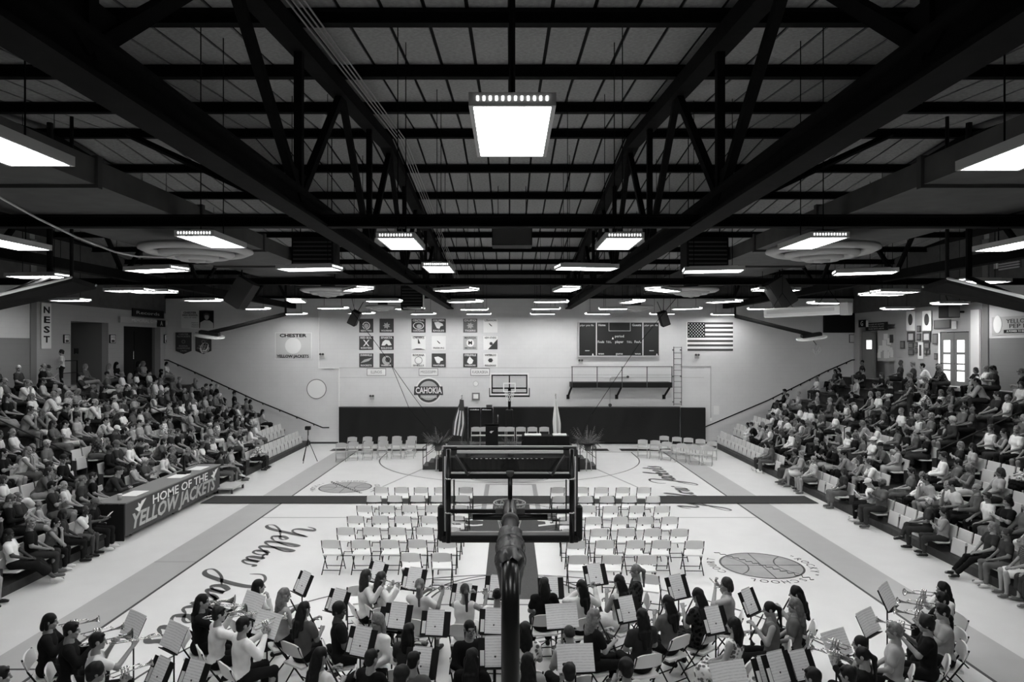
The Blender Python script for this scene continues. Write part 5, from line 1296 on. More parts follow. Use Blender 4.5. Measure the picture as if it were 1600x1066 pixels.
# ================================================================== PEOPLE
V3 = lambda *a: np.array(a, float)
def surface_nets(F, org, h):
    s = F < 0; nx, ny_, nz = F.shape
    cr = [(i, j, k) for i in (0, 1) for j in (0, 1) for k in (0, 1)]
    cnt = sum(s[i:nx - 1 + i, j:ny_ - 1 + j, k:nz - 1 + k].astype(np.int8) for i, j, k in cr)
    mask = (cnt > 0) & (cnt < 8); cells = np.argwhere(mask)
    idx = -np.ones(mask.shape, np.int64); idx[mask] = np.arange(len(cells))
    val = {c: F[cells[:, 0] + c[0], cells[:, 1] + c[1], cells[:, 2] + c[2]] for c in cr}
    acc = np.zeros((len(cells), 3)); n = np.zeros(len(cells))
    for a in cr:
        for ax in range(3):
            if a[ax] == 0:
                b = list(a); b[ax] = 1; b = tuple(b); va, vb = val[a], val[b]; x = (va < 0) != (vb < 0)
                t = np.where(x, va / np.where(x, va - vb, 1), 0); p = np.array(a, float)[None] + t[:, None] * (np.array(b) - np.array(a))[None]
                acc[x] += p[x]; n += x
    verts = org + h * (cells + acc / n[:, None])
    quads = []
    for ax in range(3):
        o1, o2 = (ax + 1) % 3, (ax + 2) % 3
        sl0 = [slice(1, -1)] * 3; sl1 = [slice(1, -1)] * 3
        sl0[ax] = slice(0, -1); sl1[ax] = slice(1, None)
        s0, s1 = s[tuple(sl0)], s[tuple(sl1)]
        e = np.argwhere(s0 != s1)
        if not len(e): continue
        flip = s0[s0 != s1]
        base = e.copy(); base[:, o1] += 1; base[:, o2] += 1
        def cell(d1, d2):
            c = base.copy(); c[:, o1] += d1; c[:, o2] += d2; return idx[c[:, 0], c[:, 1], c[:, 2]]
        q = np.stack([cell(-1, -1), cell(0, -1), cell(0, 0), cell(-1, 0)], 1)
        q[~flip] = q[~flip][:, ::-1]
        quads.append(q)
    return verts, np.concatenate(quads)
def rc(a, b, r1, r2=None): return ('c', np.array(a, float), np.array(b, float), r1, r1 if r2 is None else r2)
def el(c, r, Rm=None): return ('e', np.array(c, float), np.array(r, float), Rm)
def prim_d(p, X):
    if p[0] == 'c':
        a, b, r1, r2 = p[1:]; ba = b - a; L = max(ba @ ba, 1e-9)
        q = [X[i] - a[i] for i in range(3)]
        t = np.clip((q[0] * ba[0] + q[1] * ba[1] + q[2] * ba[2]) / L, 0, 1)
        return np.sqrt((q[0] - t * ba[0]) ** 2 + (q[1] - t * ba[1]) ** 2 + (q[2] - t * ba[2]) ** 2) - (r1 + (r2 - r1) * t)
    c, r, Rm = p[1:]; q = [X[i] - c[i] for i in range(3)]
    if Rm is not None: q = [Rm[0][j] * q[0] + Rm[1][j] * q[1] + Rm[2][j] * q[2] for j in range(3)]
    k0 = np.sqrt(sum((q[i] / r[i]) ** 2 for i in range(3))); k1 = np.sqrt(sum((q[i] / r[i] ** 2) ** 2 for i in range(3)))
    return k0 * (k0 - 1) / np.maximum(k1, 1e-6)
def pbox(p):
    if p[0] == 'c':
        r = max(p[3], p[4]); return np.minimum(p[1], p[2]) - r, np.maximum(p[1], p[2]) + r
    r = max(p[2]) if p[3] is not None else p[2]; return p[1] - r, p[1] + r
def blob(prims, h, k=0.03, subs=(), noise=0.0, zmin=None, ks=0.012):
    lo = np.min([pbox(p)[0] for p in prims], 0) - k - 2 * h; hi = np.max([pbox(p)[1] for p in prims], 0) + k + 2 * h
    nn = np.ceil((hi - lo) / h).astype(int) + 1
    ax = [lo[i] + h * np.arange(nn[i]) for i in range(3)]
    F = np.full(nn, 1.0)
    def sub_grid(p, m):
        a, b = pbox(p); i0 = np.maximum(np.floor((a - m - lo) / h).astype(int), 0); i1 = np.minimum(np.ceil((b + m - lo) / h).astype(int) + 1, nn)
        if (i1 <= i0).any(): return None, None
        sl = tuple(slice(i0[i], i1[i]) for i in range(3))
        return sl, (ax[0][sl[0]][:, None, None], ax[1][sl[1]][None, :, None], ax[2][sl[2]][None, None, :])
    for p in prims:
        sl, X = sub_grid(p, k + 2 * h); d = prim_d(p, X); f = F[sl]
        hh = np.maximum(k - np.abs(f - d), 0) / k; F[sl] = np.minimum(f, d) - hh * hh * k * 0.25
    if noise:
        X = (ax[0][:, None, None], ax[1][None, :, None], ax[2][None, None, :])
        F = F + noise * (np.sin(31 * X[0] + 17 * X[2] + 5 * X[1]) + np.sin(37 * X[2] - 21 * X[1] + 9 * X[0]) + 0.6 * np.sin(58 * X[1] + 33 * X[0] + 24 * X[2]))
    for p in subs:
        sl, X = sub_grid(p, ks + 3 * h)
        if sl is None: continue
        d = -prim_d(p, X); f = F[sl]; hh = np.maximum(ks - np.abs(f - d), 0) / ks; F[sl] = np.maximum(f, d) + hh * hh * ks * 0.25
    if zmin is not None: F = np.maximum(F, (zmin - ax[2])[None, None, :])
    F[0] = F[-1] = 1; F[:, 0] = F[:, -1] = 1; F[:, :, 0] = F[:, :, -1] = 1
    return surface_nets(F, lo, h)
def np_mesh(name, verts, quads, mats, mi=None):
    me = bpy.data.meshes.new(name); n = len(quads)
    me.vertices.add(len(verts)); me.vertices.foreach_set('co', np.asarray(verts, np.float32).ravel())
    me.loops.add(4 * n); me.loops.foreach_set('vertex_index', np.asarray(quads, np.int32).ravel())
    me.polygons.add(n); me.polygons.foreach_set('loop_start', np.arange(0, 4 * n, 4, dtype=np.int32))
    for m_ in mats: me.materials.append(m_)
    if mi is not None: me.polygons.foreach_set('material_index', np.asarray(mi, np.int32))
    me.polygons.foreach_set('use_smooth', np.ones(n, bool)); me.update(calc_edges=True); me.validate()
    return me
def joinq(parts):
    vs = []; qs = []; off = 0
    for v, q in parts: vs.append(v); qs.append(q + off); off += len(v)
    return np.concatenate(vs), np.concatenate(qs)
# ---- head in its own frame: z up, y to the front
HEAD = [el((0, -0.012, 0.03), (0.074, 0.092, 0.093)), el((0, 0.022, -0.05), (0.055, 0.062, 0.068)), rc((0, 0.062, -0.098), (0, 0.055, -0.09), 0.022),
        rc((0, -0.02, -0.06), (0, -0.03, -0.17), 0.052, 0.058), rc((0, 0.088, 0.008), (0, 0.104, -0.024), 0.009, 0.015), rc((-0.032, 0.076, 0.026), (0.032, 0.076, 0.026), 0.013),
        el((-0.078, -0.012, -0.005), (0.012, 0.02, 0.032)), el((0.078, -0.012, -0.005), (0.012, 0.02, 0.032)), el((0, 0.082, -0.062), (0.024, 0.011, 0.011)),
        rc((-0.034, 0.07, -0.03), (0.034, 0.07, -0.03), 0.016)]
EYES = [el((-0.031, 0.094, 0.006), (0.016, 0.016, 0.010)), el((0.031, 0.094, 0.006), (0.016, 0.016, 0.010))]
def head_geo(h):
    v, q = blob(HEAD, h, 0.018, EYES, ks=0.008)
    c = v[q].mean(1); mi = np.zeros(len(q), int)
    for sx in (-1, 1):
        e = np.sqrt(((c[:, 0] - sx * 0.031) / 0.017) ** 2 + ((c[:, 2] - 0.006) / 0.010) ** 2); mi[(e < 1) & (c[:, 1] > 0.05)] = 1
        e = np.sqrt(((c[:, 0] - sx * 0.032) / 0.022) ** 2 + ((c[:, 2] - 0.031) / 0.006) ** 2); mi[(e < 1) & (c[:, 1] > 0.05)] = 1
    e = np.sqrt((c[:, 0] / 0.026) ** 2 + ((c[:, 2] + 0.062) / 0.010) ** 2); mi[(e < 1) & (c[:, 1] > 0.05)] = 2
    return v, q, mi
HG = head_geo(0.0075); HG_LO = head_geo(0.022)
# ---- hands: wrist at origin, fingers along +z, palm facing -y, thumb towards +x
def hand_geo(curl, h=0.0055):
    pr = [rc((-0.016, 0, 0.0), (-0.02, 0, 0.075), 0.017, 0.016), rc((0.014, 0, 0.0), (0.02, 0, 0.078), 0.018, 0.016), rc((0, 0, -0.03), (0, 0, 0.03), 0.026, 0.022)]
    for i, (x, L) in enumerate(((0.030, 0.07), (0.0105, 0.078), (-0.0095, 0.073), (-0.029, 0.057))):
        a = V3(x, 0, 0.082); b = a + V3(x * 0.12, -math.sin(curl * 0.7), math.cos(curl * 0.7)) * L * 0.52; c = b + V3(0, -math.sin(curl * 1.9), math.cos(curl * 1.9)) * L * 0.48
        pr += [rc(a, b, 0.0085, 0.008), rc(b, c, 0.008, 0.0068)]
    a = V3(0.026, -0.004, 0.022); b = a + V3(0.026, -0.014, 0.026); c = b + V3(0.010, -0.012, 0.027); pr += [rc(a, b, 0.013, 0.0105), rc(b, c, 0.0105, 0.008)]
    return blob(pr, h, 0.006)
HANDS = {0: hand_geo(0.35), 1: hand_geo(1.05)}
def frame_m(o, z, ydir):
    z = z / np.linalg.norm(z); y = ydir - z * (ydir @ z)
    if np.linalg.norm(y) < 1e-3: y = V3(0.1, 0.9, 0.2) - z * (V3(0.1, 0.9, 0.2) @ z)
    y /= np.linalg.norm(y); x = np.cross(y, z); return np.stack([x, y, z], 1), o
# ---- poses (person faces +y; origin on the floor under the hips)
def sym(x, y, z): return [V3(-x, y, z), V3(x, y, z)]
def pose(lean=-3, yaw=0, pitch=-4, knees=None, ankles=None, elb=None, wr=None, hip=0.53, curl=0, roll=0, toes=None, hdir=None, palm=None):
    p = dict(lean=lean, yaw=yaw, pitch=pitch, roll=roll, knees=knees or sym(0.13, 0.42, 0.50), ankles=ankles or sym(0.13, 0.42, 0.09), elb=elb or sym(0.235, 0.03, 0.77), wr=wr or sym(0.07, 0.27, 0.625), hip=hip, curl=curl, hdir=hdir, palm=palm)
    return p
POSES = {
 'lap': pose(), 'lap_l': pose(yaw=38), 'lap_r': pose(yaw=-38, pitch=-8),
 'forward': pose(lean=26, pitch=6, elb=sym(0.2, 0.36, 0.66), wr=[V3(-0.05, 0.50, 0.70), V3(0.05, 0.49, 0.68)], curl=1),
 'crossed': pose(lean=-4, yaw=15, elb=sym(0.235, 0.1, 0.78), wr=[V3(0.10, 0.21, 0.86), V3(-0.10, 0.22, 0.82)], hdir=[V3(1, 0.1, 0), V3(-1, 0.1, 0)], palm=[V3(0, 1, 0), V3(0, 1, 0)]),
 'back': pose(lean=-11, yaw=-20, knees=sym(0.12, 0.43, 0.47), ankles=[V3(0.0, 0.72, 0.10), V3(0.08, 0.74, 0.15)]),
 'legcross': pose(lean=-5, yaw=25, knees=[V3(-0.12, 0.42, 0.50), V3(0.0, 0.45, 0.59)], ankles=[V3(-0.12, 0.42, 0.09), V3(-0.2, 0.58, 0.33)], wr=[V3(-0.06, 0.3, 0.68), V3(0.07, 0.3, 0.68)]),
 'read': pose(lean=6, pitch=-24, elb=sym(0.225, 0.1, 0.78), wr=sym(0.12, 0.33, 0.79), curl=1, hdir=[V3(0.3, 0.6, 0.5), V3(-0.3, 0.6, 0.5)], palm=[V3(-1, 0.3, 0), V3(1, 0.3, 0)]),
 'chin': pose(lean=17, yaw=-15, pitch=-2, elb=[V3(-0.22, 0.12, 0.75), V3(0.12, 0.36, 0.67)], wr=[V3(-0.02, 0.36, 0.64), V3(0.06, 0.34, 0.98)], curl=1, hdir=[V3(1, 0.3, 0), V3(-0.2, -0.3, 1)]),
 'wide': pose(lean=2, yaw=30, knees=sym(0.24, 0.38, 0.5), ankles=sym(0.22, 0.4, 0.09), elb=sym(0.28, 0.08, 0.76), wr=sym(0.2, 0.3, 0.61)),
 'horn': pose(lean=2, pitch=-6, elb=sym(0.23, 0.14, 0.82), wr=[V3(-0.045, 0.36, 1.00), V3(0.06, 0.33, 1.01)], curl=1, hdir=[V3(0.3, 0.3, 0.7), V3(-0.3, 0.3, 0.7)], palm=[V3(-1, 0, 0), V3(1, 0, 0)]),
 'reed': pose(lean=2, pitch=-10, elb=sym(0.22, 0.1, 0.78), wr=[V3(-0.05, 0.28, 0.98), V3(0.06, 0.34, 0.82)], curl=1, hdir=[V3(0.6, 0.5, 0.2), V3(-0.6, 0.5, 0.2)], palm=[V3(-.2, 0, 1), V3(.2, 0, 1)]),
 'flute': pose(lean=0, yaw=18, pitch=-4, elb=[V3(-0.2, 0.22, 0.92), V3(0.32, 0.02, 0.90)], wr=[V3(0.06, 0.2, 1.10), V3(0.34, 0.17, 1.10)], curl=1, hdir=[V3(0.5, 0.1, 0.5), V3(-0.3, 0.2, 0.6)], palm=[V3(0, 1, 0), V3(0, 1, 0)]),
 'slide': pose(lean=2, pitch=-2, elb=[V3(-0.22, 0.14, 0.9), V3(0.2, 0.25, 0.88)], wr=[V3(-0.09, 0.24, 1.12), V3(0.0, 0.47, 1.05)], curl=1, hdir=[V3(0.4, 0.3, 0.5), V3(-0.2, 0.4, 0.5)], palm=[V3(-1, 0, 0), V3(1, 0, 0)]),
 'turn': pose(lean=0, yaw=-115, pitch=-8), 
 'stand': pose(lean=0, yaw=10, hip=0.93, knees=sym(0.1, 0.02, 0.5), ankles=sym(0.1, -0.02, 0.09), elb=sym(0.25, -0.02, 1.16), wr=sym(0.24, 0.1, 0.94)),
}
class Body:
    """all the meshes that one pose can wear, made when first asked for"""
    def __init__(s, P_, h=0.016):
        s.h = h; s.P = P_; a = R(P_['lean']); s.u = V3(0, math.sin(a), math.cos(a)); s.cache = {}
        s.Rm = np.array([[1, 0, 0], [0, math.cos(a), math.sin(a)], [0, -math.sin(a), math.cos(a)]])
        s.pel = V3(0, 0, P_['hip']); u = s.u
        s.waist = s.pel + 0.17 * u; s.chest = s.pel + 0.345 * u; s.neck = s.pel + 0.52 * u
        s.sh = [s.pel + 0.465 * u + V3(sx * 0.165, 0, 0) for sx in (-1, 1)]
        s.hp = [s.pel + V3(sx * 0.09, 0.01, -0.005) for sx in (-1, 1)]
        a2 = R(P_['lean'] * 0.55); hd = s.neck + 0.17 * V3(0, math.sin(a2), math.cos(a2)) + V3(0, 0.02, 0)
        s.headM = Matrix.Translation(hd) @ Matrix.Rotation(R(P_['yaw']), 4, 'Z') @ Matrix.Rotation(R(P_['pitch']), 4, 'X') @ Matrix.Diagonal((0.96, 0.96, 0.96, 1))
        s.foot = []
        for i in (0, 1):
            k, an = P_['knees'][i], P_['ankles'][i]; d = an - k; yawf = 0.12 * (-1 if i == 0 else 1)
            low = an[2] < 0.16
            toe = an + V3(math.sin(yawf) * 0.16, math.cos(yawf) * 0.16, -0.05 if low else -0.08); s.foot.append((an, toe))
    def torso(s, g):
        Rm = s.Rm.T
        Rm = np.array([[1, 0, 0], [0, s.u[2], s.u[1]], [0, -s.u[1], s.u[2]]])
        return [el(s.pel + V3(0, -0.005, 0.01), (0.165 + g, 0.118 + g, 0.11 + g), Rm), el(s.waist, (0.138 + g, 0.1 + g, 0.15 + g), Rm), el(s.chest, (0.158 + g, 0.112 + g, 0.165 + g), Rm), rc(s.sh[0] * 0.85 + s.sh[1] * 0.15, s.sh[1] * 0.85 + s.sh[0] * 0.15, 0.062 + g * 0.7)]
    def body(s):
        if 'body' in s.cache: return s.cache['body']
        P_ = s.P; pr = s.torso(-0.004) + [rc(s.pel + 0.5 * s.u, s.neck + 0.05 * s.u, 0.06, 0.054)]
        for i in (0, 1):
            pr += [rc(s.sh[i], P_['elb'][i], 0.05, 0.04), rc(P_['elb'][i], P_['wr'][i], 0.04, 0.027), rc(s.hp[i], P_['knees'][i], 0.086, 0.06), rc(P_['knees'][i], P_['knees'][i] * 0.62 + P_['ankles'][i] * 0.38 - V3(0, 0.015, 0), 0.055, 0.055), rc(P_['knees'][i], P_['ankles'][i], 0.052, 0.036), rc(s.foot[i][0] - V3(0, 0, 0.035), s.foot[i][1], 0.036, 0.028)]
        parts = [blob(pr, s.h, 0.03)]; mi = [np.zeros(len(parts[0][1]), int)]
        hv, hq, hm = HG if s.h < 0.02 else HG_LO
        M4 = np.array(s.headM); parts.append((hv @ M4[:3, :3].T + M4[:3, 3], hq)); mi.append(hm)
        if s.h < 0.02:
            for i in (0, 1):
                w, e = P_['wr'][i], P_['elb'][i]; d = w - e
                d = d / np.linalg.norm(d) * 0.6 + (P_['hdir'][i] if P_['hdir'] else V3(0.25 * (1 if i == 0 else -1), 0.4, 0.0))
                pn = P_['palm'][i] if P_['palm'] else V3(0, 0, 1)
                F, o = frame_m(w, d, pn)
                hv, hq = HANDS[P_['curl']]; hv = hv.copy(); hq = hq.copy()
                thumb = F[:, 0]; want = V3(1 if i == 0 else -1, 0.3, 0.6)
                if thumb @ want < 0: hv[:, 0] *= -1; hq = hq[:, ::-1]
                parts.append((hv @ F.T + o, hq)); mi.append(np.zeros(len(hq), int))
        v, q = joinq(parts); s.cache['body'] = me = np_mesh('body', v, q, [M['skin'], M['eye'], M['lip']], np.concatenate(mi)); return me
    def shirt(s, kind):
        if kind in s.cache: return s.cache[kind]
        P_ = s.P; pr = s.torso(0.016)
        for i in (0, 1):
            a, b, c = s.sh[i], P_['elb'][i], P_['wr'][i]
            if kind == 'tee': pr.append(rc(a, a + (b - a) * 0.62, 0.07, 0.064))
            elif kind == 'long': pr += [rc(a, b, 0.07, 0.056), rc(b, b + (c - b) * 0.94, 0.056, 0.042)]
        subs = [el(s.neck + 0.065 * s.u + V3(0, 0.03, 0), (0.085, 0.1, 0.06))]
        if kind == 'tank': subs = [el(s.neck + 0.04 * s.u + V3(0, 0.03, 0), (0.09, 0.15, 0.085))] + [el(s.sh[i] + V3((-0.055, 0.055)[i], 0, -0.03), (0.045, 0.12, 0.11)) for i in (0, 1)]
        v, q = blob(pr, s.h * 1.05, 0.035, subs, 0.0028, s.pel[2] - 0.085); s.cache[kind] = me = np_mesh('shirt', v, q, [M['cloth']]); return me
    def lower(s, kind):
        if kind in s.cache: return s.cache[kind]
        P_ = s.P; g = 0.012; pr = [el(s.pel + V3(0, -0.005, 0.0), (0.17 + g, 0.122 + g, 0.115 + g))]
        for i in (0, 1):
            h_, k, a = s.hp[i], P_['knees'][i], P_['ankles'][i]
            if kind == 'trousers': pr += [rc(h_, k, 0.095, 0.069), rc(k, k + (a - k) * 0.9, 0.067, 0.055)]
            elif kind == 'shorts': pr += [rc(h_, h_ + (k - h_) * 0.8, 0.104, 0.09)]
            else: pr += [rc(h_, k, 0.105, 0.09)]
        if kind == 'skirt':
            km = (P_['knees'][0] + P_['knees'][1]) / 2; am = (P_['ankles'][0] + P_['ankles'][1]) / 2
            pr += [rc(s.pel, km, 0.1, 0.085)] + [rc(P_['knees'][i], P_['knees'][i] * 0.5 + P_['ankles'][i] * 0.5, 0.09, 0.1) for i in (0, 1)] + [rc(km, km * 0.5 + am * 0.5, 0.085, 0.1)]
        v, q = blob(pr, s.h * 1.05, 0.03, (), 0.0025); s.cache[kind] = me = np_mesh(kind, v, q, [M['cloth']]); return me
def shoe_geo():
    pr = [rc((0, -0.045, 0.04), (0, 0.0, 0.06), 0.04, 0.042), rc((0, -0.04, 0.03), (0.005, 0.15, 0.028), 0.036, 0.034), rc((0, 0.04, 0.035), (0, 0.1, 0.032), 0.044, 0.04)]
    v, q = blob(pr, 0.012, 0.02, zmin=0.0); return np_mesh('shoe', v, q, [M['shoe']])
SHOE = shoe_geo()
# ---- hair, in the head frame
FACE = [el((0, 0.115, -0.035), (0.068, 0.075, 0.088))]
CAP = el((0, -0.016, 0.038), (0.084, 0.102, 0.098))
HAIRD = {
 'short': ([CAP, el((0, -0.06, -0.02), (0.07, 0.045, 0.06)), rc((-0.05, 0.06, 0.085), (0.05, 0.065, 0.09), 0.022)], FACE, 0.0035),
 'crop': ([el((0, -0.018, 0.036), (0.079, 0.096, 0.094))], FACE + [el((0, 0.0, -0.09), (0.12, 0.12, 0.08))], 0.0008),
 'curly': ([el((0, -0.02, 0.045), (0.1, 0.112, 0.108)), el((0, -0.07, -0.02), (0.085, 0.05, 0.07))], FACE, 0.0045),
 'bob': ([CAP, rc((-0.072, -0.03, 0.0), (-0.075, -0.02, -0.09), 0.03, 0.026), rc((0.072, -0.03, 0.0), (0.075, -0.02, -0.09), 0.03, 0.026), el((0, -0.085, -0.05), (0.08, 0.045, 0.095))], FACE, 0.002),
 'long': ([CAP, rc((-0.07, -0.04, 0.0), (-0.085, -0.05, -0.2), 0.032, 0.028), rc((0.07, -0.04, 0.0), (0.085, -0.05, -0.2), 0.032, 0.028), el((0, -0.092, -0.12), (0.088, 0.045, 0.18))], FACE, 0.004),
 'verylong': ([CAP, rc((-0.07, -0.05, 0.0), (-0.08, -0.10, -0.28), 0.034, 0.03), rc((0.07, -0.05, 0.0), (0.08, -0.10, -0.28), 0.034, 0.03), el((0, -0.1, -0.13), (0.09, 0.045, 0.18)), rc((-0.03, -0.12, -0.2), (-0.025, -0.125, -0.42), 0.05, 0.03), rc((0.035, -0.12, -0.2), (0.03, -0.125, -0.40), 0.05, 0.028)], FACE, 0.004),
 'tail': ([el((0, -0.016, 0.036), (0.08, 0.098, 0.095)), rc((0, -0.1, 0.04), (0, -0.15, -0.01), 0.026, 0.036), rc((0, -0.15, -0.01), (0.01, -0.135, -0.3), 0.036, 0.018)], FACE, 0.0018),
 'bun': ([el((0, -0.016, 0.036), (0.08, 0.098, 0.095)), el((0, -0.1, 0.085), (0.048, 0.046, 0.046))], FACE, 0.002),
 'balding': ([rc((-0.072, -0.02, -0.01), (-0.045, -0.085, -0.01), 0.026), rc((0.072, -0.02, -0.01), (0.045, -0.085, -0.01), 0.026), rc((-0.045, -0.085, -0.01), (0.045, -0.085, -0.01), 0.03)], FACE, 0.001),
}
HAIR = {k: np_mesh('hair', *blob(p, 0.009, 0.02, s_, n_), [M['hair']]) for k, (p, s_, n_) in HAIRD.items()}
HAIR_LO = {k: blob(p, 0.026, 0.02, s_, 0) for k, (p, s_, n_) in HAIRD.items() if k in ('short', 'long', 'bob', 'crop')}
mb = MB(); mb.lathe([(0.084, -0.005), (0.088, 0.03), (0.078, 0.08), (0.045, 0.115), (0.0, 0.125)], 20, Matrix.Diagonal((1, 1.16, 1, 1)))
bl = [(0.085 * math.sin(a), 0.075 + 0.085 * math.cos(a)) for a in [(-1.35 + 2.7 * i / 12) for i in range(13)]]
mb.prism([(-0.07, 0.05)] + bl + [(0.07, 0.05)], 0.012, 0.02); CAPM = mb.mesh('baseball_cap', M['shoe'], True)
BOD = {k: Body(v) for k, v in POSES.items()}
LOW = {k: Body(POSES[k], 0.032) for k in ('lap', 'forward', 'legcross', 'wide')}
SKIN = {'fair': 0.29, 'mid': 0.22, 'tan': 0.15, 'brown': 0.08, 'deep': 0.045}
TONE = {'white': 0.72, 'pale grey': 0.34, 'grey': 0.11, 'dark grey': 0.035, 'black': 0.01}
HTONE = {'dark': 0.009, 'brown': 0.035, 'fair': 0.15, 'grey': 0.2, 'white': 0.5}
def setc(o, v, j=0.0):
    v = v * (1 + rng.uniform(-j, j)); o.color = (v, v, v * 0.99, 1); return o
def person(ps, loc, rz, skin='fair', hair='short', htone='dark', shirt='tee', stone='white', low='trousers', ltone='black', shoe='white', scale=1.0, wide=1.0, label='', group='', pattern=None, cap=None, glasses=False):
    b = BOD[ps]; t = thing('person', label, 'person', loc, rz, group); t.scale = (scale * wide, scale * (0.5 + 0.5 * wide), scale)
    setc(obj('body', b.body(), t), SKIN[skin], 0.08)
    o = setc(obj('shirt', b.shirt(shirt), t), TONE[stone], 0.12)
    if pattern: o.material_slots[0].link = 'OBJECT'; o.material_slots[0].material = M[pattern]
    lo_ = setc(obj(low, b.lower(low), t), TONE[ltone], 0.12)
    if pattern and low == 'skirt': lo_.material_slots[0].link = 'OBJECT'; lo_.material_slots[0].material = M[pattern]
    if hair != 'none':
        o = setc(obj('hair', HAIR[hair], t), HTONE[htone], 0.2); o.matrix_local = b.headM
    if cap:
        o = setc(obj('baseball_cap', CAPM, t), TONE[cap]); o.matrix_local = b.headM @ Matrix.Translation((0, -0.012, 0.025))
    for i in (0, 1):
        an, toe = b.foot[i]; o = setc(obj('shoe', SHOE, t), TONE[shoe], 0.1); d = toe - an
        tilt = math.atan2(-0.05 - d[2], 0.16) if an[2] < 0.2 else 0.3
        o.matrix_local = Matrix.Translation((an[0], an[1], an[2] - 0.085)) @ Matrix.Rotation(-math.atan2(d[0], d[1]), 4, 'Z') @ Matrix.Rotation(-max(0, tilt), 4, 'X')
    if glasses:
        g = MB()
        for sx in (-1, 1):
            g.tube([(sx * 0.032 + 0.02 * math.cos(a * math.pi / 6), 0.104, 0.004 + 0.016 * math.sin(a * math.pi / 6)) for a in range(12)], 0.003, 5, closed=True); g.tube([(sx * 0.052, 0.1, 0.006), (sx * 0.08, 0.0, 0.008)], 0.003, 5)
        g.tube([(-0.012, 0.106, 0.006), (0.012, 0.106, 0.006)], 0.003, 5); o = g.build('eyeglasses', M['black'], [c for c in t.children if c.name.startswith('body')][0]); o.matrix_local = b.headM
    return t
# ================================================================== THE BAND
FOC = Vector((0.2, 15.5))
def face_to(x, y, dx=0.0, focus=FOC):
    d = Vector((focus.x - x, focus.y - y)); return math.atan2(-d.x, d.y) + dx
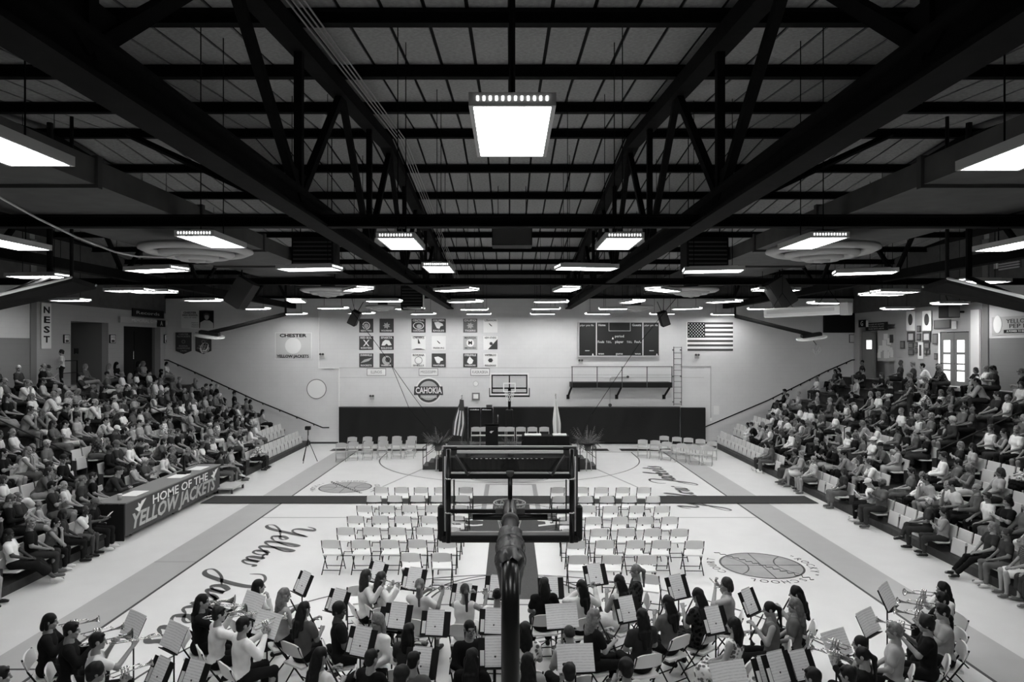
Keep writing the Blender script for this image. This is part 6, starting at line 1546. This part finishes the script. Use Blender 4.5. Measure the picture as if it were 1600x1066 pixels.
# each: head px, head py, pose, hair, hair tone, shirt, tone, lower, skin, instrument, extra yaw(deg), pattern, label
BAND = [
 (78.5, 972, 'horn', 'bob', 'dark', 'long', 'black', 'trousers', 'fair', 'trumpet', -18, None, 'horn player in black with dark bowl-cut hair, leftmost of the front trio'),
 (112, 986, 'horn', 'short', 'dark', 'long', 'black', 'trousers', 'fair', 'trumpet', -18, None, 'horn player in black with short dark hair, middle of the left trio'),
 (153, 1003, 'slide', 'short', 'dark', 'tee', 'white', 'trousers', 'fair', 'trombone', -10, None, 'trombone player in a white tee with short hair, at far left'),
 (151, 1052, 'horn', 'curly', 'dark', 'tee', 'black', 'trousers', 'mid', 'trumpet', -14, None, 'dark-haired player cut by the picture edge behind the left trombonist'),
 (2, 1058, 'lap', 'short', 'dark', 'long', 'black', 'trousers', 'fair', None, -14, None, 'dark-haired player in the bottom left corner'),
 (317, 941, 'slide', 'verylong', 'dark', 'long', 'black', 'trousers', 'fair', 'trombone', -32, None, 'trombone player in black with very long dark hair on the floor lettering'),
 (342.6, 961, 'slide', 'short', 'dark', 'long', 'white', 'trousers', 'fair', 'trombone', -12, None, 'trombone player in a pale shirt with short dark wavy hair'),
 (381, 978, 'horn', 'short', 'dark', 'long', 'white', 'trousers', 'fair', 'trumpet', -8, None, 'trumpet player in a white long-sleeved shirt and dark trousers'),
 (404.6, 915, 'chin', 'bob', 'dark', 'long', 'white', 'trousers', 'fair', None, 4, None, 'player in white with a dark bob leaning head on hand'),
 (445, 931, 'reed', 'long', 'fair', 'tank', 'pale grey', 'trousers', 'fair', 'clarinet', -14, None, 'player in a pale tank top with long wavy fair hair'),
 (476, 953, 'reed', 'verylong', 'dark', 'tee', 'grey', 'trousers', 'mid', 'clarinet', 0, None, 'player in a grey tee with very long dark hair before a white chair'),
 (530.5, 955, 'lap_r', 'curly', 'dark', 'tee', 'black', 'trousers', 'brown', None, -40, None, 'player in a black tee with curly dark hair turning sideways'),
 (573, 901, 'flute', 'long', 'brown', 'long', 'white', 'trousers', 'fair', 'flute', -22, None, 'flute player in white with long brown hair, left of a matching player'),
 (596.5, 904.5, 'flute', 'verylong', 'brown', 'long', 'white', 'trousers', 'fair', 'flute', -22, None, 'flute player in white with long brown hair and pale headband'),
 (589, 972, 'lap', 'long', 'fair', 'long', 'white', 'trousers', 'fair', None, 165, None, 'girl in white with long fair hair looking at the camera'),
 (501.5, 1027, 'reed', 'verylong', 'dark', 'tee', 'white', 'trousers', 'fair', 'clarinet', -18, None, 'player in a white top with dark hair down to the waist'),
 (581, 1030, 'lap', 'short', 'dark', 'long', 'black', 'trousers', 'fair', None, -12, None, 'player in a black shirt with short dark hair beside the waist-long hair'),
 (656, 916, 'flute', 'tail', 'fair', 'tee', 'white', 'skirt', 'fair', 'flute', 4, None, 'player in a white top with a fair ponytail seen from behind'),
 (726, 924, 'flute', 'tail', 'brown', 'tank', 'white', 'skirt', 'fair', 'flute', 8, None, 'player in a sleeveless white blouse with a brown braid and headband'),
 (777, 932, 'reed', 'bun', 'dark', 'tee', 'white', 'trousers', 'mid', 'clarinet', 0, None, 'dark-haired player in white just left of the goal pole'),
 (639, 988, 'reed', 'long', 'dark', 'tee', 'dark grey', 'trousers', 'fair', 'clarinet', 4, None, 'player with long black hair between two music stands'),
 (734, 984, 'lap', 'tail', 'dark', 'long', 'black', 'trousers', 'fair', None, -150, None, 'person in black with glasses turned towards the camera'),
 (737.6, 1029, 'reed', 'verylong', 'dark', 'tee', 'black', 'trousers', 'mid', 'clarinet', 0, None, 'player with long wavy black hair left of the pole at the bottom edge'),
 (646.5, 1034, 'reed', 'short', 'dark', 'tee', 'grey', 'trousers', 'fair', 'clarinet', -4, None, 'player in a grey shirt with short dark hair at the bottom edge'),
 (628, 1058, 'lap', 'curly', 'dark', 'tee', 'black', 'trousers', 'fair', None, 0, None, 'curly dark head at the bottom edge below the grey shirt'),
 (820, 986, 'reed', 'long', 'dark', 'tee', 'white', 'trousers', 'fair', 'clarinet', 6, 'floral', 'player in a patterned white top half hidden by the pole'),
 (850, 914, 'lap', 'long', 'dark', 'tee', 'black', 'trousers', 'fair', None, 0, None, 'player in a black top with long dark hair right of the pole'),
 (889, 992, 'reed', 'crop', 'brown', 'tee', 'pale grey', 'trousers', 'fair', 'saxophone', 14, None, 'saxophone player with cropped hair under a large white sheet'),
 (889, 1052, 'lap', 'short', 'dark', 'tee', 'dark grey', 'trousers', 'fair', None, 4, None, 'dark head at the bottom edge below the large white sheet'),
 (824, 1036, 'lap', 'verylong', 'dark', 'tee', 'pale grey', 'trousers', 'mid', None, 8, None, 'player with long dark hair tight beside the pole at the bottom'),
 (907.8, 918, 'flute', 'verylong', 'dark', 'long', 'white', 'trousers', 'fair', 'flute', 6, None, 'player in a pale top with very long dark hair and a hair clip'),
 (967, 910, 'reed', 'verylong', 'dark', 'tank', 'white', 'skirt', 'fair', 'clarinet', 14, None, 'player in a white dress with long black hair and bare arms'),
 (993, 893, 'lap', 'tail', 'fair', 'tee', 'dark grey', 'skirt', 'fair', None, 55, 'floral', 'person in a spotted dark dress with a fair ponytail facing sideways'),
 (1043, 943, 'reed', 'verylong', 'dark', 'tee', 'grey', 'trousers', 'mid', 'clarinet', 8, None, 'player in a grey tee with long dark wavy hair before a tilted chair'),
 (1090, 931.6, 'reed', 'verylong', 'dark', 'tee', 'dark grey', 'skirt', 'fair', 'clarinet', 10, 'floral', 'player in a dark floral dress with long straight dark hair'),
 (1134.5, 914, 'flute', 'bob', 'brown', 'tee', 'pale grey', 'trousers', 'fair', 'flute', 30, None, 'flute player in a pale tee with short wavy brown hair'),
 (929, 964.6, 'reed', 'long', 'fair', 'tee', 'black', 'trousers', 'fair', 'clarinet', -80, None, 'clarinet player in a black dress with long fair hair in profile'),
 (1002.7, 964.6, 'lap', 'verylong', 'dark', 'tee', 'dark grey', 'trousers', 'fair', None, 0, None, 'player in a dark tee with long straight black hair'),
 (1146, 978, 'lap', 'long', 'dark', 'tank', 'white', 'skirt', 'fair', None, 24, 'floral', 'player in a white floral dress with long dark hair'),
 (1202, 953, 'reed', 'tail', 'dark', 'tank', 'grey', 'trousers', 'fair', 'clarinet', 40, None, 'player in a tan tank top with dark hair tied back'),
 (977.5, 1046, 'reed', 'curly', 'dark', 'tee', 'white', 'trousers', 'mid', 'saxophone', 6, None, 'player with curly black hair at the bottom edge right of the white sheet'),
 (1243, 928, 'reed', 'verylong', 'dark', 'tee', 'pale grey', 'trousers', 'fair', 'clarinet', 28, None, 'player with dark hair under a beret, farthest on the right of the reeds'),
 (1241, 947, 'lap', 'verylong', 'fair', 'tee', 'grey', 'trousers', 'fair', None, 26, None, 'player in a grey top with long fair hair down the back'),
 (1472.5, 921, 'horn', 'verylong', 'dark', 'tee', 'white', 'trousers', 'fair', 'trumpet', 30, None, 'player with long wavy black hair at the right end of the band'),
 (1471, 938, 'horn', 'short', 'dark', 'tee', 'black', 'trousers', 'fair', 'trumpet', 26, None, 'dark-haired player in black behind the right trumpet player'),
 (1472, 957, 'horn', 'short', 'dark', 'tee', 'pale grey', 'trousers', 'fair', 'trumpet', 20, None, 'trumpet player in a pale tee at the right side'),
 (1446, 976, 'horn', 'curly', 'dark', 'tee', 'black', 'trousers', 'fair', 'trumpet', 16, None, 'bearded player in a black tee with dark curly hair at right'),
 (1397, 987, 'lap', 'short', 'fair', 'tee', 'pale grey', 'trousers', 'fair', None, 18, None, 'player in a pale grey tee with short fair hair at right'),
 (1344, 1008, 'horn', 'crop', 'dark', 'tee', 'pale grey', 'trousers', 'fair', 'trumpet', 14, 'floral', 'player in a speckled shirt with cropped dark hair'),
 (1347, 1026, 'horn', 'tail', 'dark', 'long', 'black', 'trousers', 'fair', 'trumpet', 18, None, 'player in black with glasses and a dark ponytail at lower right'),
 (1325, 1056, 'lap', 'short', 'dark', 'tee', 'black', 'trousers', 'fair', None, 12, None, 'dark head at the bottom edge at right of the stands'),
 (1270, 1060, 'lap', 'short', 'dark', 'tee', 'dark grey', 'trousers', 'fair', None, 10, None, 'dark head at the bottom edge between two stands at right'),
]
def inst_parts():
    D = {}
    # trumpet: mouthpiece at origin, bell towards +y
    p = [('lead_pipe', MB().tube([(0, 0, 0), (0, 0.38, -0.01)], 0.007, 8), M['silver'])]
    b = MB(); b.tube([(0.0, 0.08, -0.06), (0.0, 0.03, -0.03), (0.0, 0.06, 0.0)], 0.007, 8); b.tube([(0, 0.06, -0.06), (0, 0.34, -0.06), (0, 0.40, -0.035), (0, 0.36, -0.01)], 0.008, 8); p.append(('tubing', b, M['silver']))
    b = MB(); b.lathe([(0.008, 0.0), (0.012, 0.1), (0.022, 0.16), (0.04, 0.195), (0.062, 0.21), (0.058, 0.208)], 20, Matrix.Translation((0, 0.32, -0.06)) @ Matrix.Rotation(R(-90), 4, 'X')); p.append(('bell', b, M['silver']))
    for k in range(3): b = MB(); b.tube([(0.012, 0.17 + 0.035 * k, -0.13), (0.012, 0.17 + 0.035 * k, 0.03)], 0.013, 10); p.append(('valve', b, M['silver']))
    D['trumpet'] = [(n, m_.mesh(n, mt, True)) for n, m_, mt in p]
    b = MB(); b.tube([(0.03, 0.02, 0), (0.03, 0.62, -0.12)], 0.007, 8); b.tube([(-0.03, 0.02, 0), (-0.03, 0.62, -0.12)], 0.007, 8); b.tube([(0.03, 0.62, -0.12), (0.02, 0.65, -0.127), (-0.02, 0.65, -0.127), (-0.03, 0.62, -0.12)], 0.008, 8)
    c = MB(); c.tube([(-0.03, 0.0, 0), (-0.09, 0.0, 0.0), (-0.11, -0.05, 0.0), (-0.12, -0.28, 0.05), (-0.16, -0.31, 0.06), (-0.2, -0.26, 0.05), (-0.2, 0.1, -0.02)], 0.009, 8)
    e = MB(); e.lathe([(0.009, 0.0), (0.018, 0.1), (0.035, 0.18), (0.065, 0.23), (0.1, 0.25), (0.096, 0.247)], 24, Matrix.Translation((-0.2, 0.08, -0.015)) @ Matrix.Rotation(R(-101), 4, 'X'))
    D['trombone'] = [('slide', b.mesh('slide', M['silver'], True)), ('tubing', c.mesh('tubing', M['brass'], True)), ('bell', e.mesh('bell', M['brass'], True))]
    b = MB(); b.tube([(0, 0, 0), (0, 0.02, -0.05), (0, 0.20, -0.42)], [0.007, 0.012, 0.014], 8); c = MB(); c.lathe([(0.014, 0.0), (0.018, 0.06), (0.036, 0.1), (0.033, 0.1)], 16, Matrix.Translation((0, 0.19, -0.40)) @ Matrix.Rotation(R(154), 4, 'X'))
    k = MB()
    for i in range(8): k.box(-0.004, 0.004, 0.05 + 0.018 * i - 0.025, 0.06 + 0.018 * i - 0.02, -0.08 - 0.037 * i, -0.065 - 0.037 * i)
    D['clarinet'] = [('tube_body', b.mesh('tube_body', M['wood'], True)), ('bell', c.mesh('bell', M['wood'], True)), ('keys', k.mesh('keys', M['silver']))]
    b = MB(); b.tube([(-0.06, 0, 0), (0.58, 0, -0.03)], 0.0095, 8); k = MB()
    for i in range(9): k.lathe([(0.009, 0.0), (0.009, 0.006), (0.0, 0.006)], 8, Matrix.Translation((0.18 + i * 0.035, 0, -0.002 - i * 0.0016)))
    D['flute'] = [('tube_body', b.mesh('tube_body', M['silver'], True)), ('keys', k.mesh('keys', M['silver']))]
    b = MB(); b.tube([(0, 0, 0), (0, 0.05, 0.02), (0, 0.1, 0.0), (0, 0.14, -0.08), (0.02, 0.2, -0.45), (0.02, 0.24, -0.56), (0.02, 0.31, -0.58), (0.02, 0.36, -0.52), (0.02, 0.37, -0.4)], [0.008, 0.01, 0.012, 0.016, 0.03, 0.036, 0.04, 0.045, 0.05], 10); c = MB(); c.lathe([(0.05, 0), (0.06, 0.06), (0.085, 0.1), (0.08, 0.1)], 20, Matrix.Translation((0.02, 0.37, -0.4)))
    D['saxophone'] = [('tube_body', b.mesh('tube_body', M['brass'], True)), ('bell', c.mesh('bell', M['brass'], True))]
    return D
INST = inst_parts()
ICOUNT = {}
for i, (px, py, ps, hair, ht, sh, st, lw, sk, ins, ey, pat, lab) in enumerate(BAND):
    sc = 0.98 + 0.04 * ((i * 37) % 10) / 10
    hz = 1.24 * sc; d = (CAM_H - hz) * FPX / (py - 540); hx = (px - 796) / FPX * d
    rz = face_to(hx, d) + R(ey)
    # the head is a little in front of the hips
    b = BOD[ps]; ho = Vector((b.headM.translation.x, b.headM.translation.y)) * sc; c_, s_ = math.cos(rz), math.sin(rz)
    loc = (hx - (ho.x * c_ - ho.y * s_), d - (ho.x * s_ + ho.y * c_), 0.025)
    t = person(ps, loc, rz, sk, hair, ht, sh, st, lw, 'black' if lw != 'skirt' else st, 'black' if i % 3 else 'white', sc, 1.0, lab, 'band players', pat, glasses='glasses' in lab)
    chair(CH_RESIN, (loc[0] - 0.02 * -s_, loc[1] - 0.02 * c_, 0.0), rz, 'white folding chair of the ' + ' '.join(lab.split()[:11]).rstrip(','), 'band chairs')
    if ins:
        Mw = Matrix.Translation(loc) @ Matrix.Rotation(rz, 4, 'Z') @ Matrix.Diagonal((sc, sc, sc, 1))
        mouth = b.headM @ Vector((0, 0.105, -0.062))
        dr = {'trumpet': Vector((0.0, 0.012, 0.0)), 'trombone': Vector((0.03, 0.01, 0)), 'clarinet': Vector((0, 0.0, 0)), 'flute': Vector((0, 0.02, 0)), 'saxophone': Vector((0, 0, 0))}[ins]
        if ins == 'flute': yawi = b.P['yaw']
        else: yawi = 0
        it = thing(ins, '%s held by the %s' % ({'trumpet': 'silver trumpet', 'trombone': 'brass trombone', 'clarinet': 'black clarinet', 'flute': 'silver flute', 'saxophone': 'brass saxophone'}[ins], ' '.join(lab.split()[:11]).rstrip(',')), 'instrument', (0, 0, 0), 0, ins + 's in the band')
        it.matrix_world = Mw @ Matrix.Translation(mouth + dr) @ Matrix.Rotation(R(yawi), 4, 'Z') @ (Matrix.Rotation(R(8 if ins in ('trumpet', 'trombone') else 0), 4, 'X'))
        for n_, me in INST[ins]: obj(n_, me, it)
# ---------------------------------------------------------------- music stands with folders
def stand_parts():
    m4 = Matrix.Translation((0, 0, 1.0)) @ Matrix.Rotation(R(-26), 4, 'X')     # the player sits at -y
    dk = MB(); dk.cbox(-0.2, 0.2, -0.012, 0.0, -0.02, 0.32, 0.003, m4 @ Matrix.Translation((0, 0.02, 0))); lip = MB(); lip.cbox(-0.2, 0.2, -0.06, 0.02, -0.03, -0.018, 0.003, m4)
    post = MB().tube([(0, 0.06, 0.18), (0, 0.06, 1.12)], 0.012, 8); p = [('desk', dk.mesh('desk', M['black'])), ('lip', lip.mesh('lip', M['black'])), ('post', post.mesh('post', M['black'], True))]
    for k in range(3):
        a = k * 2.094 + 0.5; p.append(('leg', MB().tube([(0, 0.06, 0.24), (0.26 * math.cos(a), 0.06 + 0.26 * math.sin(a), 0.006)], 0.009, 6).mesh('leg', M['black'], True)))
    return p, m4
STAND, SM4 = stand_parts()
def folder_parts():
    p = []
    mb = MB(); mb.cbox(-0.225, 0.225, -0.016, -0.006, -0.015, 0.35, 0.002, SM4 @ Matrix.Translation((0, 0.02, 0))); p.append(('cover', mb.mesh('cover', M['black'])))
    mb = MB(); mb.box(-0.135, 0.125, -0.019, -0.0165, 0.0, 0.36, SM4 @ Matrix.Translation((0, 0.02, 0))); p.append(('page', mb.mesh('page', M['music'])))
    mb = MB(); mb.box(-0.12, 0.13, -0.0175, -0.0164, 0.352, 0.375, SM4 @ Matrix.Translation((0, 0.02, 0))); p.append(('page_heading', mb.mesh('page_heading', M['notice'])))
    mb = MB(); mb.box(-0.2, -0.145, -0.019, -0.0165, 0.02, 0.2, SM4 @ Matrix.Translation((0, 0.02, 0))); p.append(('page', mb.mesh('page', M['paper'])))
    return p
def score_parts():
    p = []
    for s in (-1, 1):
        mb = MB(); a, b = sorted((0.0, s * 0.25)); mb.box(a, b, -0.022, -0.017, 0.0, 0.36, SM4 @ Matrix.Translation((0, 0.01, 0)) @ Matrix.Rotation(R(-s * 4), 4, 'Z')); p.append(('page', mb.mesh('page', M['music'])))
    return p
FOLD, SCOR = folder_parts(), score_parts()
STANDS = [(205, 974, 's'), (268, 994, 's'), (242, 1046, 'f'), (296, 1056, 'f'), (468.5, 910, 'f'), (391, 951, 's'), (414, 974, 's'), (523, 936, 'f'), (560, 1009, 'f'), (610, 963, 'f'), (585, 892, 'f'), (644.5, 906, 'f'), (722, 928, 'f'), (619, 965, 'f'), (679, 970, 'f'), (771, 970, 'f'), (656, 1031, 'f'), (774, 1027, 'f'), (861.5, 914, 'f'), (879, 963, 's'), (900, 1026, 's'), (776, 922, 'f'), (933, 897, 'f'), (1063, 922, 'f'), (985, 953, 'f'), (1121, 972, 'f'), (1177, 943, 'f'), (1206, 1046, 'f'), (1142, 1060, 's'), (1390, 937, 's'), (1360, 967, 's'), (1310, 1002, 's'), (1257, 1035, 'f'), (1222, 1050, 'f')]
STANDS.sort(key=lambda s: s[1])
for i, (px, py, k) in enumerate(STANDS):
    d = (CAM_H - 1.15) * FPX / (py - 540); x = (px - 796) / FPX * d
    near = min(range(len(BAND)), key=lambda j: (BAND[j][0] - px) ** 2 + 1.5 * (BAND[j][1] - py - 25) ** 2); who = ' '.join(BAND[near][-1].split()[:10]).rstrip(',')
    rz = face_to(x, d, R(rng.uniform(-8, 8))) * 0.9; hs = rng.uniform(0.94, 1.04)
    t = thing('music_stand', 'black music stand, %s from the graduates, near the %s' % (nth(i + 1), ' '.join(who.split()[:7])), 'music stand', (x, d - 0.05, 0), rz, 'music stands of the band'); t.scale = (1, 1, hs)
    for n_, me in STAND: obj(n_, me, t)
    q = thing('music_folder' if k == 'f' else 'open_score', '%s on the %s stand from the graduates' % ('black folder with white printed music' if k == 'f' else 'open white printed score', nth(i + 1)), 'sheet music', (x, d - 0.05, 0), rz, 'music on the stands'); q.scale = (1, 1, hs)
    for n_, me in (FOLD if k == 'f' else SCOR): obj(n_, me, q)
# a few empty band chairs
for i, (px, py, a) in enumerate(((595, 985, 20), (560, 945, 15), (1015, 925, -20))):
    g = ground(px, py + 30); chair(CH_RESIN, g, R(a), 'empty white folding chair inside the band, %s from left' % nth(i + 1), 'band chairs')

# ================================================================== THE AUDIENCE
ar = random.Random(21)
cand = []
EMPTY0 = {-1: [(0, 29.4, 36), (0, 18.1, 24.9), (1, 31.5, 36)], 1: [(0, 29.6, 36), (0, 18.4, 19.7), (0, 15.9, 16.9), (0, 22.2, 24.0), (1, 33.0, 36), (3, 17.8, 19.6), (2, 33.5, 36)]}
for s in (-1, 1):
    for k in range(NR + 1):
        y = 36.0 - ar.random() * 0.3; n = 0; sp = 0.555 if k < 4 else 0.56
        while True:
            y -= sp; n += 1
            hx = row_x(k) + 0.56
            if 796 - hx * FPX / y < -45 if s < 0 else 796 + hx * FPX / y > 1645: break
            if y < 9: break
            if any(p <= y <= q for p, q in AIS[s]) and k >= 0: continue
            cand.append((s, k, n, y))
people = []; seats_empty = []
for (s, k, n, y) in cand:
    if s < 0: pr = 0.92 if k < 7 else (0.8 if k == 7 else 0.5)
    else:
        pr = (0.86, 0.90, 0.9, 0.88, 0.86, 0.78, 0.66, 0.6, 0.5, 0.42)[k]
        if y > 29 and k >= 4: pr *= 0.42
        if k >= 7 and y > 25: pr *= 0.8
    if s < 0 and y > 33.5 and k > 2: pr *= 0.55
    full = ar.random() < pr
    for (kk, a, b) in EMPTY0[s]:
        if kk == k and a <= y <= b: full = False
    blocked = s < 0 and k == 0 and 18.0 < y < 25.2
    if full: people.append((s, k, n, y))
    if k < 4 and not blocked: seats_empty.append((s, k, n, y, not full))
def seat_xyz(s, k, y): return (s * (row_x(k) + 0.56), y, row_z(k))
SIDE = {-1: 'left', 1: 'right'}
# tip-up seats: the 300 nearest
seats_empty.sort(key=lambda e: (not e[4], e[3]))
for (s, k, n, y, fold) in seats_empty[:300]:
    theatre_seat(seat_xyz(s, k, y), R(90 if s > 0 else -90), fold, '%s pale tip-up seat, %s bleachers row %s, place %s from the wall' % ('empty' if fold else 'occupied', SIDE[s], nth(k + 1), nth(n)))
people.sort(key=lambda e: math.hypot(row_x(e[1]), e[3]))
NIND = 246
cp = ['lap', 'lap_l', 'lap_r', 'forward', 'crossed', 'back', 'legcross', 'read', 'chin', 'wide']
stuff = []
prog = 0
for i, (s, k, n, y) in enumerate(people):
    female = ar.random() < 0.55; age = ar.random()
    ht = ar.choice(['dark', 'dark', 'dark', 'brown', 'brown', 'fair']) if age < 0.76 else ar.choice(['grey', 'grey', 'white', 'fair'])
    hair = ar.choice(['long', 'long', 'bob', 'tail', 'bun', 'bob']) if female else ar.choice(['short', 'short', 'crop', 'balding', 'short'])
    if age > 0.76 and hair == 'long': hair = 'bob'
    cap = None
    if not female and ar.random() < 0.13: cap = ar.choice(['black', 'white', 'grey']); hair = 'crop'
    sh = ar.choice(['tee', 'tank', 'tee', 'long']) if female else ar.choice(['tee', 'tee', 'tee', 'long'])
    st = ar.choices(['white', 'pale grey', 'grey', 'dark grey', 'black'], [25, 12, 18, 20, 25])[0]
    lw = ar.choice(['trousers', 'skirt', 'shorts', 'trousers']) if female else ar.choice(['trousers', 'shorts', 'trousers'])
    lt = ar.choices(['white', 'pale grey', 'grey', 'dark grey', 'black'], [6, 8, 16, 30, 40])[0]
    skin = ar.choices(['fair', 'mid', 'tan', 'brown', 'deep'], [45, 30, 14, 7, 4])[0]
    pat = ar.choice(['floral', 'stripe', 'plaid']) if ar.random() < 0.14 else None
    if pat and st in ('black', 'dark grey'): st = 'grey'
    ps = ar.choice(cp); sc = ar.uniform(0.93, 1.04) * (0.97 if female else 1.02); wd = ar.choice([1.0, 1.0, 1.06, 1.14, 1.2])
    if ar.random() < 0.06: sc *= 0.78; wd = 1.0
    # they look towards the stage
    base = R(90 if s > 0 else -90); look = R(ar.uniform(4, 30)) * (-1 if s > 0 else 1)
    x, yy, z = seat_xyz(s, k, y); loc = (x, yy + ar.uniform(-0.04, 0.04), z + 0.018)
    hw = {'long': 'long', 'bob': 'bobbed', 'tail': 'tied-back', 'bun': 'pinned-up', 'short': 'short', 'crop': 'cropped', 'balding': 'thinning'}[hair]
    lab = 'person in %s%s top with %s %s hair, %s bleachers row %s, place %s' % (({'floral': 'printed ', 'stripe': 'striped ', 'plaid': 'checked '}[pat] if pat else ''), st, hw, ht, SIDE[s], nth(k + 1), nth(n))
    if i < NIND:
        person(ps, loc, base + look, skin, hair, ht, sh, st, lw, lt, ar.choice(['white', 'black', 'grey']), sc, wd, lab, 'audience in the bleachers', pat, cap, ar.random() < 0.1)
        if ps == 'read' and prog < 40:
            prog += 1; Mw = Matrix.Translation(loc) @ Matrix.Rotation(base + look, 4, 'Z') @ Matrix.Diagonal((sc, sc, sc, 1))
            o = MB().box(-0.1, 0.1, -0.003, 0.003, -0.13, 0.13).build('program_leaflet', M['paper']); o.matrix_world = Mw @ Matrix.Translation((0, 0.42, 0.86)) @ Matrix.Rotation(R(-42), 4, 'X')
            tag(o, 'white program held in the %s bleachers, row %s, place %s' % (SIDE[s], nth(k + 1), nth(n)), 'program', 'programs in the audience')
    else:
        stuff.append((ar.choice(list(LOW)), loc, base + look, SKIN[skin], {'long': 'long', 'bob': 'bob', 'tail': 'long', 'bun': 'short', 'short': 'short', 'crop': 'crop', 'balding': 'crop'}[hair], HTONE[ht], sh if sh != 'tank' else 'tee', TONE[st], lw, TONE[lt], sc, wd))
# the most distant rows, too small to tell apart
av, aq, ac = [], [], []; off = 0; arrc = {}
def arrs(me):
    if me.name not in arrc:
        v = np.empty(len(me.vertices) * 3, np.float32); me.vertices.foreach_get('co', v); q = np.empty(len(me.loops), np.int32); me.loops.foreach_get('vertex_index', q); arrc[me.name] = (v.reshape(-1, 3), q.reshape(-1, 4))
    return arrc[me.name]
for (ps, loc, rz, sk, hr, ht, sh, st, lw, lt, sc, wd) in stuff:
    b = LOW[ps]; Mw = np.array(Matrix.Translation(loc) @ Matrix.Rotation(rz, 4, 'Z') @ Matrix.Diagonal((sc * wd, sc, sc, 1)))
    hv, hq = HAIR_LO[hr]; H4 = np.array(b.headM); hv = hv @ H4[:3, :3].T + H4[:3, 3]
    for (v, q), tone in ((arrs(b.body()), sk), (arrs(b.shirt(sh)), st), (arrs(b.lower(lw)), lt), ((hv, hq), ht)):
        av.append(v @ Mw[:3, :3].T + Mw[:3, 3]); aq.append(q + off); off += len(v); ac.append(np.full(len(v), tone, np.float32))
m_ = mat('distant_crowd', 0.3, 0.85, 0.1); at = m_.node_tree.nodes.new('ShaderNodeAttribute'); at.attribute_name = 'tone'; m_.node_tree.links.new(at.outputs['Color'], m_.node_tree.nodes['Principled BSDF'].inputs['Base Color'])
me = np_mesh('seated_crowd', np.concatenate(av), np.concatenate(aq), [m_])
a_ = me.attributes.new('tone', 'FLOAT', 'POINT'); a_.data.foreach_set('value', np.concatenate(ac))
tag(obj('seated_crowd', me), 'mass of seated spectators in the farthest bleacher rows', 'crowd', kind='stuff')
# standing people
person('stand', (-17.9, 27.3, CON + 0.01), R(120), 'fair', 'curly', 'dark', 'tee', 'white', 'trousers', 'black', 'white', 0.86, 1.0, 'child in a striped shirt standing under the NEST banner', 'audience in the bleachers', 'stripe')
person('stand', (row_x(6) + 0.2, 26.6, row_z(6) + 0.005), R(60), 'fair', 'short', 'grey', 'tee', 'grey', 'trousers', 'dark grey', 'black', 1.04, 1.1, 'man in a checked shirt standing in the right bleacher aisle', 'audience in the bleachers', 'plaid', 'grey')
person('stand', (row_x(7) + 0.2, 20.8, row_z(7) + 0.005), R(100), 'fair', 'short', 'grey', 'tee', 'pale grey', 'trousers', 'grey', 'black', 1.02, 1.08, 'person in a pale shirt standing in the near right aisle', 'audience in the bleachers')
